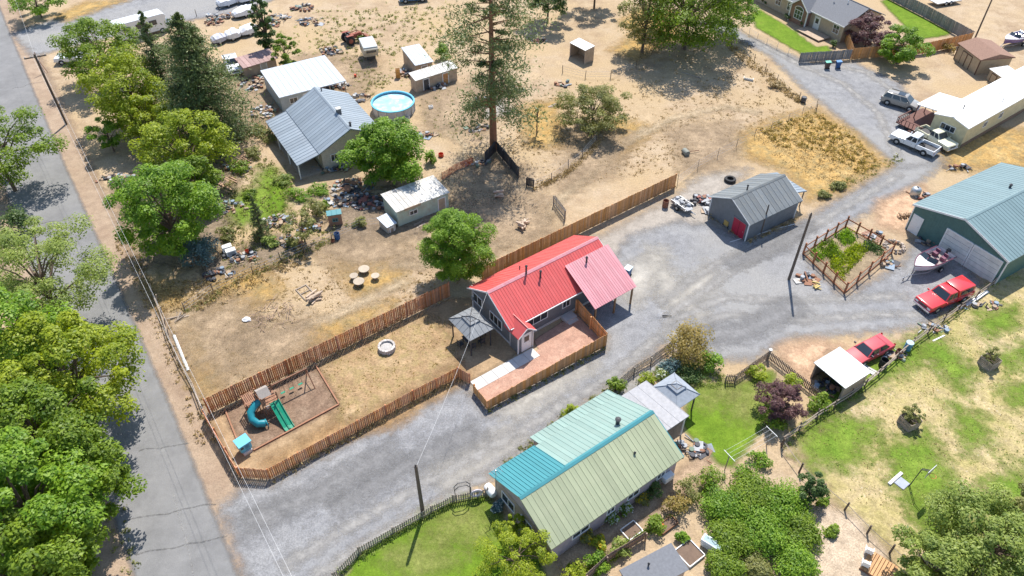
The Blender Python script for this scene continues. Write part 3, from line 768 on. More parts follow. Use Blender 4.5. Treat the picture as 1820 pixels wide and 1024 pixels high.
gazebo('grey canvas gazebo on the green-roofed house patio', (c2.x, c2.y, 0), 2.7, 2.9, LA, 2.2, 3.0, M('grey_canvas', (0.27, 0.3, 0.34), 0.9), M('grey_canvas', (0.27, 0.3, 0.34)), False)

# --- grey shed with the red door
t = thing('shed', 'grey wooden shed with weathered gable roof and red door', 'shed', (26.06, 65.1, 0), R(33))
gable_walls(t, 7.85, 6.0, 2.4, 4.0, 0.25, 0.3, GREYSIDE)
rf = gable_roof(t, 7.85, 6.0, 2.4, 4.0, SHEDROOF, w=0.65, cap=SHEDROOF)
fascia(t, 7.85, 6.0, 2.4, 4.0, WHITE, wd=0.12)
corner_boards(t, (-3.68, 3.68), (-2.7, 2.7), 2.35)
door(t, -3.675, -1.55, 1.7, 1.95, R(180), M('red_door', (0.42, 0.02, 0.05), 0.5), panels_=False, frame=GREYSIDE)
MB().box((-3.72, -1.55, 1.0), (0.02, 0.06, 1.9)).build('door_joint', M('dark_red', (0.2, 0.01, 0.02)), t)
pipe(t, -1.35, 0.35, 3.75, 0.6, 0.08)
shed_roof(t, (6.0, -1.9, 2.15), (6.0, 2.4, 2.15), (3.9, 2.4, 2.75), (3.9, -1.9, 2.75), 0.08, BLUEROOF, w=0.5, name='lean_to_roof')
for y in (-1.7, 2.2): MB().box((5.8, y, 1.05), (.1, .1, 2.1)).build('lean_to_post', WOOD, t)

# --- house with the pale green roof
GX, GY, GA = 5.6, 31.56, R(36)
t = thing('house', 'low house with pale green metal roof and one teal roof corner', 'house', (GX, GY, 0), GA)
gable_walls(t, 12.6, 7.3, 2.6, 4.3, 0.25, 0.3, LILAC)
mb = MB()
rf = gable_roof(t, 12.6, 7.3, 2.6, 4.3, GREENROOF, w=0.42, cap=TEALROOF, back=SAGEROOF)
# newer teal sheets over the back corner
sl_ = math.hypot(3.65, 1.7)
panels(rf, (-2.15, 3.72, 2.6 - .03), (-1, 0, 0), (0, -3.65, 1.7), 4.2, sl_, 0.3, TEALROOF, 0.04, lift=0.06)
shed_roof(t, (6.3, 4.85, 2.05), (-1.7, 4.85, 2.05), (-1.7, 3.6, 2.55), (6.3, 3.6, 2.55), 0.08, SAGEROOF, w=0.42, name='rear_roof')
MB().yz([(3.36, 0), (4.6, 0), (4.6, 2.05), (3.36, 2.5)], -1.5, 6.05).build('rear_wall', TAUPE, t)
MB().box((6.28, -1.8, 3.45), (0.16, 4.1, 0.04), rx=math.atan2(1.7, 3.65)).build('teal_edge_trim', TEALROOF, t)
MB().box((-6.06, 0, 1.25), (0.03, 6.6, 2.5)).build('gable_cladding', TAUPE, t)
pipe(t, 3.6, 0.9, 3.6, 0.8, 0.16, name='chimney_pipe'); pipe(t, 3.0, -1.7, 3.3, 0.35, 0.07)
window(t, -6.08, 1.6, 1.35, 1.6, 1.1, R(180), 2, pane=GLASS)
window(t, -6.08, -0.6, 1.35, 1.3, 1.1, R(180), 2)
for x, w_ in ((-3.4, 1.6), (-0.6, 0.8), (1.6, 1.2), (4.4, 0.9)): window(t, x, -3.36, 1.55, w_, 0.7, R(-90), 2)
an = MB().box((5.0, -3.6, 1.0), (0.9, 0.45, 0.6)).build('cooler_unit', WHITE, t)
# television aerial on the gable end
mb = MB().tube([(-6.25, 2.9, 1.2), (-6.25, 2.9, 4.0)], 0.03, 5)
for q in (-.35, -.12, .12, .35): mb.tube([(-6.25 + q, 2.5, 3.95), (-6.25 + q, 3.3, 3.95)], 0.015, 4)
mb.tube([(-6.65, 2.9, 3.95), (-5.85, 2.9, 3.95)], 0.02, 4).build('aerial', STEEL, t)
# patio roof on its far end
shed_roof(t, (9.4, 3.6, 2.25), (6.45, 3.6, 2.25), (6.45, -1.2, 2.6), (9.4, -1.2, 2.6), 0.08, M('pale_grey_roofing', (0.32, 0.32, 0.335), 0.7, rand=.08, wear_glint=(0.42, 0.41, 0.4)), w=0.9, name='patio_roof', rib=0.02)
for x, y in ((9.2, 3.4), (9.2, -1.0), (6.6, 3.4)): MB().box((x, y, 1.1), (.1, .1, 2.2)).build('patio_post', WHITE, t)

# --- big green metal garage
t = thing('garage', 'large dark green metal garage with grey-green roof and two white doors', 'garage', (44.6, 58.4, 0), R(31))
gable_walls(t, 15, 10.8, 3.2, 4.8, 0.2, 0.2, GARWALL, x0=0.0)
gable_roof(t, 15, 10.8, 3.2, 4.8, GARROOF, w=0.45, x0=0.0)
fascia(t, 15, 10.8, 3.2, 4.8, WHITE, x0=0.0, wd=0.2)
GD = M_siding('white_garage_door', (0.66, 0.66, 0.64), 0.55)
for y, w_ in ((-0.25, 2.75), (-3.35, 2.85)):
    d = MB().box((0.17, y, 1.35), (0.08, w_, 2.7)).build('garage_door', GD, t)
    mb = MB()
    for k in range(1, 5): mb.box((0.12, y, 2.7 * k / 5), (0.03, w_, 0.02))
    mb.build('panel_joint', M('grey_joint', (0.35, 0.35, 0.35)), d)
    mb = MB().box((0.15, y - w_ / 2 - .06, 1.4), (0.12, 0.12, 2.8)).box((0.15, y + w_ / 2 + .06, 1.4), (0.12, 0.12, 2.8)).box((0.151, y, 2.76), (0.118, w_, 0.12))
    mb.build('door_frame', WHITE, d)
door(t, 0.2, 4.35, 1.0, 2.1, R(180), WHITE)
corner_boards(t, (0.22,), (-5.18, 5.18), 3.1)
pipe(t, 9.2, 1.2, 4.3, 0.5, 0.12)

# --- cream mobile home with its deck
t = thing('mobile_home', 'cream mobile home with long white roof', 'house', (53.3, 80.2, 0), R(36))
gable_walls(t, 22, 4.5, 2.9, 3.45, 0.1, 0.12, CREAM, x0=0.0)
gable_roof(t, 22, 4.5, 2.9, 3.45, WHITEROOF, x0=0.0, ribbed=False, cap=WHITEROOF)
MB().box((11, 0, 0.3), (21.7, 4.34, 0.6)).build('skirting', M('brown_skirting', (0.2, 0.13, 0.09), 0.8), t)
window(t, 0.1, 0.1, 1.9, 1.9, 0.8, R(180), 3)
for x in (4.6, 8.2): window(t, x, -2.13, 1.9, 0.9, 0.8, R(-90), 2)
MB().tube([(7.3, -1.9, 2.8), (7.3, -1.9, 4.6)], .03, 5).tube([(7.0, -1.9, 4.4), (7.6, -1.9, 4.6)], .02, 4).tube([(7.05, -1.9, 4.0), (7.5, -1.9, 4.2)], .02, 4).build('aerial', STEEL, t)
pipe(t, 3.2, 0.5, 3.3, .35, .06)
DK = M('dark_stained_wood', (0.16, 0.075, 0.06), 0.8, rand=0.2)
shed_roof(t, (6.3, 5.2, 2.45), (1.2, 5.2, 2.45), (1.2, 2.2, 2.8), (6.3, 2.2, 2.8), 0.1, WHITEROOF, w=1.2, name='awning_roof', rib=0.01)
for x in (1.4, 3.7, 6.1): MB().box((x, 5.0, 1.2), (.1, .1, 2.4)).build('awning_post', DK, t)
dk = MB().box((1.6, 4.0, 0.5), (6.0, 3.4, 0.1)).build('deck', DK, t)
for i in range(7):
    MB().box((-1.35, 2.5 + i * .5, .85), (.07, .07, .8)).build('baluster', DK, dk)
    MB().box((-1.35 + i * .45, 5.65, .85), (.07, .07, .8)).build('baluster', DK, dk)
MB().box((-1.35, 4.0, 1.27), (.1, 3.4, .06)).box((0.0, 5.65, 1.271), (2.8, .1, .06)).build('handrail', DK, dk)
for i in range(3): MB().box((-1.75 - .3 * i, 3.0, .42 - .13 * i), (.3, 1.4, .06)).build('stair_tread', DK, dk)

# --- shingled house at the back with its lawns
a_, b_ = G(1375, 17), G(1492, 76)
fa = math.atan2(b_.y - a_.y, b_.x - a_.x)
fl = (b_ - a_).length
# x axis along the facade, y axis to the back
t = thing('house', 'beige house with grey shingle roof and arched window gable behind green lawn', 'house', ((a_.x + b_.x) / 2, (a_.y + b_.y) / 2, 0), fa)
L9 = fl + 6
x9 = -fl / 2 - 6
MB().box((x9 + L9 / 2, 3.9, 1.4), (L9, 7.8, 2.8)).build('wall', MANUF, t)
hr_ = 4.6
rf = MB().yz([(-0.5, 2.7), (3.9, hr_), (8.3, 2.7), (8.3, 2.58), (3.9, hr_ - .12), (-0.5, 2.58)], x9 - .4, x9 + L9 + .4).build('roof', SLATE, t)
MB().yz([(0.0, 2.7), (7.8, 2.7), (3.9, hr_ - .14)], x9 + .02, x9 + L9 - .02).build('gable_wall', MANUF, t)
MB().tube([(x9 - .4, 3.9, hr_ + .02), (x9 + L9 + .4, 3.9, hr_ + .02)], 0.07, 5).build('ridge_cap', SLATE, rf)
MB().box((x9 + L9 / 2, -0.53, 2.62), (L9 + .8, 0.05, 0.16)).build('gutter', WHITE, t)
gxc = -fl / 2 + fl * 0.42
brick = M('red_brick_cladding', (0.26, 0.15, 0.11), 0.9, var=.3, scale=8)
MB().xz([(gxc - 1.7, 0), (gxc + 1.7, 0), (gxc + 1.7, 2.6), (gxc, 3.9), (gxc - 1.7, 2.6)], -0.9, 0.02).build('bay_wall', brick, t)
MB().add([(gxc - 2.0, -1.2, 2.5), (gxc, -1.2, 4.1), (gxc + 2.0, -1.2, 2.5), (gxc - 2.0, 0.2, 2.5), (gxc, 3.2, 4.1), (gxc + 2.0, 0.2, 2.5), (gxc - 2.0, -1.2, 2.4), (gxc, -1.2, 4.0), (gxc + 2.0, -1.2, 2.4), (gxc - 2, .2, 2.4), (gxc, 3.2, 4.0), (gxc + 2, .2, 2.4)],
         [(0, 1, 4, 3), (1, 2, 5, 4), (6, 9, 10, 7), (7, 10, 11, 8), (0, 6, 7, 1), (1, 7, 8, 2), (0, 3, 9, 6), (2, 8, 11, 5)]).build('bay_roof', SLATE, t)
for s in (-1, 1):
    MB().xz([(gxc + s * 2.0, 2.52), (gxc, 4.12), (gxc, 3.92), (gxc + s * 2.0, 2.32)], -1.24, -1.203).build('barge_board', WHITE, t)
    MB().box((gxc + s * 1.75, -0.95, 1.3), (.16, .16, 2.6)).build('corner_board', WHITE, t)
window(t, gxc, -0.9, 1.5, 1.7, 1.4, R(-90), 3, 2)
aw = MB()
aw.add([(gxc - .85, -.94, 2.28)] + [(gxc - .85 * math.cos(math.pi * k / 8), -.94, 2.28 + .5 * math.sin(math.pi * k / 8)) for k in range(1, 8)] + [(gxc + .85, -.94, 2.28)], [tuple(range(9))]).build('arched_pane', GLASS, t)
ar = MB().tube([(gxc - .9 * math.cos(math.pi * k / 8), -.95, 2.26 + .54 * math.sin(math.pi * k / 8)) for k in range(9)], .06, 5).build('arch_trim', WHITE, t)
for x, w_ in ((-fl / 2 + .6, 1.2), (-fl / 2 + fl * .22, 1.0), (fl / 2 - 1.3, 1.2)): window(t, x, 0.0, 1.6, w_, 1.3, R(-90), 2, 2)
door(t, gxc + 3.1, 0.0, 0.95, 2.05, R(-90), WHITE, glass=True)
dk = MB().box((gxc + 4.2, -1.5, 0.2), (4.6, 2.4, 0.14)).build('deck', M('deck_boards', (0.4, 0.3, 0.22), .8, rand=.1), t)
for i in range(9): MB().box((gxc + 4.2, -2.62 + i * .28, .28), (4.6, .26, .02)).build('plank', M('deck_boards', (0.4, 0.3, 0.22)), dk)
for x, y in ((x9 + L9 - 3, 3.2), (x9 + L9 - 5, 2.5)): pipe(t, x, y, 4.2, .4, .07, WHITE)

# --- blue-grey metal roofed house across the fence
bn, bs = Vector((-24.61, 85.32, 0)), Vector((-18.56, 75.39, 0))
bd = bs - bn
BA = math.atan2(bd.y, bd.x)
bc = (bn + bs) / 2
t = thing('house', 'old house with blue-grey metal roof among yard clutter', 'house', (bc.x, bc.y, 0), BA)
BL = bd.length
gable_walls(t, BL, 8.3, 2.7, 4.7, 0.3, 0.3, OLDWALL)
gable_roof(t, BL, 8.3, 2.7, 4.7, BLUEROOF, w=0.6)
shed_roof(t, (-BL / 2 + .1, -6.9, 2.0), (BL / 2 - .1, -6.9, 2.0), (BL / 2 - .1, -4.1, 2.62), (-BL / 2 + .1, -4.1, 2.62), 0.09, BLUEROOF, w=0.6, name='porch_roof')
for k in range(4): MB().box((-BL / 2 + .3 + k * (BL - .6) / 3, -6.75, .97), (.12, .12, 1.94)).build('porch_post', WHITE, t)
MB().box((0, -5.4, 0.12), (BL - .4, 2.6, .24)).build('porch_floor', WOOD, t)
window(t, BL / 2 - .29, 0.4, 1.5, 1.1, 1.2, 0, 2); window(t, BL / 2 - .29, -2.4, 1.5, 0.9, 1.0, 0, 2)
door(t, BL / 2 - .29, 2.4, .9, 2.0, 0, WHITE)
for x in (-3.5, 0.5, 3.5): window(t, x, -3.86, 1.55, 1.1, 1.1, R(-90), 2)
ck = MB().box((1.6, 0.25, 4.75), (.5, .5, .9)).build('chimney', M('chimney_block', (0.16, 0.15, 0.15), .9), t)
MB().box((1.6, .25, 5.24), (.62, .62, .1)).build('chimney_cap', CONC, ck)
pipe(t, -BL / 2 + 1.0, 0.5, 4.4, .4, .07); pipe(t, BL / 2 - .8, 0.3, 4.5, .5, .12)
aq = [Vector(p) for p in ((-34.25, 93.61, 2.6), (-29.58, 87.01, 2.35), (-21.73, 91.61, 2.35), (-26.47, 98.36, 2.6))]
ac = sum(aq, Vector()) / 4
ra = math.atan2(aq[2].y - aq[1].y, aq[2].x - aq[1].x)
t = thing('outbuilding', 'pale outbuilding with flat corrugated roof behind the blue-grey roofed house', 'outbuilding', (ac.x, ac.y, 0), ra)
L_, D_ = (aq[2] - aq[1]).length, (aq[0] - aq[1]).length
MB().box((-L_ * .2, 0, 1.13), (L_ * .56, D_ - .5, 2.26)).build('wall', M_siding('pale_blue_siding', (0.42, 0.48, 0.52), .2), t)
shed_roof(t, (-L_ / 2, -D_ / 2, 2.35), (L_ / 2, -D_ / 2, 2.35), (L_ / 2, D_ / 2, 2.6), (-L_ / 2, D_ / 2, 2.6), .09, PALEROOF, w=.75)
for x in (L_ * .25, L_ / 2 - .2):
    for y in (-1, 1): MB().box((x, y * (D_ / 2 - .2), 1.13), (.12, .12, 2.25)).build('post', WOOD, t)
window(t, -L_ * .3, -D_ / 2 + .25, 1.4, 1.1, .8, R(-90)); door(t, -L_ * .1, -D_ / 2 + .25, .9, 1.9, R(-90), WHITE)
# rusty low shed roof beside it
a_ = G(470, 122); r_ = ang((458, 127), (520, 108))
t = thing('shed', 'rust-roofed low lean-to beside the pale outbuilding', 'shed', G(461, 126), r_)
MB().box((0, 0, .85), (4.6, 2.2, 1.7)).build('wall', PLY, t)
shed_roof(t, (-2.6, -1.5, 1.75), (2.6, -1.5, 1.75), (2.6, 1.4, 2.15), (-2.6, 1.4, 2.15), .07, M('rust_pink_roofing', (0.36, 0.24, 0.22), .8, rand=.15, wear_glint=(0.25, 0.13, 0.1)), w=.65)
door(t, .4, -1.1, .8, 1.5, R(-90), OLDWALL)
def shack(label, pts, z, he0, he1, wall, roof, rw=.6, name='shed', cat='shed', open_front=False, inset=.15):
    """small single-slope shed; pts are the four roof corners in the photograph, first two the low edge"""
    q = [G(*p, he0 if i < 2 else he1) for i, p in enumerate(pts)]
    c = sum(q, Vector()) / 4
    rz = math.atan2(q[1].y - q[0].y, q[1].x - q[0].x)
    t = thing(name, label, cat, (c.x, c.y, 0), rz)
    L = ((q[1] - q[0]).to_2d().length + (q[2] - q[3]).to_2d().length) / 2
    D = ((q[3] - q[0]).to_2d().length + (q[2] - q[1]).to_2d().length) / 2
    l, d = L / 2 - inset, D / 2 - inset
    def top(y): return he0 + (he1 - he0) * (y + D / 2) / D - .09
    if open_front:
        MB().box((0, d, top(d) / 2), (2 * l, .06, top(d))).build('back_wall', wall, t)
        for s in (-1, 1):
            MB().xz([(0, 0)], 0, 0) if False else None
            MB().yz([(-d, 0), (d - .03, 0), (d - .03, top(d)), (-d, top(-d))], s * l - .03, s * l + .03).build('side_wall', wall, t)
        for s in (-1, 1): MB().box((s * (l - .08), -d + .05, top(-d) / 2), (.1, .1, top(-d))).build('post', WOOD, t)
    else:
        MB().yz([(-d, 0), (d, 0), (d, top(d)), (-d, top(-d))], -l, l).build('wall', wall, t)
    shed_roof(t, (-L / 2, -D / 2, he0), (L / 2, -D / 2, he0), (L / 2, D / 2, he1), (-L / 2, D / 2, he1), .06, roof, w=rw)
    return t, L, D
t, L, D = shack('leaning shed with pale tin roof, farther of the two behind the pool', [(745, 115), (767, 110), (750, 80), (704, 84)], 0, 2.0, 2.4, PLY, PALEROOF)
door(t, 0, -D / 2 + .15, .8, 1.6, R(-90), WOOD)
t, L, D = shack('sagging shed with patchy tin roof right behind the pool', [(735, 145), (815, 120), (800, 106), (730, 130)], 0, 1.9, 2.3, PLY, RUSTROOF)
door(t, L * .2, -D / 2 + .15, .8, 1.6, R(-90), CEDAR); door(t, -L * .25, -D / 2 + .15, .8, 1.6, R(-90), DARK)
t, L, D = shack('small open-fronted animal shelter with white roof in the dry field', [(1013, 76), (1040, 90), (1057, 82), (1030, 67)], 0, 2.1, 2.3, PLY, WHITEROOF, 2.0, 'animal_shelter', 'shelter', True, .05)
t, L, D = shack('long hen shed with patched tin roof and mint wall by the bright green tree', [(704, 378), (796, 343), (768, 306), (681, 350)], 0, 2.1, 2.3, MINT, RUSTROOF, .55)
window(t, -1.2, -D / 2 + .15, 1.2, 1.0, .6, R(-90)); door(t, L / 2 - 1.0, -D / 2 + .15, .8, 1.6, R(-90), PLY)
MB().box((-L * .2, -D / 2 - .02, 2.02), (L * .3, .06, .3)).build('fascia_board', PLY, t)
t, L, D = shack('small pale coop at the end of the long hen shed', [(686, 406), (702, 398), (690, 376), (672, 388)], 0, 1.0, 1.25, OLDWALL, PALEROOF, .5)
door(t, 0, -D / 2 + .15, .4, .6, R(-90), WOOD)
t, L, D = shack('little playhouse with teal roof and brown front in the cluttered yard', [(583, 384), (608, 380), (605, 371), (577, 376)], 0, 1.5, 1.7, M('brown_panel', (0.34, 0.19, 0.13), .8), TEALROOF, .5, 'playhouse', 'playhouse', inset=.08)
window(t, 0, -D / 2 + .08, .8, .6, .45, R(-90), frame=M('teal_trim', (0.1, 0.25, 0.25)))
t, L, D = shack('woodshed with flat white roof beside the picket fence', [(1447, 645), (1502, 690), (1550, 662), (1493, 616)], 0, 1.95, 2.05, WOOD, WHITEROOF, 1.1, 'woodshed', 'shed', True)
wl = t
LOG = M('split_firewood', (0.4, 0.26, 0.16), .9, rand=.35)
rg = random.Random(3)
t, L, D = shack('tan storage shed with brown shingle roof near the ski boat', [(1718, 84), (1764, 118), (1790, 92), (1740, 66)], 0, 2.3, 2.31, TAN, M('brown_shingle', (0.25, 0.15, 0.11), .9, var=.25, scale=6), 9, inset=.25)
DTR = M('brown_trim', (0.12, 0.07, 0.05), .8)
for x in (-.75, .35): door(t, x, -D / 2 + .25, .9, 1.8, R(-90), TAN, panels_=False, frame=DTR)
for x in (-L / 2 + .25, L / 2 - .25): MB().box((x, -D / 2 + .25, 1.1), (.12, .12, 2.2)).build('corner_board', DTR, t)
MB().yz([(-D / 2, 2.34), (0, 3.0), (D / 2, 2.34)], -L / 2, L / 2).build('gable_roof', M('brown_shingle', (0.25, 0.15, 0.11)), t)
t, L, D = shack('small shed with white lid roof beside the tan storage shed', [(1766, 126), (1786, 140), (1807, 128), (1783, 113)], 0, 1.6, 1.75, TAN, WHITEROOF, 1.4)
door(t, 0, -D / 2 + .15, .9, 1.2, R(-90), TAN, frame=DTR, panels_=False)
t, L, D = shack('grey roofed garden shed at the bottom edge behind the overgrown plot', [(1130, 1064), (1225, 1012), (1192, 964), (1102, 1014)], 0, 2.0, 2.2, TAUPE, M('felt_roof', (0.17, 0.175, 0.19), .95, var=.15, scale=5), 20)
window(t, 0, -D / 2 + .15, 1.2, .8, .6, R(-90))
pipe(t, -.2, .4, 2.1, .3, .06)

# ---------------------------------------------------------------- fences
def board_mesh(w, h, th, m, point=False):
    mb = MB()
    if point: mb.xz([(-w / 2, 0), (w / 2, 0), (w / 2, h - w * .7), (0, h), (-w / 2, h - w * .7)], -th / 2, th / 2)
    else: mb.box((0, 0, h / 2), (w, th, h))
    return mb.build('board', m)
def fence(label, pts, h, mat, bw=.14, gap=.01, name='board_fence', cat='fence', pname='board', point=False, post=2.4, pm=None, h1=None, lift=.06, railm=None, loose=.035, px=True):
    """boards, rails and posts along a line of ground points; every board its own piece"""
    P = [G(*p) if px else Vector(p) for p in pts]
    t = thing(name, label, cat, P[0])
    H1 = h if h1 is None else h1
    tot = sum((P[i + 1] - P[i]).length for i in range(len(P) - 1))
    run = 0.0
    base = None
    rg = random.Random(int(tot * 100))
    for i in range(len(P) - 1):
        a, b = P[i] - P[0], P[i + 1] - P[0]
        d = b - a; L = d.length; u = d.normalized(); rz = math.atan2(u.y, u.x)
        nn = Vector((-u.y, u.x, 0))
        n = max(1, round(L / (bw + gap)))
        for k in range(n):
            s = L * (k + .5) / n
            hh = h + (H1 - h) * (run + s) / tot
            p = a + u * s + nn * (.03 + rg.uniform(-.006, .006))
            if base is None:
                base = board_mesh(bw, 1.0, .022, mat, point); base.name = pname; base.parent = t; o = base
            else: o = link(pname, base.data, t)
            o.location = (p.x, p.y, lift + rg.uniform(-loose, loose)); o.rotation_euler = (rg.uniform(-.01, .01), rg.uniform(-.012, .012), rz + rg.uniform(-.02, .02))
            o.scale = (1, 1, hh)
        h0, h2 = h + (H1 - h) * run / tot, h + (H1 - h) * (run + L) / tot
        for f in (.25, .82):
            mb = MB()
            A = a + u * .02 - nn * .01; B = b - u * .02 - nn * .01
            mb.hexa([A - nn * .02 + Vector((0, 0, h0 * f - .04)), B - nn * .02 + Vector((0, 0, h2 * f - .04)), B + nn * .02 + Vector((0, 0, h2 * f - .04)), A + nn * .02 + Vector((0, 0, h0 * f - .04))],
                    [A - nn * .02 + Vector((0, 0, h0 * f + .04)), B - nn * .02 + Vector((0, 0, h2 * f + .04)), B + nn * .02 + Vector((0, 0, h2 * f + .04)), A + nn * .02 + Vector((0, 0, h0 * f + .04))])
            mb.build('rail', railm or mat, t)
        m_ = max(1, round(L / post))
        for k in range(m_ + 1):
            if k == m_ and i < len(P) - 2: continue
            s = L * k / m_
            hh = h + (H1 - h) * (run + s) / tot
            p = a + u * s - nn * .09
            MB().box((p.x, p.y, hh / 2), (.1, .1, hh), rz).build('post', pm or railm or mat, t)
        run += L
    return t
fence('red-brown slatted board fence along the back of the play yard', [(800, 527), (373, 735)], 1.85, REDWOOD, .13, .035)
fence('golden cedar board fence behind the red-roofed house', [(1199, 333), (858, 499)], 1.85, CEDAR, .145, .006)
fence('low red-brown slatted fence around the front yard by the gravel drive', [(834, 682), (815, 671), (736, 712), (480, 852), (426, 848), (366, 746)], 1.3, REDWOOD, .12, .035)
fence('cedar fence enclosing the red gravel patio', [(1024, 556), (1077, 615), (866, 728), (842, 697)], 1.75, CEDAR, .145, .006, h1=1.0)
GREYPICK = M('grey_picket', (0.3, 0.26, 0.22), .85, rand=.25, scale=5)
fence('weathered grey picket fence edging the green lawn by the drive', [(868, 880), (850, 885), (806, 893), (768, 912), (700, 950), (640, 985), (596, 1030), (580, 1060)], .95, GREYPICK, .085, .085, 'picket_fence', pname='picket', point=True, post=2.2)
fence('picket fence between the drive and the flower bed', [(1100, 688), (1125, 665), (1155, 648), (1195, 618)], 1.0, GREYPICK, .085, .085, 'picket_fence', pname='picket', point=True)
fence('picket fence zigzagging around the back lawn to the woodshed', [(1288, 680), (1304, 680), (1364, 638), (1456, 712)], 1.0, M('brown_picket', (0.26, 0.19, 0.15), .85, rand=.25), .085, .075, 'picket_fence', pname='picket', point=True)
fence('brown board fence along the garden path by the grey shed', [(1040, 1035), (1076, 1002), (1145, 960)], 1.1, M('brown_picket', (0.26, 0.19, 0.15)), .12, .02)
GREYBOARD = M('silver_grey_board', (0.24, 0.23, 0.225), .9, rand=.25)
fence('grey weathered board fence behind the wheelie bins', [(1510, 106), (1420, 112)], 1.5, GREYBOARD, .14, .02)
fence('golden board fence panels beside the round tree', [(1722, 78), (1640, 96), (1512, 106), (1500, 70)], 1.7, CEDAR, .145, .006)
fence('long grey plank fence along the back lawn of the shingled house', [(1722, 76), (1640, 30), (1570, -6)], 1.8, GREYBOARD, .16, .01)
fence('dark plank corner pen fence under the tall pine', [(862, 290), (882, 270), (922, 318)], 1.5, DARK, .15, .03)
fence('short gate of grey upright boards in the dry field near the fence', [(985, 366), (1005, 392)], 1.4, GREYBOARD, .12, .14)
fence('dark little gate at the end of the wire fence', [(936, 331), (948, 334)], 1.2, DARK, .12, .03)
def wire_fence(label, pts, h=1.2, post=3.5, pm=None, pr=.05, wires=3, lean=.08, name='wire_fence', wm=None, wr=.012, px=True, rails=0):
    P = [G(*p) if px else Vector(p) for p in pts]
    t = thing(name, label, 'fence', P[0])
    rg = random.Random(int(abs(P[0].x) * 100))
    for i in range(len(P) - 1):
        a, b = P[i] - P[0], P[i + 1] - P[0]
        L = (b - a).length
        n = max(1, round(L / post))
        for k in range(n + (1 if i == len(P) - 2 else 0)):
            p = a.lerp(b, k / n)
            q = p + Vector((rg.uniform(-lean, lean), rg.uniform(-lean, lean), h * rg.uniform(.92, 1.1)))
            MB().tube([p - Vector((0, 0, .05)), q], [pr, pr * .85], 6).build('post', pm or POLE, t)
        for k in range(wires):
            z = h * (k + 1) / (wires + .4)
            pts_ = [a.lerp(b, j / (n * 2)) + Vector((0, 0, z - (.04 if j % 2 else 0))) for j in range(n * 2 + 1)]
            MB().tube(pts_, wr, 4).build('rail' if rails else 'wire', wm or STEEL, t)
    return t
wire_fence('sagging wire fence with brush at its foot across the dry field', [(948, 336), (980, 322), (1010, 300), (1035, 280), (1060, 250)])
wire_fence('wire fence along the cluttered yard edge', [(330, 555), (380, 520), (450, 488), (500, 465), (540, 448), (590, 428), (640, 405), (680, 400)], 1.2, 3.0)
wire_fence('wire fence with brush along the far gravel lane', [(1300, 80), (1340, 110), (1380, 145), (1420, 178), (1450, 200)], 1.1, 4)
wire_fence('chain-link fence in front of the shingled house lawn', [(1318, 52), (1345, 70), (1380, 88), (1420, 108)], 1.0, 2.5, STEEL, .03, 5)
wire_fence('thin wire fence on steel posts beside the dry grass plot', [(1204, 328), (1240, 300), (1275, 280), (1340, 246), (1400, 218), (1450, 192)], 1.3, 4, DARK, .03)
wire_fence('old rail fence leaning beside the road', [(270, 520), (287, 560), (300, 600), (322, 650), (345, 690), (362, 735)], 1.0, 2.2, WOOD, .06, 2, .25, 'rail_fence', WOOD, .045, rails=1)
wire_fence('grey post and rail fence between the pasture and the garden', [(1388, 790), (1450, 745), (1510, 708), (1560, 668), (1620, 615), (1700, 555), (1762, 510), (1840, 445)], 1.15, 2.6, POLE, .07, 2, .1, 'rail_fence', WOOD, .05, rails=1)
wire_fence('post and rail fence by the overgrown plot and sandy path', [(1388, 796), (1420, 840), (1460, 875), (1500, 908), (1540, 950), (1580, 985), (1620, 1020)], 1.25, 3.2, POLE, .08, 1, .06, 'rail_fence', WOOD, .03, rails=1)
wire_fence('wire paddock fence near the white-roofed animal shelter', [(1000, 130), (1040, 140), (1085, 140), (1130, 120)], 1.2, 3.5)
wire_fence('wire fence with slanted posts beside the top-left lane', [(305, 48), (350, 30), (390, 20), (420, 8)], 1.3, 3.0)
ONET = M('orange_netting', (0.62, 0.14, 0.05), .8, var=.3)
t = wire_fence('orange plastic netting fence at the end of the long hen shed', [(786, 320), (812, 303), (840, 292)], 1.0, 1.5, RUST, .03, 9, .05, wm=ONET, wr=.03)
# white board lying along the roadside fence
t = thing('board', 'long white board lying along the leaning roadside fence', 'board', G(322, 630))
a, b = G(310, 598) - G(322, 630), G(335, 660) - G(322, 630)
MB().tube([a + Vector((0, 0, .14)), b + Vector((0, 0, .1))], .12, 4).build('white_board', WHITE, t)
# play yard edging timbers
ed = [(400, 728), (428, 798), (451, 802), (603, 720), (561, 650)]
t = thing('timber_edging', 'brown timber edging around the bark play area', 'edging', G(*ed[0]))
for i in range(4):
    a, b = G(*ed[i]) - G(*ed[0]), G(*ed[i + 1]) - G(*ed[0])
    m_ = (a + b) / 2
    MB().box((m_.x, m_.y, .09), ((b - a).length - .06, .12, .18), math.atan2((b - a).y, (b - a).x)).build('timber', M('edging_timber', (0.3, 0.15, 0.09), .85, rand=.15), t)
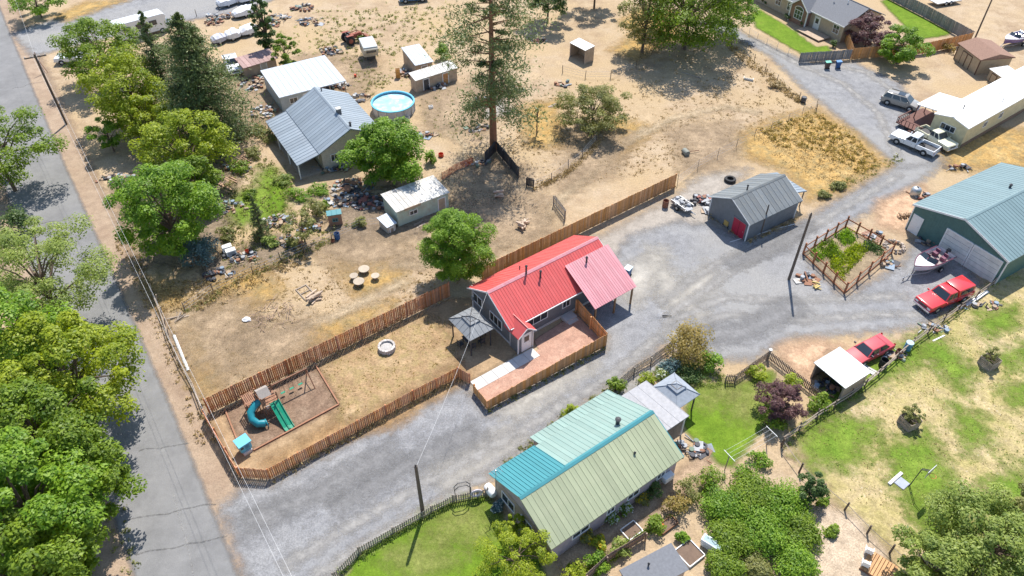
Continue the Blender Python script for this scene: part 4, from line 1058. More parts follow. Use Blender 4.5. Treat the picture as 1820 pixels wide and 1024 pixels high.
# garden fence: posts and two rails on every side
gp = [(1427, 452), (1502, 404), (1584, 450), (1500, 522)]
t = thing('garden_fence', 'stained wooden post and rail fence around the vegetable garden', 'fence', G(*gp[0]))
GFW = M('orange_brown_stain', (0.3, 0.11, 0.05), .75, rand=.2)
P = [G(*p) - G(*gp[0]) for p in gp]
for i in range(4):
    a, b = P[i], P[(i + 1) % 4]
    n = 4
    rz = math.atan2((b - a).y, (b - a).x)
    for k in range(n):
        p = a.lerp(b, k / n)
        MB().box((p.x, p.y, .75), (.14, .14, 1.5), rz).build('post', GFW, t)
        q = a.lerp(b, (k + .5) / n)
        l = (b - a).length / n
        for z in (.12, 1.1): MB().box((q.x, q.y, z), (l - .15, .05, .12), rz).build('rail', GFW, t)
        a2, b2 = a.lerp(b, k / n), a.lerp(b, (k + 1) / n)
        wm_ = MB()
        for z in (.35, .6, .85): wm_.tube([a2 + Vector((0, 0, z)), b2 + Vector((0, 0, z))], .01, 3)
        wm_.build('wire', STEEL, t)

# ---------------------------------------------------------------- poles and wires
def pole(label, base, h, r=.15, arm=None, arm_z=.5, arm_l=2.4):
    t = thing('utility_pole', label, 'pole', G(*base))
    MB().tube([(0, 0, -.2), (0, 0, h)], [r, r * .7], 10).build('shaft', POLE, t, smooth=True)
    if arm is not None:
        c_, s_ = math.cos(arm), math.sin(arm)
        o = MB().box((0, 0, h - arm_z), (arm_l, .12, .14), arm).build('crossarm', POLE, t)
        for k in (-.46, -.2, .2, .46):
            MB().lathe([(.04, 0), (.05, .08), (.03, .16)], (c_ * arm_l * k, s_ * arm_l * k, h - arm_z + .07), 8).build('insulator', WHITE, o)
        MB().tube([(c_ * .6, s_ * .6, h - arm_z), (0, 0, h - arm_z - .7)], .025, 4).build('brace', STEEL, t)
    else:
        MB().lathe([(.06, 0), (.07, .1), (.04, .2)], (0, 0, h), 8).build('insulator', DARK, t)
    return t
PH = 9.5
pole('tall utility pole with crossarm beside the road', (118, 221), PH, .17, R(25), .35)
pole('short dark utility pole behind the lawn picket fence', (752, 914), 6.25, .16)
pole('leaning utility pole beside the vegetable garden', (1402, 497), 8.1, .15)
pole('low post standing in front of the grey shed', (1352, 415), 3.6, .1)
pole('thin utility pole beside the tan storage shed', (1732, 70), 9.0, .13)
t = thing('guy_post', 'rusty guy post beside the tall roadside utility pole', 'post', G(80, 130))
MB().tube([(0, 0, 0), (-.4, .3, 3.0)], .06, 6).build('shaft', RUST, t)
MB().tube([(-.25, .2, 1.9), (.4, .1, 0)], .035, 5).build('brace', RUST, t)
def wire(label, a, b, sag, r=.025, m=None):
    a, b = Vector(a), Vector(b)
    n = 14
    pts = [a.lerp(b, k / n) - Vector((0, 0, sag * 4 * (k / n) * (1 - k / n))) for k in range(n + 1)]
    t = thing('overhead_wire', label, 'wire', (a.x, a.y, 0))
    MB().tube([p - Vector((a.x, a.y, 0)) for p in pts], r, 5).build('cable', m or M('pale_cable', (0.6, 0.6, 0.6), .5), t)
pb = G(118, 221)
np_ = G(540, 1080, PH - .6)
for k, o_ in enumerate((-.25, .15)):
    d = Vector((math.cos(R(25)) * o_, math.sin(R(25)) * o_, 0))
    wire(['pale overhead wire along the road, outer side', 'pale overhead wire along the road, house side'][k], (pb.x + d.x, pb.y + d.y, PH - .15), (np_.x + d.x, np_.y + d.y, PH - .4), .7, .008)
fp = G(20, -20, PH)
wire('overhead wire running past the top of the road', (pb.x, pb.y, PH - .1), (fp.x, fp.y, PH), .3, .008)
p2 = G(752, 914)
hv = Matrix.Rotation(LA, 3, 'Z') @ Vector((-6.4, 0, 0))
wire('service wire from the short pole to the red-roofed house gable', (p2.x, p2.y, 6.1), (HX + hv.x, HY + hv.y, 4.75), .5, .008)
p3 = G(1402, 497)

# ---------------------------------------------------------------- vegetation
def leaf_mesh(name, C, Nn, size, tint, mat, parent=None, aspect=.55, rg=None):
    n = len(C)
    rg = rg or np.random.default_rng(1)
    Nn = Nn / (np.linalg.norm(Nn, axis=1, keepdims=True) + 1e-9)
    r = rg.normal(size=(n, 3))
    T = np.cross(Nn, r); T /= np.linalg.norm(T, axis=1, keepdims=True) + 1e-9
    B = np.cross(Nn, T)
    l = size[:, None]
    V = np.stack([C + T * l, C + B * l * aspect, C - T * l, C - B * l * aspect], 1).reshape(-1, 3)
    me = bpy.data.meshes.new(name)
    me.vertices.add(4 * n); me.loops.add(4 * n); me.polygons.add(n)
    me.vertices.foreach_set('co', V.astype(np.float32).ravel())
    me.loops.foreach_set('vertex_index', np.arange(4 * n, dtype=np.int32))
    me.polygons.foreach_set('loop_start', np.arange(0, 4 * n, 4, dtype=np.int32))
    at = me.attributes.new('tint', 'FLOAT', 'POINT')
    at.data.foreach_set('value', np.repeat(np.clip(tint, 0, 1), 4).astype(np.float32))
    me.materials.append(mat)
    me.update(calc_edges=True)
    return link(name, me, parent)
def lobed(rg, lobes, per, leaf, flat=.35, shell=(.35, 1.14), up=.95):
    """leaves gathered in clumps: lobes = (x,y,z,rx,ry,rz,weight)"""
    Cs, Ns, Ss, Ts = [], [], [], []
    for (x, y, z, a, b, c, w) in lobes:
        k = max(8, int(per * w))
        d = rg.normal(size=(k, 3)); d /= np.linalg.norm(d, axis=1, keepdims=True)
        d[:, 2] = np.where(d[:, 2] < -.25, -d[:, 2] * .9, d[:, 2])
        q = rg.uniform(shell[0], shell[1], (k, 1)) ** .7
        # sub-clumps: pull leaves together so the surface breaks up
        ns = max(3, k // 22)
        sc = rg.normal(size=(ns, 3)); sc /= np.linalg.norm(sc, axis=1, keepdims=True); sc[:, 2] = np.where(sc[:, 2] < -.3, -sc[:, 2], sc[:, 2])
        idx = rg.integers(0, ns, k)
        d2 = sc[idx] + rg.normal(size=(k, 3)) * .28
        d = np.where(rg.random((k, 1)) < .65, d2 / np.linalg.norm(d2, axis=1, keepdims=True), d)
        C = d * q * np.array([a, b, c]) + np.array([x, y, z])
        st = rg.uniform(0, 1, ns)[idx]
        Cs.append(C); Ns.append(d + np.array([0, 0, up]) + rg.normal(size=(k, 3)) * .45)
        Ss.append(leaf * rg.uniform(.45, 1.4, k)); Ts.append(.5 * st + .5 * rg.random(k) * .8 + rg.uniform(-.12, .12))
    return np.concatenate(Cs), np.concatenate(Ns), np.concatenate(Ss), np.concatenate(Ts)
LEAF = dict(  # wide colour spread also paints in deep crown shade and bright lit tips
    green=M_leaf('green_leaf', (0.054, 0.114, 0.011), (0.287, 0.388, 0.034)),
    bright=M_leaf('bright_green_leaf', (0.060, 0.154, 0.014), (0.311, 0.456, 0.040)),
    yellow=M_leaf('yellow_green_leaf', (0.102, 0.171, 0.011), (0.443, 0.490, 0.034)),
    dark=M_leaf('dark_green_leaf', (0.034, 0.085, 0.023), (0.164, 0.227, 0.065)),
    pale=M_leaf('pale_green_leaf', (0.108, 0.171, 0.034), (0.395, 0.456, 0.108)),
    olive=M_leaf('olive_leaf', (0.108, 0.125, 0.034), (0.347, 0.342, 0.108)),
    gold=M_leaf('golden_leaf', (0.170, 0.140, 0.030), (0.420, 0.310, 0.090)),
    pine=M_leaf('pine_needle', (0.048, 0.088, 0.029), (0.232, 0.273, 0.091), .2),
    spruce=M_leaf('blue_spruce_needle', (0.050, 0.100, 0.100), (0.130, 0.200, 0.200), .15),
    purple=M_leaf('purple_leaf', (0.080, 0.035, 0.045), (0.240, 0.130, 0.120)),
    flower=M_leaf('yellow_flower', (0.300, 0.260, 0.020), (0.600, 0.450, 0.030)),
    white=M_leaf('white_flower', (0.100, 0.160, 0.060), (0.750, 0.750, 0.720)),
    dry=M_leaf('dry_stalk', (0.260, 0.180, 0.070), (0.460, 0.340, 0.160), .2))
SEED = [100]
def tree(label, cx, cy, rpx, H, kind='green', cf=.75, lobes=16, per=420, leaf=.17, name='deciduous_tree', asp=.55, dens=1.0, base=None, cat='tree', spread=1.0, ry=1.0):
    """broadleaf tree: crown centre seen at (cx,cy), crown radius rpx photo pixels, height H metres"""
    SEED[0] += 1
    rg = np.random.default_rng(SEED[0])
    zc = H * (1 - cf / 2)
    p = G(cx, cy, zc)
    r = rpx / px_m(cx, cy, zc)
    hv = H * cf / 2
    bx = (0, 0)
    t = thing(name, label, cat, (p.x, p.y, 0))
    if base is not None:
        b = G(*base); t.location = (b.x, b.y, 0); bx = (p.x - b.x, p.y - b.y)
    ls = []
    lobes = int(lobes * 2.1)
    for k in range(lobes):
        # even spread through the crown volume
        g_ = (k + .5) / lobes
        ph = k * 2.39996 + rg.uniform(-.4, .4)
        cz = 1 - 2 * g_
        rr = math.sqrt(max(0, 1 - cz * cz)) * rg.uniform(.35, 1.0) * spread
        lr = rg.uniform(.13, .34) * (1 - .2 * abs(cz))
        ls.append((bx[0] + math.cos(ph) * rr * r, bx[1] + math.sin(ph) * rr * r * ry, zc + cz * hv * .82, lr * r, lr * r, lr * min(r, hv * 1.2) * rg.uniform(.7, 1.0), lr * 2.6 * dens))
    C, N_, S_, T_ = lobed(rg, ls, per * 1.35, leaf * .82)
    leaf_mesh('crown', C, N_, S_, T_, LEAF[kind], t, asp, rg)
    mb = MB()
    tr = max(.06, H * .022)
    zt = zc + hv * .1
    mb.tube([(0, 0, -.1), (bx[0] * .3, bx[1] * .3, zt * .4), (bx[0], bx[1], zt)], [tr, tr * .8, tr * .45], 8)
    for k in range(0, lobes, 2):
        l = ls[k]
        z0 = rg.uniform(.45, .85) * zt
        f = z0 / zt
        a = Vector((bx[0] * f, bx[1] * f, z0)); e = Vector(l[:3])
        m_ = a.lerp(e, .55) + Vector((0, 0, .05 * H))
        mb.tube([a, m_, e], [tr * .4, tr * .28, tr * .08], 5)
    mb.build('trunk', BARK, t, smooth=True)
    return t
def conifer(label, base, H, r, kind='pine', whorls=16, per=26, leaf=.22, cb=.1, droop=.25, name='conifer_tree', trunk=None, irregular=.2, taper=1.0, width=.16, nb=(5, 8), dens=1.0):
    """conifer: whorls of branches along a straight stem, needles along each branch"""
    SEED[0] += 1
    rg = np.random.default_rng(SEED[0])
    p = G(*base)
    t = thing(name, label, 'tree', (p.x, p.y, 0))
    mb = MB()
    tr = H * .018 + .05
    mb.tube([(0, 0, -.1), (0, 0, H * .5), (0, 0, H * .98)], [tr, tr * .7, .03], 9)
    Cs, Ns, Ss, Ts = [], [], [], []
    for w in range(whorls):
        f = w / (whorls - 1)
        z = H * (cb + (1 - cb) * f ** .95)
        R_ = r * ((1 - f) ** taper * .93 + .07)
        if cb > .2: R_ = r * (math.sin(math.pi * min(1, .18 + f * .82)) ** .6 * (1 - .45 * f) + .05)
        for k in range(rg.integers(*nb)):
            a = rg.uniform(0, 2 * math.pi)
            Lb = R_ * rg.uniform(1 - irregular * 1.8, 1 + irregular)
            zz = z + rg.uniform(-.4, .4) * H / whorls
            dz = -droop * Lb * rg.uniform(.5, 1.3) if droop > 0 else -droop * Lb
            e = np.array([math.cos(a) * Lb, math.sin(a) * Lb, zz + dz])
            s0 = np.array([0, 0, zz])
            mb.tube([tuple(s0), tuple(s0 * .5 + e * .5 + np.array([0, 0, .06 * Lb])), tuple(e)], [tr * .25 * (1 - f * .6) + .015, .03, .012], 4)
            n_ = int(per * dens * (.4 + Lb / r))
            nt_ = max(2, int(2 + Lb * 1.6))
            tu = rg.uniform(.3, 1.0, nt_) ** .7
            u = tu[rg.integers(0, nt_, n_)] + rg.normal(size=n_) * .05
            C = s0 + (e - s0) * u[:, None] + rg.normal(size=(n_, 3)) * np.array([1, 1, .55]) * width * Lb * (.4 + .8 * u[:, None])
            Cs.append(C)
            Ns.append(rg.normal(size=(n_, 3)) * .7 + np.array([math.cos(a) * .2, math.sin(a) * .2, .8]))
            Ss.append(leaf * rg.uniform(.6, 1.3, n_)); Ts.append(rg.uniform(0, 1) * .55 + rg.random(n_) * .45)
    leaf_mesh('crown', np.concatenate(Cs), np.concatenate(Ns), np.concatenate(Ss), np.concatenate(Ts), LEAF[kind], t, .3, rg)
    mb.build('trunk', trunk or BARK, t, smooth=True)
    return t
def shrub(label, cx, cy, rpx, H, kind='green', lobes=6, per=150, leaf=.1, name='shrub', flowers=None, fl=0, cat='shrub', ry=1.0, rz=0.0):
    SEED[0] += 1
    rg = np.random.default_rng(SEED[0])
    p = G(cx, cy, H * .45)
    r = rpx / px_m(cx, cy)
    t = thing(name, label, cat, (p.x, p.y, 0), rz)
    ls = []
    for k in range(lobes):
        a = k * 2.4 + rg.uniform(-.5, .5)
        rr = r * .62 * math.sqrt((k + .4) / lobes)
        lr = r * rg.uniform(.36, .55)
        hz = H * rg.uniform(.3, .62) * (1 - .3 * rr / r)
        ls.append((math.cos(a) * rr, math.sin(a) * rr * ry, hz, lr, lr, min(hz * .95, H * .42), 1))
    C, N_, S_, T_ = lobed(rg, ls, per, leaf)
    keep = C[:, 2] > .02
    leaf_mesh('foliage', C[keep], N_[keep], S_[keep], T_[keep], LEAF[kind], t, .55, rg)
    if flowers:
        C, N_, S_, T_ = lobed(rg, ls, fl, leaf * .8, shell=(.95, 1.12))
        leaf_mesh('blossom', C, N_, S_, .5 + .5 * T_, LEAF[flowers], t, .9, rg)
    mb = MB()
    for l in ls[:5]: mb.tube([(0, 0, 0), (l[0] * .5, l[1] * .5, l[2] * .6), l[:3]], [.04, .025, .01], 4)
    mb.build('stem', BARK, t)
    return t
def tufts(name, label, cat, poly, n, h, rad, kind, leaves=14, leaf=.1, px=True, up=.15):
    """ground cover: many small tufts strewn inside an outline (one mass, nobody could count it)"""
    SEED[0] += 1
    rg = np.random.default_rng(SEED[0])
    P = np.array([tuple(G(*p))[:2] if px else p for p in poly])
    lo, hi = P.min(0), P.max(0)
    pts = []
    while len(pts) < n:
        q = rg.uniform(lo, hi)
        ins = False
        for i in range(len(P)):
            a, b = P[i], P[i - 1]
            if (a[1] > q[1]) != (b[1] > q[1]) and q[0] < (b[0] - a[0]) * (q[1] - a[1]) / (b[1] - a[1]) + a[0]: ins = not ins
        if ins: pts.append(q)
    pts = np.array(pts)
    k = leaves
    sc = rg.uniform(.4, 1.5, n)
    C = np.repeat(pts, k, 0)
    s_ = np.repeat(sc, k)
    off_ = rg.normal(size=(n * k, 2)) * rad * .6 * s_[:, None]
    z = np.abs(rg.normal(size=n * k)) * h * .5 * s_ + .03
    C = np.concatenate([C + off_, z[:, None]], 1)
    N_ = np.concatenate([off_ / rad + rg.normal(size=(n * k, 2)) * .5, np.full((n * k, 1), up + .5)], 1)
    o = leaf_mesh(name, C, N_, leaf * rg.uniform(.6, 1.4, n * k), np.repeat(rg.random(n), k) * .6 + rg.random(n * k) * .4, LEAF[kind], None, .4, rg)
    return tag(o, label, cat, kind='stuff')

# roadside row, lower left
tree('open-crowned tree with branches reaching over the road, topmost on the left edge', -15, 262, 95, 10, 'green', .85, 26, 520, .16, dens=.95, spread=1.1)
shrub('small dark bush between the two upper left roadside trees', 30, 395, 32, 3.2, 'dark', 7, 280, .12)
tree('pale feathery tree overhanging the road on the left, below the dark bush', 65, 492, 112, 11, 'pale', .85, 26, 760, .12, spread=1.15)
tree('broad leafy tree reaching farthest over the road on the left edge', 110, 665, 122, 12, 'yellow', .85, 28, 760, .16, spread=1.1)
tree('tall bright tree on the left edge behind the broad leafy tree', 0, 610, 115, 14, 'bright', .85, 20, 600, .16)
tree('dense tree on the left edge below the broad leafy tree', 60, 770, 122, 12, 'green', .85, 26, 680, .16)
tree('tree with a branch pointing across the road at lower left', 142, 835, 90, 9, 'green', .85, 22, 560, .15, spread=1.2)
tree('large bright green tree filling the bottom left corner', 40, 900, 125, 13, 'bright', .85, 26, 680, .16)
tree('dark green tree at the bottom edge beside the road', 92, 965, 88, 9, 'green', .9, 22, 560, .15)
tree('shadowy green tree in the bottom left corner below the bright one', 20, 1020, 125, 11, 'green', .85, 20, 560, .16)
# neighbour's yard
tree('green tree at the far end of the roadside row near the side lane', 175, 88, 66, 9, 'green', .92, 22, 460, .18, spread=1.15)
tree('lime-green tree between the side lane and the tall conifers', 225, 158, 78, 10, 'yellow', .95, 26, 560, .17)
tree('small lime tree beside the road below the lime-green tree', 190, 238, 32, 4.5, 'bright', .9, 11, 300, .14)
conifer('thin ragged conifer in front of the big pine', (308, 195), 13, 3.4, 'pine', 26, 70, .19, .1, .15, irregular=.35, width=.2)
conifer('big dark bushy conifer in the middle of the neighbour row', (385, 250), 16, 5.6, 'pine', 32, 170, .19, .03, .1, irregular=.25, taper=.7, width=.16, nb=(8, 11))
tree('yellow-green tree left of the blue-grey roofed house', 322, 268, 86, 9.5, 'yellow', .95, 26, 560, .17)
tree('large green roadside tree above the blue spruce', 292, 375, 96, 10.5, 'bright', .95, 30, 620, .16)
tree('yellow-green tree filling the gap behind the porch-side tree', 258, 215, 52, 7, 'yellow', .95, 16, 420, .16)
tree('leafy tree between the yellow-green tree and the large roadside tree', 345, 325, 50, 7, 'green', .95, 16, 420, .15)
shrub('blue spruce bush under the large roadside tree', 352, 445, 36, 3.6, 'spruce', 9, 380, .1, 'spruce_bush')
conifer('slim dark conifer in the cluttered yard', (467, 420), 5.2, 1.15, 'pine', 14, 40, .12, .04, .05, nb=(6, 9), irregular=.1)
tree('thin olive tree inside the cluttered yard fence', 535, 400, 34, 4.0, 'olive', .75, 11, 200, .12, dens=.8)
shrub('leafy shrub beside the thin olive tree', 560, 370, 24, 2.4, 'olive', 6, 200, .11)
tree('columnar dark poplar at the top left', 467, 42, 24, 9.5, 'dark', .98, 24, 300, .16, spread=.9)
tree('slender green tree beside the columnar poplar', 505, 92, 25, 5.5, 'green', .95, 12, 260, .16)
tree('round bright green tree beside the blue-grey roofed house', 688, 268, 72, 7.5, 'bright', .95, 30, 680, .16)
tree('dense bright green globe tree beside the red-roofed house', 811, 440, 64, 8.2, 'bright', .98, 40, 860, .13, asp=.35)
conifer('tall open pine with bare red trunk', (877, 266), 23.5, 6.4, 'pine', 22, 130, .2, .25, .1, 'pine_tree', PBARK, .45, width=.13, nb=(4, 8), dens=1.5)
tree('spreading olive-green tree in the dry field', 1055, 192, 62, 5.5, 'olive', .95, 26, 460, .13, spread=1.15)
tree('small sparse tree beside the spreading olive-green tree', 955, 200, 26, 4.2, 'olive', .5, 8, 110, .11, dens=.7)
shrub('green bush behind the sagging shed', 787, 92, 16, 2.4, 'bright', 6, 240, .14)
tree('large tree at the top casting shade on the dry field', 1230, 2, 108, 14, 'green', .97, 40, 620, .19, spread=1.1)
tree('pale-trunked tree left of the large shade tree', 1150, 22, 62, 11, 'olive', .9, 18, 360, .18, dens=.8)
tree('leafy tree between the large shade tree and the lawn', 1300, 8, 46, 9, 'bright', .92, 16, 360, .18)
tree('dark tree at the top edge beyond the tall pine', 975, -15, 52, 8, 'dark', .8, 14, 420, .2)
tree('tree above the top edge beside the dark tree', 1060, -40, 50, 8, 'olive', .75, 12, 340, .2)
tree('low leafy tree in the top left corner', 60, -2, 48, 5.5, 'bright', .92, 14, 360, .18)
tree('purple-leaved tree in front of the shingled house', 1547, 55, 42, 4.8, 'purple', .92, 14, 380, .16)
tree('round green tree beside the golden board fence', 1605, 80, 42, 5.5, 'bright', .98, 18, 460, .16)
for k, (x, y) in enumerate(((1360, 2), (1425, 40), (1482, 78), (1400, 30))):
    shrub(['clipped dark shrub at the left end of the shingled house', 'clipped dark shrub below the arched window', 'clipped dark shrub at the deck end of the shingled house', 'clipped dark shrub left of the brick bay'][k], x, y, 9, 1.1, 'dark', 4, 90, .12)
shrub('dry brown bush by the golden board fence', 1688, 84, 13, 1.5, 'gold', 5, 90, .12)
# around the green-roofed house
shrub('large golden-olive shrub between the drive and the lawn', 1228, 615, 48, 3.4, 'gold', 12, 330, .1)
shrub('bright green shrub on the right of the golden-olive shrub', 1262, 640, 24, 2.2, 'bright', 6, 220, .1)
shrub('blue-green bush under the golden-olive shrub', 1190, 650, 22, 1.5, 'spruce', 6, 160, .09)
shrub('dark green plant bed behind the grey canvas gazebo', 1225, 665, 30, 1.2, 'dark', 8, 160, .09)
shrub('white-flowered bush beside the patio roof', 1180, 662, 16, 1.0, 'pale', 5, 130, .08, flowers='white', fl=40)
shrub('yellow-green plants along the picket fence by the drive', 1148, 672, 18, .8, 'yellow', 6, 120, .08)
tree('purple smoke bush at the edge of the back lawn', 1392, 715, 44, 3.3, 'purple', .98, 22, 420, .085, 'shrub', cat='shrub')
shrub('yellowing shrub behind the purple smoke bush', 1405, 680, 20, 1.5, 'yellow', 6, 160, .09)
shrub('green shrub at the foot of the purple smoke bush', 1375, 750, 26, 1.4, 'green', 7, 170, .09)
shrub('leafy shrub beside the woodshed', 1455, 715, 22, 1.6, 'green', 6, 170, .1)
shrub('flowering shrub in the corner of the picket fence', 1345, 662, 22, 1.2, 'yellow', 6, 150, .09)
shrub('round green shrub beside the drive, at the teal roof', 1016, 735, 19, 1.8, 'yellow', 6, 230, .09)
shrub('leafy bush at the patio roof end facing the drive', 1095, 685, 18, 1.5, 'green', 6, 190, .09)
shrub('grassy bush between the two bushes along the drive', 1062, 715, 18, 1.0, 'olive', 6, 140, .09)
tree('yellow-green ornamental tree in front of the green-roofed house', 918, 985, 64, 4.0, 'yellow', .9, 20, 420, .085, asp=.4, spread=1.2)
tree('small yellow-green tree against the gable wall', 912, 930, 20, 3.0, 'yellow', .7, 9, 240, .08)
shrub('bluish hosta below the gable windows', 885, 900, 14, .9, 'spruce', 5, 150, .08, flowers='white', fl=14)
shrub('round blue-green bush at the gable corner', 940, 960, 13, 1.1, 'green', 5, 160, .07)
for k, (x, y, r_, h_, kd, fw, lb) in enumerate((
        (1087, 922, 14, 1.2, 'green', 'white', 'white hydrangea by the long wall, left of the pair'), (1108, 905, 16, 1.4, 'green', 'white', 'white hydrangea by the long wall, right of the pair'),
        (1045, 955, 15, 1.1, 'olive', 'flower', 'yellow flower clump by the long wall'), (1066, 965, 17, .9, 'yellow', 'flower', 'low bright yellow flower clump beside the garden path'),
        (1140, 885, 16, 1.0, 'olive', 'flower', 'yellow-tipped plant below the long wall'), (1160, 868, 22, 1.6, 'dark', None, 'dark evergreen bush along the long wall'),
        (1200, 895, 26, 1.9, 'gold', None, 'tall golden shrub by the garden path'), (1225, 868, 28, 2.0, 'olive', None, 'arching olive shrub by the garden path'),
        (1262, 850, 26, 2.0, 'green', None, 'green shrub under the washing line'), (1165, 930, 22, 1.3, 'green', None, 'leafy green clump beside the raised bed'),
        (1100, 975, 22, 1.0, 'pale', None, 'pale green clump inside the brown board fence'), (1060, 1000, 26, 1.2, 'bright', None, 'bright green clump at the end of the brown board fence'),
        (1020, 1015, 26, 1.0, 'yellow', None, 'yellow-green clump at the bottom edge by the ornamental tree'), (1212, 955, 14, .8, 'bright', None, 'young green plants beside the grey garden shed'),
        (1350, 815, 24, 1.1, 'bright', None, 'lime hedge row, upper end'), (1325, 838, 24, 1.1, 'bright', None, 'lime hedge row, lower end'))):
    shrub(lb, x, y, r_, h_, kd, 6, 150, .08, flowers=fw, fl=30)
# the overgrown plot
for k, (x, y, r_, h_, kd, lb) in enumerate((
        (1290, 900, 44, 1.7, 'bright', 'overgrown vine mound at the left of the green plot'), (1340, 880, 46, 1.8, 'green', 'overgrown vine mound at the top of the green plot'),
        (1395, 895, 46, 1.8, 'bright', 'overgrown vine mound at the right of the green plot'), (1300, 955, 42, 1.6, 'green', 'overgrown vine mound above the white tub'),
        (1360, 945, 50, 1.9, 'bright', 'overgrown vine mound in the middle of the green plot'), (1425, 945, 40, 1.5, 'green', 'overgrown vine mound beside the sandy path'),
        (1290, 1005, 34, 1.4, 'green', 'leafy mound at the bottom edge left of the white tub'), (1415, 1000, 38, 1.7, 'bright', 'leafy mound at the bottom edge beside the sandy path'), (1345, 1005, 26, 1.0, 'olive', 'low weedy mound at the bottom edge'))):
    shrub(lb, x, y, r_ * 1.1, h_, kd, 20, 360, .08, name='vine_mound', cat='bush')
tree('dark bushy tree beside the overgrown plot', 1445, 868, 28, 2.8, 'dark', .88, 12, 300, .09)
shrub('yucca-like plant on the sandy path', 1480, 945, 16, .9, 'green', 5, 120, .12)
shrub('low green plant at the foot of the pasture fence', 1462, 892, 13, .6, 'green', 5, 90, .08)
shrub('tomato plant row beside the sandy path', 1470, 890, 8, .5, 'bright', 4, 60, .07)
tree('big grey-green willow at the bottom right corner', 1770, 975, 108, 6.5, 'pale', .95, 36, 760, .12, spread=1.15)
tree('grey-green tree at the bottom edge left of the corner willow', 1655, 1005, 68, 5, 'pale', .95, 18, 460, .12)
tree('tall olive tree on the right edge above the corner willow', 1830, 910, 52, 6, 'olive', .85, 14, 420, .12)
tree('sapling inside the lower wooden cage', 1624, 738, 20, 2.0, 'olive', .85, 9, 170, .08)
tree('sapling inside the upper wooden cage', 1764, 632, 16, 2.2, 'olive', .85, 9, 150, .08)
# yard plants near the blue-grey house
for k, (x, y, r_, h_, kd, lb) in enumerate((
        (528, 345, 26, 1.2, 'bright', 'lime bush below the porch corner'), (568, 335, 22, 1.1, 'bright', 'lime bush in front of the house door'), (505, 320, 20, 1.0, 'pale', 'pale bush beside the porch steps'),
        (425, 295, 22, 1.4, 'green', 'green bush at the far side of the thin lawn'), (450, 270, 20, 1.2, 'olive', 'sage bush by the porch corner'), (480, 240, 24, 1.3, 'olive', 'sage bush under the far porch corner'), (460, 230, 20, 1.1, 'olive', 'sage bush against the dark conifer'),
        (765, 278, 14, 2.0, 'bright', 'young round tree beside the red tub'), (230, 330, 26, 1.5, 'dark', 'dark bush under the large roadside tree'), (575, 365, 10, 1.0, 'green', 'little bush beside the playhouse'), (640, 395, 16, 1.0, 'olive', 'weedy bush in front of the dark clutter'), (478, 430, 16, 1.1, 'pale', 'pale bush at the foot of the slim conifer'), (400, 415, 20, 1.3, 'olive', 'olive bush beside the blue spruce'), (445, 345, 14, .9, 'green', 'small green bush on the thin lawn'), (520, 430, 14, 1.0, 'olive', 'olive bush at the yard fence posts'), (270, 215, 22, 2.0, 'dark', 'dark bush below the lime-green tree'),
        (1490, 330, 16, .9, 'olive', 'grey-green bush at the edge of the dry plot, nearer the lane'), (1465, 345, 14, .8, 'olive', 'grey-green bush at the edge of the dry plot, nearer the shed'), (1380, 150, 16, .9, 'dry', 'dry brush on the far lane fence'), (640, 68, 10, 1.2, 'green', 'green weed beside the rusty tractor'))):
    shrub(lb, x, y, r_, h_, kd, 6, 150, .11)
tufts('dry_weeds', 'dense dry golden weeds on the plot behind the grey shed', 'weeds', [(1345, 232), (1450, 197), (1520, 245), (1568, 290), (1530, 312), (1450, 270), (1380, 262)], 420, .4, .26, 'gold', 12, .13)
tufts('green_weeds', 'scattered green weeds around the tractor', 'weeds', [(560, 20), (800, 10), (800, 80), (640, 110), (560, 90)], 260, .3, .3, 'olive', 14, .14)
tufts('green_weeds', 'scattered green weeds between poplar and house', 'weeds', [(520, 60), (700, 140), (660, 180), (600, 100)], 90, .25, .25, 'olive', 12, .12)
tufts('green_weeds', 'green weeds around the pool', 'weeds', [(740, 170), (860, 150), (860, 250), (760, 250)], 90, .2, .2, 'olive', 12, .1)
tufts('yard_plants', 'patchy plants and weeds in the cluttered yard', 'weeds', [(390, 290), (480, 280), (560, 400), (620, 400), (560, 450), (400, 480)], 420, .35, .3, 'olive', 14, .11)
tufts('yard_plants', 'dry stalks along the yard fence', 'weeds', [(280, 500), (330, 500), (400, 500), (540, 440), (550, 460), (400, 540), (320, 560), (285, 550)], 240, .4, .3, 'dry', 12, .12)
tufts('pasture_grass', 'tufts of rough grass in the pasture', 'grass', [(1420, 790), (1640, 610), (1820, 470), (1830, 900), (1700, 950), (1540, 900)], 900, .14, .22, 'pale', 8, .08)
tufts('pasture_straw', 'pale dead grass tufts in the pasture', 'grass', [(1420, 790), (1640, 610), (1820, 470), (1830, 900), (1700, 950), (1540, 900)], 700, .1, .22, 'dry', 8, .08)
tufts('field_brush', 'dry brush along the field wire fence', 'brush', [(945, 336), (1005, 305), (1062, 250), (1070, 256), (1012, 312), (950, 342)], 130, .35, .25, 'dry', 12, .12)
tufts('field_brush', 'dry brush along the far lane fence', 'brush', [(1295, 75), (1380, 140), (1455, 195), (1445, 205), (1370, 150), (1290, 85)], 150, .4, .3, 'dry', 12, .14)
tufts('field_weeds', 'thin dry weeds across the open field', 'weeds', [(900, 180), (1330, 60), (1420, 180), (1200, 300), (1020, 330), (900, 300)], 420, .12, .3, 'dry', 8, .1)
tufts('lawn_edge_plants', 'flower bed plants along the drive picket fence', 'plants', [(1120, 690), (1200, 630), (1290, 670), (1280, 690), (1225, 690), (1190, 660), (1150, 690)], 240, .3, .25, 'pale', 12, .08)
tufts('path_plants', 'mixed low plants along the garden path', 'plants', [(1010, 1010), (1080, 985), (1200, 910), (1290, 840), (1250, 880), (1120, 970), (1060, 1024)], 260, .35, .25, 'green', 12, .08)
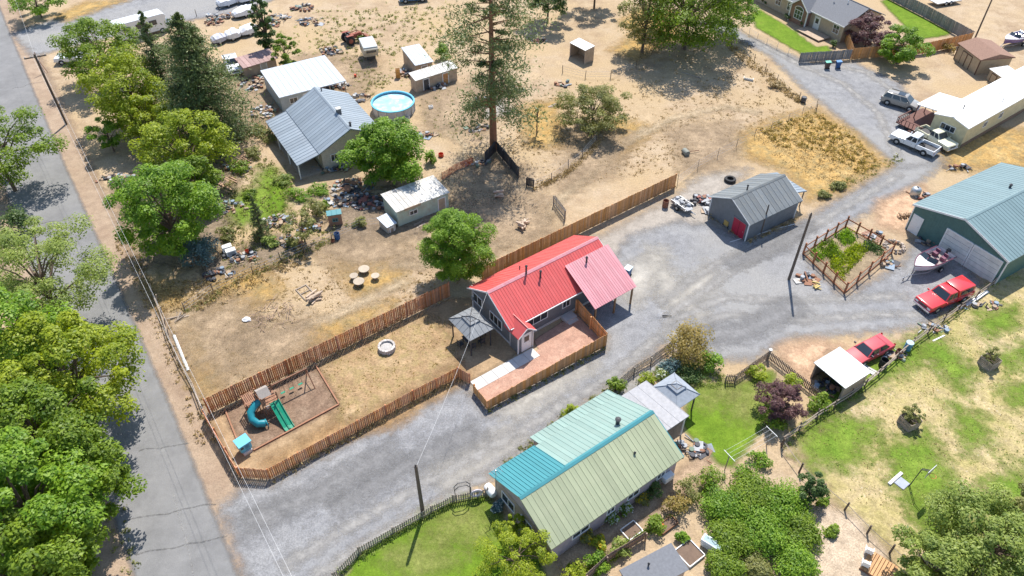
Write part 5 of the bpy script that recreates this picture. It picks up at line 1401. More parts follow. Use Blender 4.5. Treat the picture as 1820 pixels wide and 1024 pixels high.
tufts('play_area_bark', 'dry leaves strewn at the yard edge', 'litter', [(870, 200), (1000, 170), (1000, 280), (880, 270)], 160, .1, .3, 'dry', 8, .1)
for k, (poly, nn, lb, kd) in enumerate((([(1450, 440), (1475, 428), (1500, 460), (1480, 468)], 60, 'leafy squash bed in the vegetable garden, left side', 'green'), ([(1485, 420), (1505, 412), (1520, 428), (1500, 440)], 50, 'tall leafy bed at the far corner of the vegetable garden', 'bright'), ([(1470, 468), (1520, 435), (1540, 445), (1495, 500)], 110, 'vegetable rows in the middle of the garden', 'yellow'), ([(1540, 430), (1570, 446), (1562, 456), (1530, 440)], 30, 'dark leafy row on the far side of the garden', 'dark'), ([(1437, 452), (1447, 446), (1462, 460), (1452, 466)], 24, 'small leafy bed at the near left corner of the garden', 'bright'))):
    tufts('vegetable_bed', lb, 'vegetables', poly, int(nn * 1.6), .55, .3, kd, 26, .11)

def fringe(label, line, w, n, kind, h=.25, cat='weeds', leaf=.1):
    """weeds along a line on the ground"""
    P_ = [G(*p) for p in line]
    pts = []
    for s_ in (1, -1):
        row = []
        for i, p in enumerate(P_):
            d = (P_[min(i + 1, len(P_) - 1)] - P_[max(i - 1, 0)]).normalized()
            row.append(p + Vector((-d.y, d.x, 0)) * w / 2 * s_)
        pts += row if s_ > 0 else row[::-1]
    tufts('edge_weeds', label, cat, [(p.x, p.y) for p in pts], n, h, .2, kind, 10, leaf, px=False)
for lb, ln_, w_, n_, kd in (('dry weeds along the drive side of the low slatted fence', [(482, 857), (640, 770), (740, 715), (815, 676)], .5, 90, 'dry'), ('weeds along the dirt side of the play yard back fence', [(372, 730), (560, 640), (800, 524)], .7, 120, 'dry'), ('green weeds along the patio fence by the drive', [(868, 732), (1078, 619)], .4, 50, 'olive'), ('weeds along the cedar fence on the field side', [(860, 494), (1199, 330)], .6, 90, 'dry'),
        ('weeds on the road shoulder by the leaning fence', [(215, 420), (270, 530), (330, 680), (370, 790)], 1.6, 200, 'dry'), ('green weeds along the lawn picket fence', [(600, 1024), (700, 952), (806, 896)], .5, 90, 'pale'), ('weeds at the drive edge by the flower bed fence', [(900, 830), (1000, 752), (1100, 690)], 1.2, 110, 'olive'), ('weeds along the pasture rail fence', [(1390, 792), (1560, 670), (1700, 556), (1800, 480)], .9, 200, 'pale'),
        ('dry weeds along the near side of the dry plot lane', [(1450, 350), (1520, 320), (1600, 280)], 1.2, 80, 'olive'), ('weeds along the shed wall', [(1262, 384), (1330, 432), (1420, 388)], .4, 50, 'dry'), ('weeds along the left side of the road', [(60, 480), (200, 900), (235, 1020)], 1.4, 160, 'olive'), ('weeds around the yard fence posts', [(330, 556), (450, 490), (590, 430)], .9, 160, 'olive')):
    fringe(lb, ln_, w_, n_, kd)
for lb, poly_, n_, kd, h_, r_ in (('fine dry stubble over the neighbour dirt yard', [(340, 560), (560, 450), (800, 430), (980, 380), (800, 520), (380, 710)], 700, 'dry', .05, .25), ('fine dry stubble over the far field', [(920, 330), (1300, 130), (1420, 190), (1200, 310)], 500, 'dry', .06, .25), ('dry stubble on the dead lawn', [(570, 660), (700, 585), (800, 560), (810, 630), (610, 750)], 160, 'gold', .05, .2), ('golden grass over the dry plot', [(1335, 240), (1450, 200), (1560, 288), (1480, 335), (1400, 300)], 800, 'dry', .16, .25), ('green weeds on the top left yard', [(400, 50), (560, 10), (800, 0), (820, 150), (620, 160), (480, 100)], 260, 'pale', .2, .25)):
    tufts('dry_stubble' if kd != 'pale' else 'green_weeds', lb, 'grass', poly_, n_, h_, r_, kd, 8, .09)

# ---------------------------------------------------------------- vehicles
def wheel(t, x, y, r, w, rimm=None, name='wheel'):
    s = 1 if y > 0 else -1
    o = MB().lathe([(r * .62, -w / 2), (r * .95, -w / 2), (r, -w / 3), (r, w / 3), (r * .95, w / 2), (r * .62, w / 2)], (0, 0, 0), 16, 'y').build(name, BLACK, t, smooth=True, loc=(x, y, r))
    MB().lathe([(r * .6, 0), (r * .5, s * .03), (r * .12, s * .05)], (0, s * w * .42, 0), 12, 'y').build('rim', rimm or STEEL, o, smooth=True)
    return o
def quad_pane(t, pts, m, name, out=.012):
    a, b, c, d = map(Vector, pts)
    n = (b - a).cross(d - a).normalized() * out
    MB().add([a + n, b + n, c + n, d + n], [(0, 1, 2, 3)]).build(name, m, t)
def lerp3(a, b, f): return tuple(a[i] + (b[i] - a[i]) * f for i in range(3))
def greenhouse(t, xf, xr, xft, xrt, wb, wt, zb, zt, paint, name='cab', split=(.5,)):
    """tapered cabin with inset glass on all four sides"""
    b = [(xr, -wb, zb), (xf, -wb, zb), (xf, wb, zb), (xr, wb, zb)]
    tp = [(xrt, -wt, zt), (xft, -wt, zt), (xft, wt, zt), (xrt, wt, zt)]
    o = MB().hexa(b, tp).build(name, paint, t, bevel=.05, smooth=True)
    def inset(p, q, r_, s, m=.1, v0=.14, v1=.86):
        lo0, lo1 = lerp3(p, q, m), lerp3(p, q, 1 - m); hi0, hi1 = lerp3(s, r_, m), lerp3(s, r_, 1 - m)
        return lerp3(lo0, hi0, v0), lerp3(lo1, hi1, v0), lerp3(lo1, hi1, v1), lerp3(lo0, hi0, v1)
    quad_pane(o, inset(b[1], b[2], tp[2], tp[1], .07, .08, .9), GLASS, 'windscreen')
    quad_pane(o, inset(b[3], b[0], tp[0], tp[3], .1), GLASS, 'rear_window')
    fr = [0] + list(split) + [1]
    for i in range(len(fr) - 1):
        for s in (0, 1):
            if s == 0: p, q, r_, s_ = b[0], b[1], tp[1], tp[0]
            else: p, q, r_, s_ = b[2], b[3], tp[3], tp[2]
            f0, f1 = (fr[i], fr[i + 1]) if s == 0 else (1 - fr[i + 1], 1 - fr[i])
            quad_pane(o, inset(lerp3(p, q, f0), lerp3(p, q, f1), lerp3(s_, r_, f1), lerp3(s_, r_, f0), .08), GLASS, 'side_window')
    return o
def vehicle(label, cat, name, loc, rz, paint, kind, L=5.4, Wd=1.9, paint2=None, group=None, hood=1.05):
    t = thing(name, label, cat, loc, rz, group)
    h = Wd / 2
    f, r = L / 2, -L / 2
    wr = .37 if kind != 'sedan' else .32
    if kind == 'sedan':
        MB().xz([(r, .35), (f - .05, .3), (f, .5), (f - .1, .72), (f - 1.2, .86), (r + .1, .9), (r, .75)], -h, h).build('body', paint, t, bevel=.07, smooth=True)
        greenhouse(t, f - 1.15, r + .55, f - 1.9, r + 1.2, h - .06, h - .28, .84, 1.36, paint2 or paint)
    elif kind == 'suv':
        MB().xz([(r, .4), (f - .05, .35), (f, .6), (f - .08, .85), (f - 1.05, 1.05), (r + .02, 1.1), (r - .02, .8)], -h, h).build('body', paint, t, bevel=.1, smooth=True)
        o = greenhouse(t, f - .95, r + .08, f - 1.75, r + .45, h - .05, h - .27, 1.02, 1.68, paint2 or paint, split=(.33, .66))
        for s in (-1, 1): MB().tube([(r + .7, s * .55, 1.72), (f - 1.9, s * .55, 1.72)], .03, 5).build('roof_rail', DARK, o)
        MB().box((-.15, 0, 1.685), (.85, .9, .02)).build('sunroof', GLASS, o)
    else:
        cab0, cab1 = (-.55, .95) if kind != 'crew' else (-1.0, .95)
        MB().xz([(cab0, .5), (f - .05, .45), (f, .65), (f - .03, .98), (f - .15, hood), (cab1, hood + .06), (cab0, hood + .06)], -h, h).build('body', paint, t, bevel=.06, smooth=True)
        greenhouse(t, cab1 + .05, cab0 + .03, cab1 - .5, cab0 + .12, h - .05, h - .22, hood + .02, 1.78, paint2 or paint)
        bl = cab0 - .04 - r
        bx = (r + cab0 - .04) / 2
        bd_ = MB().box((bx, 0, .62), (bl, Wd - .06, .12))
        for s in (-1, 1): bd_.box((bx, s * (h - .06), .8), (bl, .12, .5))
        bd_.box((r + .04, 0, .8), (.08, Wd - .24, .5)).box((cab0 - .09, 0, .8), (.08, Wd - .24, .5))
        b = bd_.build('bed', paint, t)
        MB().box((bx, 0, .69), (bl - .2, Wd - .3, .02)).build('bed_liner', DARK, b)
        if kind == 'canopy':
            c = MB().hexa([(r, -h + .02, 1.06), (cab0 - .06, -h + .02, 1.06), (cab0 - .06, h - .02, 1.06), (r, h - .02, 1.06)], [(r + .12, -h + .16, 1.78), (cab0 - .06, -h + .16, 1.78), (cab0 - .06, h - .16, 1.78), (r + .12, h - .16, 1.78)]).build('canopy', paint, t, bevel=.05, smooth=True)
            for s in (-1, 1):
                p = [(r + .35, s * (h - .03), 1.2), (cab0 - .3, s * (h - .03), 1.2), (cab0 - .3, s * (h - .11), 1.62), (r + .35, s * (h - .11), 1.62)]
                quad_pane(c, p if s < 0 else p[::-1], GLASS, 'side_window')
    for x in (f * .62, r * .6):
        for s in (-1, 1):
            MB().lathe([(wr + .07, 0), (wr + .07, .006)], (x, s * (h - .001) - (.006 if s < 0 else 0), wr + .02), 16, 'y').build('wheel_arch', DARK, t)
            wheel(t, x, s * (h - .08), wr, .22)
    for s in (-1, 1):
        for x in ((.95, -.5) if kind not in ('sedan', 'suv') else (f * .35, -.15, r * .45)):
            MB().box((x, s * (h + .001), .72), (.015, .006, .5)).build('door_seam', DARK, t)
        MB().box((.0, s * (h + .012), .86), (.16, .025, .03)).build('door_handle', CHROME, t)
    bz = .5
    MB().box((f + .03, 0, bz), (.14, Wd - .1, .2)).build('front_bumper', CHROME, t, bevel=.03)
    MB().box((r - .05, 0, bz), (.12, Wd - .1, .18)).build('rear_bumper', CHROME, t, bevel=.03)
    MB().box((f - .02, 0, .77), (.05, Wd * .5, .2)).build('grille', DARK, t)
    for s in (-1, 1):
        MB().box((f - .03, s * (h - .28), .77), (.07, .34, .18)).build('headlight', LENS, t)
        MB().box((r - .005, s * (h - .14), .82), (.03, .16, .26)).build('tail_light', TAIL, t)
        MB().box((f * .32 + .2, s * (h + .1), hood + .12), (.1, .2, .14)).build('mirror', paint if kind != 'sedan' else DARK, t)
    return t
def car_paint(n, c): return M(n, c, .28, var=.03, coat=.8, spec=.5)
REDP, WHITEP, SILVER, CREAMP = car_paint('red_car_paint', (0.6, 0.03, 0.035)), car_paint('white_car_paint', (0.72, 0.73, 0.74)), car_paint('silver_car_paint', (0.3, 0.28, 0.25)), car_paint('cream_car_paint', (0.7, 0.68, 0.5))
FADED = M('faded_red_paint', (0.5, 0.06, 0.08), .5, var=.1)
def mid(a, b): 
    p, q = G(*a), G(*b); return ((p.x + q.x) / 2, (p.y + q.y) / 2, 0)
vehicle('red pickup truck with red canopy parked by the garage', 'truck', 'pickup_truck', G(1673, 536), ang((1720, 520), (1642, 552)), REDP, 'canopy', 5.7, 1.95)
vehicle('faded red sedan behind the white-roofed woodshed', 'car', 'car', G(1541, 630), ang((1568, 610), (1508, 640)), FADED, 'sedan', 4.6, 1.75)
vehicle('silver sport utility vehicle parked on the far gravel lane', 'car', 'parked_car', G(1598, 188), ang((1568, 178), (1628, 196)), SILVER, 'suv', 4.7, 1.9)
v = vehicle('white pickup truck with open bed beside the cream pickup', 'truck', 'pickup_truck', G(1622, 262), ang((1655, 276), (1590, 248)), WHITEP, 'pickup', 5.6, 1.95)
t = thing('spare_tyre', 'spare tyre lying in the bed of the white pickup', 'tyre', (v.location.x - .9 * math.cos(v.rotation_euler.z), v.location.y - .9 * math.sin(v.rotation_euler.z), .7), 0)
MB().lathe([(.2, 0), (.36, .02), (.38, .1), (.36, .2), (.2, .22), (.2, 0)], (0, 0, .01), 14, cap=False).build('rubber', BLACK, t, smooth=True)
vehicle('old cream pickup parked against the mobile home deck', 'truck', 'pickup_truck', G(1660, 254), ang((1640, 240), (1683, 266)), CREAMP, 'pickup', 5.0, 1.85)
vehicle('white pickup with its tail toward the poplar, beside the big conifer', 'truck', 'pickup_truck', G(415, 122), ang((407, 100), (424, 138)), WHITEP, 'crew', 5.4, 1.95)
vehicle('white pickup half hidden by the roadside tree', 'truck', 'pickup_truck', G(136, 110), ang((160, 108), (122, 110)), WHITEP, 'pickup', 5.2, 1.9)
vehicle('blue car at the top edge above the tractor', 'car', 'car', G(735, 2), ang((700, 6), (770, 0)), car_paint('blue_car_paint', (0.05, 0.16, 0.3)), 'suv', 4.6, 1.8)
# long white motorhome behind the trees
t = thing('motorhome', 'long white motorhome half hidden behind the roadside trees', 'motorhome', G(258, 62), ang((225, 70), (290, 52)))
MB().xz([(-4, .5), (3.2, .5), (3.9, .7), (4, 1.3), (3.3, 1.5), (3.5, 2.6), (3.2, 2.9), (-4, 2.9)], -1.15, 1.15).build('body', WHITEP, t, bevel=.08)
quad_pane(t, [(3.86, -.9, 1.45), (3.86, .9, 1.45), (3.5, .9, 2.1), (3.5, -.9, 2.1)], GLASS, 'windscreen', .2)
for x in (-2.5, -.6, 1.4): window(t, x, -1.15, 1.9, 1.1, .7, R(-90), 2, frame=DARK)
for x in (-2.4, 2.4):
    for s in (-1, 1): wheel(t, x, s * 1.05, .4, .25)
# boats
def boat(label, loc, rz, L, Wd, hullm, trim, deckm, trailer=True, name='motor_boat', base=.55):
    t = thing(name, label, 'boat', loc, rz)
    st = []
    n = 9
    for k in range(n):
        f = k / (n - 1)
        w = Wd / 2 * (1 - max(0, (f - .45) / .55) ** 2.2 * .97)
        st.append((-L / 2 + L * f, w, base + .12 * max(0, f - .5) * 2, base + .75 + .22 * f))
    mb = MB(); o = 0
    for x, w, zb, zt in st:
        mb.v += [(x, -w, zt), (x, -w * .82, zb + .25), (x, 0, zb), (x, w * .82, zb + .25), (x, w, zt)]
    for k in range(n - 1):
        for j in range(4): mb.face((k * 5 + j, (k + 1) * 5 + j, (k + 1) * 5 + j + 1, k * 5 + j + 1))
    mb.face((0, 1, 2, 3, 4))
    mb.build('hull', hullm, t, smooth=True)
    g = MB()
    for s in (-1, 1): g.tube([(x, s * w, zt + .01) for x, w, zb, zt in st], .05, 5)
    g.build('gunwale', trim, t)
    d = MB()
    kd = 5
    for k in range(kd, n - 1):
        a, b = st[k], st[k + 1]
        d.add([(a[0], -a[1], a[3]), (b[0], -b[1], b[3]), (b[0], 0, b[3] + .08), (a[0], 0, a[3] + .1), (a[0], a[1], a[3]), (b[0], b[1], b[3])], [(0, 1, 2, 3), (3, 2, 5, 4)])
    d.build('foredeck', deckm, t, smooth=True)
    MB().prism([(st[0][0], -st[0][1] * .85), (st[kd][0], -st[kd][1] * .85), (st[kd][0], st[kd][1] * .85), (st[0][0], st[0][1] * .85)], base + .3, base + .34).build('floor', M('boat_carpet', (0.3, 0.25, 0.24), .9), t)
    xx, w, zb, zt = st[kd]
    for s in (-1, 1): quad_pane(t, [(xx + .25, s * .05, zt + .1), (xx - .05, s * w * .9, zt), (xx - .35, s * w * .85, zt + .4), (xx - .1, s * .05, zt + .45)], GLASS, 'windscreen')
    for sx in (-.28, .02):
        for s in (-1, 1):
            q = MB().box((L * sx, s * Wd * .22, base + .55), (.5, .5, .4)).box((L * sx - .24, s * Wd * .22, base + .85), (.1, .5, .4)).build('seat', trim, t, bevel=.04)
    e = MB().box((-L / 2 - .2, 0, base + .6), (.4, .35, .6)).box((-L / 2 - .2, 0, base + .05), (.12, .1, .8)).build('outboard_motor', DARK, t, bevel=.04)
    if trailer:
        q = MB()
        for s in (-1, 1): q.tube([(-L / 2 + .2, s * .7, .5), (L * .2, s * .7, .5), (L / 2 + .5, 0, .45)], .05, 5)
        q.tube([(-L * .2, -.9, .42), (-L * .2, .9, .42)], .05, 5).tube([(L / 2 + .4, 0, .45), (L / 2 + 1.3, 0, .45)], .05, 5)
        f_ = q.build('trailer_frame', STEEL, t)
        for s in (-1, 1): wheel(t, -L * .15, s * (Wd / 2 - .05), .32, .18)
        MB().tube([(L / 2 + 1.0, 0, 0), (L / 2 + 1.0, 0, .5)], .04, 5).build('jockey_stand', DARK, t)
    return t
boat('white motor boat on its trailer in front of the green garage', G(1646, 478), ang((1680, 458), (1612, 492)), 5.0, 2.1, WHITEP, M('maroon_trim', (0.16, 0.05, 0.09), .5), WHITEP)
boat('white and purple ski boat on the right edge near the tan shed', G(1800, 80), ang((1830, 70), (1780, 86)), 5.4, 2.1, M('purple_hull', (0.2, 0.14, 0.3), .3, coat=.5), WHITEP, M('lilac_deck', (0.55, 0.5, 0.6), .4))
def tarped(label, a, b, wd, hh, m, lumps=6):
    p, q = G(*a), G(*b)
    L = (q - p).length
    t = thing('covered_trailer', label, 'trailer', ((p.x + q.x) / 2, (p.y + q.y) / 2, 0), math.atan2(q.y - p.y, q.x - p.x))
    rg = random.Random(int(L * 1000))
    mb = MB(); n = 12
    for k in range(n + 1):
        x = -L / 2 + L * k / n
        f = math.sin(math.pi * min(1, max(0, (k + .6) / (n + 1.2)))) ** .35
        z = .55 + hh * f * rg.uniform(.8, 1.1)
        w = wd / 2 * f
        mb.v += [(x, -w, .45), (x, -w * .95, z * .8), (x, -w * .3, z), (x, w * .35, z * rg.uniform(.95, 1.05)), (x, w * .95, z * .78), (x, w, .45)]
    for k in range(n):
        for j in range(5): mb.face((k * 6 + j, (k + 1) * 6 + j, (k + 1) * 6 + j + 1, k * 6 + j + 1))
    mb.face(range(6)); mb.face([n * 6 + j for j in range(6)][::-1])
    mb.build('cover', m, t)
    MB().box((0, 0, .38), (L * .98, wd * .6, .1)).tube([(L / 2, 0, .4), (L / 2 + .8, 0, .4)], .05, 5).build('trailer_frame', DARK, t)
    for s in (-1, 1): wheel(t, -L * .1, s * wd * .42, .32, .2)
    return t
tarped('grey and white tarped trailer nearest the white pickup', (378, 80), (402, 72), 2.0, .8, M('grey_tarp', (0.5, 0.5, 0.55), .6, wear_glint=(0.3, 0.3, 0.33)))
tarped('white tarped trailer in the middle of the tarped row', (402, 72), (428, 66), 2.1, 1.0, CANVAS)
tarped('white tarped trailer next to the columnar poplar', (428, 66), (458, 55), 2.1, .9, CANVAS)
tarped('white tarped boat behind the tarped trailer row', (416, 34), (456, 20), 2.2, .9, CANVAS)
tarped('white covered trailer at the top beside the lane', (388, 15), (424, 4), 2.2, 1.0, CANVAS)
tarped('white covered trailer at the top edge left of the poplar', (425, 8), (460, -6), 2.2, 1.0, CANVAS)
# rusty tractor
t = thing('tractor', 'rusty red old tractor with front loader among weeds', 'tractor', G(626, 76), ang((606, 78), (650, 66)))
TR = M('rusty_tractor_paint', (0.3, 0.09, 0.06), .8, var=.3, wear_glint=(0.2, 0.12, 0.09))
MB().box((.7, 0, 1.05), (1.9, .55, .65)).build('hood', TR, t, bevel=.06)
MB().box((-.5, 0, .85), (1.0, .6, .5)).build('transmission', DARK, t, bevel=.05)
MB().box((-.6, 0, 1.3), (.45, .5, .08)).box((-.82, 0, 1.5), (.06, .5, .4)).build('seat', DARK, t)
MB().tube([(.0, 0, 1.3), (-.25, 0, 1.65)], .03, 5).lathe([(.2, 0), (.2, .03)], (-.27, 0, 1.66), 10).build('steering_wheel', DARK, t)
MB().tube([(1.0, .2, 1.3), (1.0, .2, 2.1)], .05, 6).build('exhaust', DARK, t)
for s in (-1, 1):
    wheel(t, -.55, s * .85, .72, .38, TR); wheel(t, 1.4, s * .65, .38, .2, TR)
    MB().tube([(-.2, s * .5, 1.35), (1.2, s * .5, 1.5), (2.3, s * .5, .6)], .07, 5).build('loader_arm', TR, t)
    MB().box((-.55, s * .85, 1.52), (1.1, .42, .05)).build('mudguard', TR, t)
MB().box((2.45, 0, .4), (.5, 1.5, .5)).build('bucket', RUST, t)
# camper
t = thing('camper', 'small grey and cream pickup camper left in the yard', 'camper', G(658, 104), ang((650, 88), (664, 118)))
MB().xz([(-1.7, .9), (1.3, .9), (1.3, 1.5), (1.9, 1.6), (2.0, 2.2), (1.7, 2.45), (-1.7, 2.45)], -1.05, 1.05).build('body', M_siding('camper_siding', (0.55, 0.5, 0.4), .25), t, bevel=.04)
MB().box((0, 0, 2.48), (3.5, 2.0, .04)).build('roof', M('grey_camper_roof', (0.42, 0.45, 0.47), .6, wear_glint=(.25, .25, .25)), t)
quad_pane(t, [(1.99, -.7, 1.75), (1.99, .7, 1.75), (1.94, .7, 2.2), (1.94, -.7, 2.2)], GLASS, 'front_window', .03)
window(t, -.4, -1.05, 1.8, 1.0, .5, R(-90), 2, frame=STEEL)
MB().box((-.2, 0, .62), (2.6, 1.3, .5)).build('undercarriage', DARK, t)
for s in (-1, 1): wheel(t, -.6, s * .75, .35, .2)
# pool
t = thing('swimming_pool', 'round above-ground pool with blue cover and grey wall', 'pool', G(700, 196), 0)
pr = 37 / px_m(700, 190) * 1.0
MB().lathe([(pr, 0), (pr, 1.25), (pr - .06, 1.25), (pr - .06, .02)], (0, 0, 0), 40, cap=False).build('pool_wall', M('grey_pool_wall', (0.45, 0.47, 0.5), .5), t, smooth=True)
MB().lathe([(pr - .1, 1.22), (pr + .1, 1.24), (pr + .1, 1.32), (pr - .12, 1.32), (pr - .12, 1.1)], (0, 0, 0), 40, cap=False).build('rim', M('blue_rim', (0.1, 0.4, 0.55), .4), t)
for k in range(14):
    a = 2 * math.pi * k / 14
    MB().box((math.cos(a) * (pr + .05), math.sin(a) * (pr + .05), .6), (.08, .12, 1.2), a).build('upright', STEEL, t)
MB().lathe([(pr - .13, .98), (pr - .13, 1.0)], (0, 0, 0), 40).build('water', M('pale_blue_pool_water', (0.34, 0.58, 0.7), .12, var=.3, scale=.9, spec=.6, bump=.2, bscale=3, wear_glint=(0.7, 0.8, 0.84), wear_glint_amt=.95), t)  # white mottle paints in the reflections off the pool cover

# ---------------------------------------------------------------- play yard
t = thing('playset', 'wooden playset with teal tube slide and green double slide', 'playset', G(481, 724), LA)
t.scale = (.88, .88, .88)
PW = M('playset_cedar', (0.3, 0.15, 0.09), .75, rand=.2)
TEAL = M('teal_plastic', (0.02, 0.22, 0.27), .35, var=.05); GRN = M('green_plastic', (0.01, 0.24, 0.14), .35, var=.05)
for x in (-.75, .75):
    for y in (-.75, .75): MB().box((x, y, 1.3), (.1, .1, 2.6)).build('post', PW, t)
for i in range(9): MB().box((-.68 + i * .17, 0, 1.4), (.15, 1.5, .04)).build('deck_plank', PW, t)
for y in (-.78, .78):
    for z in (1.75, 2.2): MB().box((0, y, z), (1.5, .04, .09)).build('rail', PW, t)
MB().box((-.78, 0, 1.9), (.04, 1.4, .09)).build('rail', PW, t)
rf = MB()
rf.slab((-.8, -.8, 2.5), (.3, -.8, 2.5), (.3, -.1, 3.0), (-.8, -.1, 3.0), .04)
rf.slab((.3, .6, 2.5), (-.8, .6, 2.5), (-.8, -.1, 3.0), (.3, -.1, 3.0), .04)
rf.build('roof', M('taupe_canopy', (0.33, 0.29, 0.26), .8), t)
# second lower fort with slatted top
for x in (-2.0, -.95):
    for y in (-.2, .95): MB().box((x, y, 1.1), (.09, .09, 2.2)).build('post', PW, t)
for i in range(7): MB().box((-1.95 + i * .16, .38, 2.15), (.1, 1.3, .04)).build('roof_slat', PW, t)
MB().box((-1.48, .38, 1.0), (1.1, 1.2, .05)).build('low_deck', PW, t)
# green double wave slide
for s in (-.24, .24):
    mb = MB()
    pr_ = [(0.75, 1.42), (1.2, 1.2), (1.9, .75), (2.5, .42), (3.1, .14), (3.5, .1)]
    for k in range(len(pr_) - 1):
        (x0, z0), (x1, z1) = pr_[k], pr_[k + 1]
        y0, y1 = s - .2, s + .2
        mb.hexa([(x0, y0, z0 - .03), (x1, y0, z1 - .03), (x1, y1, z1 - .03), (x0, y1, z0 - .03)], [(x0, y0, z0), (x1, y0, z1), (x1, y1, z1), (x0, y1, z0)])
        for y in (y0, y1): mb.hexa([(x0, y - .02, z0), (x1, y - .02, z1), (x1, y + .02, z1), (x0, y + .02, z0)], [(x0, y - .03, z0 + .14), (x1, y - .03, z1 + .14), (x1, y + .03, z1 + .14), (x0, y + .03, z0 + .14)])
    o = mb.build('slide', GRN, t, smooth=False)
    o.rotation_euler.z = R(-88); o.location = (.3, -.05, 0)
# teal tube slide curling out to the road side
pts = [(-.8, -.2, 1.75), (-1.3, -.3, 1.65), (-1.9, -.6, 1.35), (-2.1, -1.1, .95), (-1.8, -1.6, .6), (-1.2, -1.8, .4)]
MB().tube(pts, .36, 12).build('tube_slide', TEAL, t, smooth=True)
MB().lathe([(.42, 0), (.42, .12), (.34, .12)], (-1.15, -1.82, .4), 12, 'x', cap=False).build('tube_mouth', TEAL, t)
# swing beam with A-frame and seats
MB().box((2.6, .5, 2.15), (3.6, .1, .14)).build('swing_beam', PW, t)
for y in (-.5, 1.5): MB().tube([(4.3, .5, 2.15), (4.4, y, 0)], .055, 5).build('swing_leg', PW, t)
MB().box((4.37, .5, .9), (.05, 1.2, .08)).build('swing_crossbar', PW, t)
for x in (1.6, 2.5, 3.4):
    mb = MB()
    for q in (-.2, .2): mb.tube([(x + q, .5, 2.1), (x + q, .55, .5)], .012, 4)
    s_ = mb.build('swing_rope', DARK, t)
    MB().box((x, .55, .48), (.45, .2, .03)).build('swing_seat', GRN, t)
for k in range(4): MB().box((-.3, -.95 - k * .0, .3 + k * .3), (.5, .05, .06)).build('ladder_rung', PW, t)
for x in (-.57, -.03): MB().tube([(x, -.98, 0), (x, -.9, 1.4)], .04, 5).build('ladder_rail', PW, t)
for x in (-.35, .1): MB().box((x, -.81, 1.1), (.34, .03, .4)).build('game_panel', WHITE, t)
# light blue play kitchen
t = thing('play_kitchen', 'light blue plastic play cottage on a grey block in the play yard', 'toy', G(437, 800), LA + R(8))
BLU = M('light_blue_plastic', (0.1, 0.42, 0.58), .4, var=.06)
MB().box((.0, -.15, .17), (.75, .75, .34)).build('base_block', CONC, t, bevel=.02)
MB().box((0, 0, .75), (.95, .75, .8)).build('body', BLU, t, bevel=.04)
MB().slab((-.55, -.45, 1.2), (.55, -.45, 1.2), (.55, .45, 1.32), (-.55, .45, 1.32), .06).build('roof', BLU, t)
MB().box((.1, -.385, .75), (.35, .02, .4)).build('door', M('blue_door', (0.04, 0.2, 0.34), .4), t)
MB().box((-.3, -.385, .85), (.22, .02, .22)).build('window_opening', DARK, t)
# fire pit of stacked blocks
t = thing('fire_pit', 'round fire pit of stacked pale stone blocks on the dead lawn', 'fire pit', G(688, 621))
BLK = M('pale_block', (0.5, 0.46, 0.43), .9, rand=.25, bump=.3)
bm0 = None
for c_ in range(4):
    n = 15
    for k in range(n):
        a = 2 * math.pi * (k + .5 * (c_ % 2)) / n
        if bm0 is None: o = bm0 = MB().box((0, 0, 0), (.2, .27, .125)).build('block', BLK, t, bevel=.015)
        else: o = link('block', bm0.data, t)
        o.location = (math.cos(a) * .68, math.sin(a) * .68, .07 + c_ * .13); o.rotation_euler.z = a + rnd.uniform(-.05, .05)
MB().lathe([(.57, .3), (.3, .36), (.05, .38)], (0, 0, .02), 12).build('ash', M('ash', (0.42, 0.4, 0.38), 1.0, var=.3, scale=6), t)

# ---------------------------------------------------------------- smaller things
def tyre(label, p, r=.42, lay=True, rz=0, group=None, stack=0):
    t = thing('tyre', label, 'tyre', G(*p) + Vector((0, 0, stack)), rz, group)
    w = r * .55
    o = MB().lathe([(r * .55, 0), (r * .9, 0), (r, w * .25), (r, w * .75), (r * .9, w), (r * .55, w), (r * .5, w * .5), (r * .55, 0)], (0, 0, .01), 20, cap=False).build('rubber', BLACK, t, smooth=True)
    if not lay: o.rotation_euler.x = R(80); o.location.z = r
    return t
def barrel(label, p, m, r=.29, h=.88, lid=None, name='barrel', cat='barrel', open_=False):
    t = thing(name, label, cat, G(*p))
    if open_: MB().lathe([(r * .92, 0), (r, h * .1), (r, h), (r * .93, h), (r * .9, .05)], (0, 0, 0), 16, cap=False).lathe([(r * .9, .05), (r * .9, .06)], (0, 0, 0), 16).build('shell', m, t, smooth=True)
    else: MB().lathe([(r * .95, 0), (r, .03), (r, h * .33), (r * 1.03, h * .35), (r, h * .37), (r, h * .66), (r * 1.03, h * .68), (r, h * .7), (r, h - .02), (r * .96, h), (r * .9, h - .02)], (0, 0, 0), 16).build('shell', m, t, smooth=True)
    if lid: MB().lathe([(r * 1.02, h + .002), (r * 1.02, h + .04)], (0, 0, 0), 16).build('lid', lid, t)
    mb = MB()
    for q in (.33, .66): mb.lathe([(r * 1.015, h * q), (r * 1.03, h * q + .015), (r * 1.015, h * q + .03)], (0, 0, 0), 16, cap=False)
    mb.build('hoop', m, t)
    return t
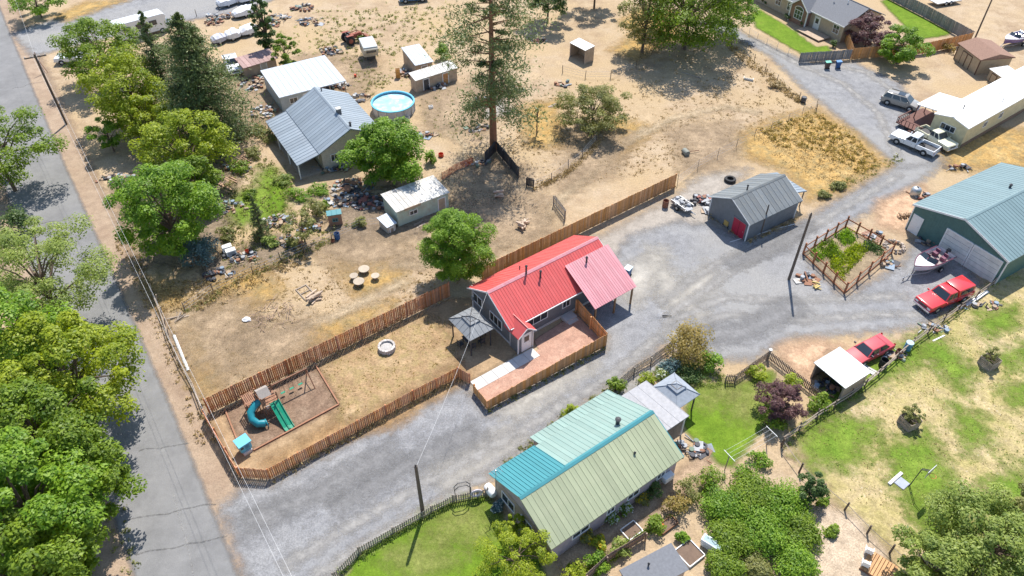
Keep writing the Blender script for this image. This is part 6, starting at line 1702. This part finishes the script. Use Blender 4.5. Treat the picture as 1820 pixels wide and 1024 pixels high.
def wheelie(label, p, m, lidm, rz):
    t = thing('wheelie_bin', label, 'bin', G(*p), rz)
    MB().hexa([(-.24, -.26, .1), (.24, -.26, .1), (.24, .26, .1), (-.24, .26, .1)], [(-.3, -.33, 1.0), (.3, -.33, 1.0), (.3, .33, 1.0), (-.3, .33, 1.0)]).build('body', m, t, bevel=.03)
    MB().slab((-.33, -.37, 1.03), (.33, -.37, 1.03), (.33, .37, 1.1), (-.33, .37, 1.1), .05).build('lid', lidm, t)
    for s in (-1, 1): MB().lathe([(.11, -.03), (.11, .03)], (s * .25, .26, .11), 10, 'x').build('wheel', BLACK, t)
    MB().tube([(-.25, .38, .98), (.25, .38, .98)], .02, 5).build('handle', m, t)
    return t
def crate(label, p, d, m, rz=0, name='crate', cat='crate', z=0):
    """slatted box, open at the top"""
    t = thing(name, label, cat, G(*p) + Vector((0, 0, z)), rz)
    x, y, h = d
    n = max(2, int(h / .16))
    for k in range(n):
        zz = (k + .5) * h / n
        for s in (-1, 1):
            MB().box((0, s * y / 2, zz), (x, .03, h / n * .78)).build('slat', m, t)
            MB().box((s * x / 2, 0, zz), (.03, y - .04, h / n * .78)).build('slat', m, t)
    for sx in (-1, 1):
        for sy in (-1, 1): MB().box((sx * (x / 2 - .04), sy * (y / 2 - .04), h / 2), (.05, .05, h)).build('corner_post', m, t)
    MB().box((0, 0, .03), (x - .06, y - .06, .03)).build('bottom', m, t)
    return t
def planks(label, p, n, L, m, rz=0, name='plank_pile', spread=.6, wd=.2, mess=.3, cat='pile', log=False):
    """loose pile: every plank or log its own piece"""
    t = thing(name, label, cat, G(*p), rz)
    rg = random.Random(int(p[0] * 31 + p[1]))
    for k in range(n):
        l = L * rg.uniform(.6, 1.1)
        layer = k // max(2, n // 3)
        y = rg.uniform(-spread, spread); x = rg.uniform(-.25, .25) * L * .6
        a = rg.uniform(-mess, mess)
        if log:
            r_ = wd * rg.uniform(.7, 1.2)
            o = MB().tube([(-l / 2, 0, 0), (0, 0, rg.uniform(-.02, .02)), (l / 2, 0, 0)], [r_, r_ * .95, r_ * .85], 8).build('log', m, t)
            o.location = (x, y, r_ + layer * wd * 1.6)
        else:
            o = MB().box((0, 0, 0), (l, wd * rg.uniform(.7, 1.2), .05)).build('plank', m, t)
            o.location = (x, y, .04 + layer * .07 + (k % 3) * .012)
        o.rotation_euler = (0, rg.uniform(-.04, .04), a)
    return t
CLUT = [M('clutter_white', (0.44, 0.43, 0.41), .75, wear_glint=(0.25, 0.2, 0.16)), M('clutter_grey', (0.3, 0.31, 0.33), .6), M('clutter_blue', (0.2, 0.26, 0.33), .6), M('clutter_tan', (0.36, 0.27, 0.19), .8), M('clutter_red', (0.27, 0.1, 0.08), .7), M('clutter_dark', (0.06, 0.06, 0.07), .7), M('clutter_rust', (0.26, 0.13, 0.08), .85), M('clutter_green', (0.15, 0.2, 0.15), .7)]
def heap(label, p, rx, ry, n, h=.5, pal=range(8), rz=0, seed=0, kind_name='scrap_heap', cat='scrap heap'):
    """heap of mixed scrap too jumbled to count: boards, pipes, boxes, tyres and sheet pieces"""
    rg = random.Random(int(p[0] * 17 + p[1]) + seed)
    mb = MB()
    pal = list(pal)
    for k in range(n):
        a = rg.uniform(0, 6.28); q = math.sqrt(rg.random())
        x, y = rx * q * math.cos(a), ry * q * math.sin(a)
        z = h * (1 - q) * rg.random()
        mb.mi = rg.choice(pal)
        w = rg.random()
        if w < .1: mb.box((x, y, z + .05), (rg.uniform(.6, 1.3), rg.uniform(.5, .9), .03), rg.uniform(0, 3), rg.uniform(-.12, .12), rg.uniform(-.1, .1))
        elif w < .17:
            mb.mi = 5; q_ = rg.uniform(.26, .36); mb.lathe([(q_ * .55, 0), (q_, .02), (q_, .17), (q_ * .55, .19), (q_ * .55, 0)], (x, y, z * .5), 12, cap=False)
        elif w < .35: mb.box((x, y, z + .08), (rg.uniform(.3, 1.1), rg.uniform(.08, .2), .05), rg.uniform(0, 3), rg.uniform(-.3, .3))
        elif w < .55: mb.tube([(x, y, z + .05), (x + rg.uniform(-.7, .7), y + rg.uniform(-.7, .7), z + rg.uniform(.05, .4))], rg.uniform(.025, .06), 6)
        elif w < .8: mb.box((x, y, z + .1), (rg.uniform(.15, .5), rg.uniform(.15, .4), rg.uniform(.08, .3)), rg.uniform(0, 3), rg.uniform(-.2, .2), rg.uniform(-.2, .2))
        elif w < .92: mb.lathe([(.16, 0), (.2, .05), (.22, .34), (.19, .35)], (x, y, z), 10)
        else: mb.blob((x, y, z + .15), (rg.uniform(.15, .35), rg.uniform(.15, .3), rg.uniform(.1, .18)), 8, 5, .15, rg)
    o = mb.build(kind_name, CLUT, None)
    o.location = G(*p); o.rotation_euler.z = rz
    return tag(o, label, cat, kind='stuff')

# around the grey shed
tyre('big tractor tyre lying behind the grey shed', (1297, 322), .68)
barrel('rusty open barrel beside the cedar fence end', (1182, 368), RUST, .34, .9, open_=True)
t = thing('utility_trailer', 'small trailer piled with motor parts near the cedar fence', 'trailer', G(1211, 370), ang((1195, 358), (1232, 384)))
MB().box((0, 0, .5), (2.2, 1.3, .08)).tube([(1.1, 0, .45), (2.1, 0, .4)], .05, 5).build('frame', STEEL, t)
for s in (-1, 1): wheel(t, 0, s * .75, .33, .2)
for s in (-1, 1): MB().box((0, s * .63, .68), (2.2, .05, .28)).build('side_rail', STEEL, t)
h_ = heap('engine parts and scrap loaded on the small trailer', (1211, 366), 1.0, .6, 26, .35, (1, 5, 0, 1), ang((1195, 358), (1232, 384)))
h_.location = t.location + Vector((0, 0, .56))
heap('dark red scrap metal heap beside the grey shed', (1252, 358), 1.6, 1.0, 44, .6, (4, 5, 6, 5, 1))
t = thing('smoker', 'yellow wooden handcart beside the red shed door', 'cart', G(1293, 402), R(33))
MB().box((0, 0, .55), (.8, .6, .6)).build('body', M('yellow_wood', (0.5, 0.33, 0.1), .7), t, bevel=.02)
for s in (-1, 1): wheel(t, -.2, s * .35, .22, .1)
MB().tube([(.4, -.2, .7), (.9, -.2, .9)], .03, 5).tube([(.4, .2, .7), (.9, .2, .9)], .03, 5).build('handle', WOOD, t)
heap('white and grey bric-a-brac against the shed gable wall', (1262, 378), .8, .5, 16, .4, (0, 0, 1, 3))
wheelie('blue wheelie bin beside the carport', (1115, 490), M('blue_plastic', (0.03, 0.1, 0.25), .5), M('pale_blue_lid', (0.35, 0.5, 0.6), .5), R(-40))
wheelie('green-lidded wheelie bin by the grey board fence', (1469, 122), M('brown_plastic', (0.1, 0.06, 0.05), .6), M('green_lid', (0.1, 0.4, 0.3), .5), R(-90))
wheelie('blue wheelie bin by the grey board fence', (1488, 121), M('blue_plastic', (0.03, 0.1, 0.25)), M('blue_lid', (0.04, 0.17, 0.36), .5), R(-90))
t = thing('hose', 'white hose lying on the gravel in front of the grey shed', 'hose', G(1300, 431))
MB().tube([G(x, y) - G(1300, 431) + Vector((0, 0, .05)) for x, y in ((1297, 431), (1320, 424), (1345, 418), (1375, 408), (1412, 399))], .035, 5).build('tube', WHITE, t)
t = thing('roller', 'grey garden roller with long handle on the dry field', 'roller', G(1218, 275), R(20))
MB().lathe([(.34, -.45), (.36, -.4), (.36, .4), (.34, .45)], (0, 0, .36), 16, 'y').build('drum', M('roller_grey', (0.22, 0.23, 0.2), .7), t, smooth=True)
MB().tube([(0, 0, .36), (1.8, -.1, .3)], .04, 5).build('handle', RUST, t)
for k, (x, y) in enumerate(((1330, 142),)):
    t = thing('feed_trough', 'white feed trough at the edge of the shaded field', 'trough', G(x, y), R(-25))
    MB().hexa([(-.6, -.15, 0), (.6, -.15, 0), (.6, .15, 0), (-.6, .15, 0)], [(-.7, -.22, .3), (.7, -.22, .3), (.7, .22, .3), (-.7, .22, .3)]).build('tub', WHITE, t, bevel=.02)
    MB().box((0, 0, .31), (1.25, .34, .01)).build('feed', M('feed', (0.4, 0.3, 0.18)), t)
barrel('dark post box on the lane fence corner', (1427, 182), DARK, .35, .8, name='burn_barrel')
# cable spools, logs, branches in the neighbour's dirt yard
for k, (x, y) in enumerate(((630, 490), (648, 478), (639, 500), (668, 490))):
    t = thing('cable_spool', ['pale wooden cable spool, leftmost of the four', 'pale wooden cable spool, farthest of the four', 'pale wooden cable spool, nearest of the four', 'pale wooden cable spool, rightmost of the four'][k], 'spool', G(x, y + 7), 0, 'cable spools in the dirt yard')
    SP = M('pale_spool_wood', (0.42, 0.35, 0.27), .85, rand=.1)
    s_ = .42 if k in (0, 3) else .55
    MB().lathe([(s_, .5), (s_, .56)], (0, 0, 0), 20).build('top_disc', SP, t)
    MB().lathe([(s_ * .45, .06), (s_ * .45, .5)], (0, 0, 0), 12).build('core', WOOD, t)
    MB().lathe([(s_, 0), (s_, .06)], (0, 0, 0), 20).build('bottom_disc', WOOD, t)
PLOG = M('peeled_log', (0.52, 0.4, 0.3), .9, rand=.25)
t = thing('frame', 'weathered timber frame lying beside the short log stack', 'frame', G(543, 520), R(-50))
for y in (-.55, .55): MB().box((0, y, .05), (1.9, .1, .09)).build('beam', WOOD, t)
for x in (-.9, 0): MB().box((x, 0, .051), (.1, 1.0, .088)).build('beam', WOOD, t)
planks('stack of short pale logs on the dirt yard', (560, 530), 9, 1.5, PLOG, R(40), 'log_stack', .5, .11, .5, log=True)
planks('scattered short logs near the bright globe tree', (930, 402), 14, 1.0, PLOG, R(-20), 'log_pile', .9, .13, 1.6, log=True)
planks('short logs in the shade beneath the pine', (887, 348), 6, 1.0, PLOG, R(10), 'log_pile', .5, .13, .5, log=True)
rg = random.Random(9)
t = thing('branch_pile', 'sprawling pile of dry branches on the dirt yard', 'branches', G(485, 562))
for k in range(70):
    a = rg.uniform(0, 6.28); q = math.sqrt(rg.random()) * 2.3; b = rg.uniform(0, 6.28)
    p = Vector((q * math.cos(a), q * math.sin(a), rg.uniform(.02, .3)))
    l = rg.uniform(.4, 1.1)
    e = p + Vector((math.cos(b) * l, math.sin(b) * l, rg.uniform(-.02, .15)))
    MB().tube([p, p.lerp(e, .5) + Vector((rg.uniform(-.1, .1), rg.uniform(-.1, .1), .04)), e], [.035, .028, .012], 4).build('branch', M('dry_branch', (0.34, 0.24, 0.18), .9, rand=.3), t)
t = thing('sack', 'crumpled white sack on the dirt yard', 'sack', G(438, 570))
MB().blob((0, 0, .16), (.4, .3, .18), 10, 7, .2).build('cloth', CANVAS, t)
MB().blob((.35, -.1, .1), (.14, .1, .1), 8, 5, .2).build('knot', CANVAS, t)
# junk of the cluttered yard
for q in (((415, 60), 1.0, .8, 30, .5, 'clutter beside the tarped trailers'), ((395, 30), 2.2, 1.0, 46, .7, 'rusty and white machine parts at the top left'), ((380, 40), 1.2, 1.2, 40, .6, 'orange and grey scrap near the lane fence'), ((495, 35), 1.6, 2.2, 60, .6, 'white and grey scrap row right of the poplar'), ((540, 15), 2.0, 1.2, 44, .5, 'jumbled scrap at the top centre left'), ((552, 40), 2.0, 1.3, 46, .5, 'timber and sheet scrap below the jumbled scrap'), ((590, 92), 1.6, 1.4, 50, .5, 'log and board litter left of the tractor'),
          ((450, 150), 1.6, 2.0, 70, .5, 'clutter beside the rust-roofed lean-to'), ((470, 200), 1.4, 1.6, 60, .5, 'clutter along the far porch corner'), ((600, 155), 1.6, 1.0, 40, .6, 'clutter under the open end of the outbuilding'), ((640, 175), 1.2, 1.0, 26, .4, 'small clutter between house and pool'), ((725, 130), 1.2, 1.2, 44, .6, 'clutter between the two pool sheds'), ((770, 155), 1.8, .8, 46, .6, 'clutter in front of the sagging shed'),
          ((588, 300), 2.0, 1.0, 60, .6, 'clutter on the patio by the house door'), ((625, 335), 2.4, 1.5, 90, .6, 'pots and clutter under the round bright tree'), ((660, 360), 2.2, 1.4, 80, .5, 'dark clutter beside the long hen shed'), ((600, 360), 1.4, .8, 34, .4, 'clutter behind the playhouse'), ((495, 395), 1.4, 1.0, 44, .5, 'clutter around the slim conifer'), ((420, 300), 1.6, 1.0, 30, .3, 'planks and pots on the far side of the thin lawn'), ((410, 370), 1.8, 1.0, 34, .3, 'debris at the end of the thin lawn'), ((385, 490), 1.4, .8, 34, .4, 'blue and grey debris below the blue spruce'), ((430, 460), 1.6, .9, 36, .3, 'small debris near the white machines'), ((500, 430), 2.0, .8, 44, .3, 'small debris along the yard fence'), ((550, 405), 1.4, .8, 34, .4, 'debris under the thin olive tree'),
          ((755, 240), 1.3, .6, 26, .3, 'broken boards beside the round tree'), ((850, 180), 1.0, .8, 20, .3, 'scrap behind the pine trunk'), ((845, 228), 1.6, .8, 24, .3, 'sheet metal and boards left of the pine'), ((915, 160), 1.2, .8, 14, .2, 'boards in the dry grass right of the pine'), ((960, 75), 1.0, .7, 20, .5, 'old machinery under the dark tree'), ((850, 290), 1.4, .8, 24, .3, 'debris in the pen corner'),
          ((1000, 150), 1.2, .8, 12, .2, 'fallen rails near the paddock fence'), ((1640, 350), 1.0, .6, 20, .4, 'dark scrap at the garage corner'), ((1705, 300), 1.2, .6, 20, .5, 'dark machine parts behind the garage'), ((1790, 310), 1.6, .8, 26, .6, 'white boxes behind the garage'), ((1650, 430), 1.0, .7, 28, .5, 'tools and tanks beside the garage side door'), ((1552, 420), .9, .6, 14, .3, 'grey objects outside the garden fence'), ((1575, 470), .7, .6, 14, .3, 'stones outside the right corner of the garden'), ((1432, 495), .9, .6, 18, .4, 'white and grey scrap outside the garden by the pole'),
          ((1225, 800), 1.4, .7, 44, .6, 'pots and furniture at the end of the green-roofed house'), ((1470, 690), 1.0, .8, 30, .6, 'stacked wood and oddments in front of the woodshed'), ((1740, 545), 1.8, .5, 30, .3, 'white planks and debris along the rail fence'), ((1660, 585), 1.2, .5, 22, .3, 'debris along the rail fence below the red pickup'), ((1590, 635), 1.0, .5, 18, .3, 'junk beside the black barrel'), ((300, 250), 1.6, 1.0, 26, .4, 'shadowed junk under the lime-green trees'), ((210, 320), 2.2, .9, 40, .4, 'branches and junk under the roadside tree')):
    pal = [0, 1, 1, 2, 3, 3, 3, 5, 5, 6, 6, 6, 7] if 'dark' not in q[5] else [1, 5, 5, 6, 4]
    heap(q[5][0].lower() + q[5][1:], q[0], q[1] * 1.15, q[2] * 1.15, q[3], q[4], pal)
# single things among the clutter
barrel('blue barrel at the dirt yard fence', (600, 425), M('blue_plastic', (0.03, 0.1, 0.25)), .3, .8, open_=True)
barrel('small brown pot beside the blue barrel', (592, 431), RUST, .2, .35, open_=True, name='plant_pot', cat='pot')
barrel('red tub under the young round tree', (784, 278), M('red_plastic', (0.6, 0.08, 0.03), .5), .32, .4, open_=True, name='tub', cat='tub')
barrel('red bucket near the white machines', (440, 450), M('red_plastic', (0.6, 0.08, 0.03)), .2, .4, open_=True, name='bucket', cat='bucket')
barrel('red canister behind the outbuilding', (632, 138), M('red_plastic', (0.6, 0.08, 0.03)), .18, .5, name='canister', cat='canister')
barrel('blue plastic barrel by the rail fence', (1611, 622), M('mid_blue_plastic', (0.08, 0.25, 0.38), .45), .32, .95, lid=M('pale_blue_lid', (0.35, 0.5, 0.6)))
barrel('open black barrel behind the faded red sedan', (1567, 652), BLACK, .34, .95, open_=True)
barrel('small rusty burn barrel left of the blue plastic barrel', (1595, 632), RUST, .28, .7, open_=True)
crate('orange wooden cupboard by the pool sheds', (708, 138), (.6, .5, 1.3), M('orange_wood', (0.5, 0.26, 0.07), .7), R(10), 'cupboard', 'cupboard')
crate('white box beside the pool', (766, 193), (.5, .4, .4), WHITE, R(20), 'box', 'box')
crate('dark grey tub on the dirt beside the round tree', (725, 214), (.45, .45, .5), CLUT[1], 0, 'tub', 'tub')
for k, (x, y) in enumerate(((405, 446), (412, 453))):
    t = thing('washing_machine', ['white appliance near the blue spruce, farther of two', 'white appliance near the blue spruce, nearer of two'][k], 'appliance', G(x, y), R(30))
    MB().box((0, 0, .35), (1.0, .6, .7)).build('body', WHITE, t, bevel=.03); MB().box((0, -.31, .4), (.7, .02, .35)).build('front_panel', CLUT[1], t)
for k, (x, y, r_) in enumerate(((410, 320, -35), (436, 283, -40), (400, 335, -35))):
    planks(['brown bench planks beside the thin lawn', 'brown plank bed near the porch corner', 'pale plank bed beside the yellow-green tree'][k], (x, y), 4, 2.0, M('bench_plank', (0.42, 0.27, 0.18), .8, rand=.2), R(r_), 'plank_pile', .3, .2, .03)
planks('pale boards on the ground in front of the hen shed', (745, 400), 5, 1.2, WOOD, R(35), 'plank_pile', .4, .15, .3)
planks('fallen grey rails at the roadside fence corner', (318, 565), 6, 1.6, WOOD, R(60), 'plank_pile', .5, .12, .8)
planks('long pole lying in the shaded field', (1232, 135), 2, 4.0, WOOD, R(-40), 'pole_pile', .1, .12, .05)
planks('firewood stack beside the garage wall', (1618, 385), 40, .6, LOG, R(100), 'firewood_stack', 1.6, .09, .5, log=True)
planks('firewood stacked in the white-roofed woodshed', (1492, 672), 30, .6, LOG, LA, 'firewood_stack', 1.4, .1, .5, log=True)
planks('long white planks stacked along the rail fence', (1728, 535), 5, 3.6, WHITE, ang((1700, 550), (1760, 512)), 'plank_pile', .3, .25, .03)
planks('white fence boards lying beside the rail fence', (1665, 600), 3, 1.6, WHITE, R(30), 'plank_pile', .2, .15, .2)
planks('pallet of stones beside the faded red sedan', (1545, 660), 5, 1.3, CONC, R(-45), 'plank_pile', .4, .22, .05)
planks('dry straw pile beside the utility pole', (1450, 508), 16, .7, M('straw', (0.5, 0.38, 0.15), .95, rand=.2), 0, 'straw_pile', .5, .1, 1.5)
planks('grey ladder leaning along the garage doors', (1702, 462), 3, 3.0, STEEL, ang((1690, 452), (1716, 468)), 'ladder', .2, .1, .01)
planks('pallet and boards under the paddock fence', (985, 190), 4, 1.6, WOOD, R(30), 'plank_pile', .4, .2, .2)
# rock ring
t = thing('rock_ring', 'ring of rough stones beside the vegetable garden', 'rocks', G(1589, 440))
for c_, n, r_ in ((0, 14, 1.0), (1, 12, .85)):
    for k in range(n):
        a = 2 * math.pi * (k + .5 * c_) / n
        o = MB().blob((0, 0, 0), (rnd.uniform(.15, .24), rnd.uniform(.13, .2), .14), 7, 5, .25).build('stone', M('field_stone', (0.42, 0.35, 0.29), .9, rand=.3), t)
        o.location = (math.cos(a) * r_, math.sin(a) * r_, .12 + .17 * c_)
# pasture: wooden cages, swing frame
for k, (p, lb) in enumerate((((1612, 756), 'weathered slatted cage around the lower pasture sapling'), ((1754, 650), 'weathered slatted cage around the upper pasture sapling'))):
    crate(lb, p, (1.2, 1.2, 1.0), WOOD, R(25), 'tree_cage', 'cage')
t = thing('basketball_hoop', 'portable basketball hoop with white-edged base standing in the pasture', 'basketball hoop', G(1617, 867), LA)
MB().box((-.25, .55, .1), (.9, .8, .16)).build('base', M('blue_grey_seat', (0.3, 0.33, 0.4), .6), t, bevel=.04)
MB().box((-.3, 1.1, .14), (1.7, .26, .24)).build('ballast_tank', M('white_plastic_tank', (0.66, 0.65, 0.62), .5), t, bevel=.05)
for x in (-.07, .07): MB().tube([(x, .1, .1), (x, .0, 2.5), (x, -.5, 2.9)], .035, 6).build('pole', DARK, t)
MB().box((0, -.55, 2.85), (1.1, .04, .75)).build('backboard', M('grey_backboard', (0.5, 0.52, 0.54), .3), t)
MB().tube([(.23 * math.cos(k * math.pi / 8), -.82 + .23 * math.sin(k * math.pi / 8), 2.6) for k in range(17)], .018, 5).build('ring', M('orange_ring', (0.6, 0.18, 0.04), .5), t)
# wooden steps with white chairs, bottom right
t = thing('wooden_ramp', 'orange wooden ramp at the bottom edge beside the rail fence', 'ramp', G(1560, 1012), R(48))
for i in range(9): MB().box((0, -.9 + i * .22, .3), (1.8, .18, .05)).build('plank', M('fresh_wood', (0.5, 0.28, 0.13), .7, rand=.15), t)
for s in (-.9, .9): MB().box((s, 0, .18), (.08, 2.0, .2)).build('stringer', TIMBER, t)
for k, (x, y) in enumerate(((1541, 980), (1535, 1003))):
    t = thing('plastic_chair', ['white plastic chair on the sandy path, farther of two', 'white plastic chair on the sandy path, nearer of two'][k], 'chair', G(x, y + 4), R(60))
    MB().box((0, 0, .42), (.5, .5, .05)).build('seat', WHITE, t, bevel=.015); MB().box((-.25, 0, .7), (.05, .48, .55), ry=-.15).build('backrest', WHITE, t)
    for sx in (-1, 1):
        for sy in (-1, 1): MB().box((sx * .21, sy * .21, .21), (.05, .05, .42)).build('leg', WHITE, t)
        MB().box((0, sx * .26, .62), (.45, .05, .04)).build('armrest', WHITE, t)
# washing line
t = thing('washing_line', 'washing line on two T posts at the edge of the back lawn', 'washing line', G(1288, 835))
a, b = Vector((0, 0, 0)), G(1362, 792) - G(1288, 835)
u = (b - a).normalized(); n_ = Vector((-u.y, u.x, 0))
for p in (a, b):
    MB().tube([p, p + Vector((0, 0, 1.9))], .04, 6).build('post', WOOD, t)
    MB().tube([p - n_ * .6 + Vector((0, 0, 1.9)), p + n_ * .6 + Vector((0, 0, 1.9))], .028, 5).build('crossbar', WHITE, t)
for q in (-.5, -.17, .17, .5): MB().tube([a + n_ * q + Vector((0, 0, 1.92)), (a + b) / 2 + n_ * q + Vector((0, 0, 1.85)), b + n_ * q + Vector((0, 0, 1.92))], .007, 4).build('line', WHITE, t)
t = thing('garden_tub', 'long white tub standing in the overgrown plot', 'tub', G(1263, 975), R(-38))
MB().hexa([(-.7, -.25, .0), (.7, -.25, .0), (.7, .25, .0), (-.7, .25, .0)], [(-.8, -.32, .9), (.8, -.32, .9), (.8, .32, .9), (-.8, .32, .9)]).build('shell', M('pale_tub', (0.6, 0.66, 0.7), .4), t, bevel=.06, smooth=True)
MB().box((0, 0, .905), (1.35, .42, .01)).build('water', M('tub_water', (0.3, 0.4, 0.42), .1), t)
def raised_bed(label, p, d, rz, m):
    t = thing('raised_bed', label, 'planter', G(*p), rz)
    for s in (-1, 1):
        MB().box((0, s * d[1] / 2, .12), (d[0], .06, .24)).build('board', m, t); MB().box((s * d[0] / 2, 0, .12), (.06, d[1] - .07, .24)).build('board', m, t)
    MB().box((0, 0, .08), (d[0] - .08, d[1] - .08, .14)).build('soil', M('dark_soil', (0.16, 0.11, 0.08), .95), t)
raised_bed('white-framed raised bed on the garden path', (1122, 945), (1.3, 1.0), GA, WHITE)
raised_bed('brown-framed raised bed with red ball by the grey shed', (1185, 935), (1.6, .7), GA, TIMBER)
raised_bed('white-framed plant bed against the grey garden shed', (1225, 985), (1.5, 1.5), GA, WHITE)
t = thing('ball', 'red ball in the brown raised bed', 'ball', G(1176, 938) + Vector((0, 0, .15)))
MB().blob((0, 0, .16), (.16, .16, .16), 12, 9).build('shell', M('red_plastic', (0.6, 0.08, 0.03)), t, smooth=True)
# arch gate and bicycle wheel on the lawn fence
t = thing('garden_arch', 'hexagonal metal arch over the gate in the lawn picket fence', 'arch', G(824, 890), ang((806, 893), (840, 886)))
MB().tube([(-.55, 0, 0), (-.6, 0, 1.6), (-.3, 0, 2.0), (.3, 0, 2.0), (.6, 0, 1.6), (.55, 0, 0)], .035, 6).build('hoop', DARK, t)
MB().tube([(-.55, .3, 0), (-.6, .3, 1.6), (-.3, .3, 2.0), (.3, .3, 2.0), (.6, .3, 1.6), (.55, .3, 0)], .035, 6).build('hoop', DARK, t)
t = thing('hose_reel', 'white coiled hose hung on the lawn picket fence', 'hose', G(847, 884), ang((806, 893), (840, 886)))
MB().tube([(.42 * math.cos(a * .4), -.1, .75 + .42 * math.sin(a * .4)) for a in range(17)], .06, 5).tube([(.28 * math.cos(a * .4), -.12, .75 + .28 * math.sin(a * .4)) for a in range(17)], .05, 5).build('coil', M('pale_lilac_hose', (0.6, 0.55, 0.6), .5), t)
t = thing('propane_tank', 'white propane tank against the gable corner', 'tank', G(872, 878), GA)
MB().lathe([(.05, -.6), (.3, -.5), (.36, -.35), (.36, .35), (.3, .5), (.05, .6)], (0, 0, .5), 16, 'y').build('vessel', WHITE, t, smooth=True)
for y in (-.3, .3): MB().box((0, y, .1), (.4, .08, .2)).build('foot', DARK, t)
# tank and barrels behind the garage, boards
t = thing('storage_tank', 'round grey tank among scrap behind the garage', 'tank', G(1625, 347))
MB().lathe([(.5, 0), (.55, .1), (.55, .8), (.4, 1.0), (.1, 1.08)], (0, 0, 0), 18).build('vessel', STEEL, t, smooth=True)
MB().lathe([(.12, 1.08), (.12, 1.16)], (0, 0, 0), 10).build('cap', DARK, t)
t = thing('flatbed_trailer', 'grey flatbed trailer at the top right edge', 'trailer', G(1677, 6), ang((1650, 8), (1700, 0)))
MB().box((0, 0, .6), (5, 2.2, .12)).tube([(2.5, 0, .55), (3.6, 0, .5)], .06, 5).build('bed', STEEL, t)
for x in (-.6, .4):
    for s in (-1, 1): wheel(t, x, s * 1.0, .36, .22)
# person-height garden post with lamp, white lid post
t = thing('lamp_post', 'short white-capped post at the corner of the zigzag picket fence', 'post', G(1364, 639))
MB().box((0, 0, .6), (.16, .16, 1.2)).build('shaft', WOOD, t); MB().box((0, 0, 1.26), (.26, .26, .12)).build('cap', WHITE, t, bevel=.03)
for o in list(bpy.data.objects):
    if o.type == 'MESH' and o.parent is None and 'label' not in o and o.get('kind') != 'structure': print('UNTAGGED', o.name)
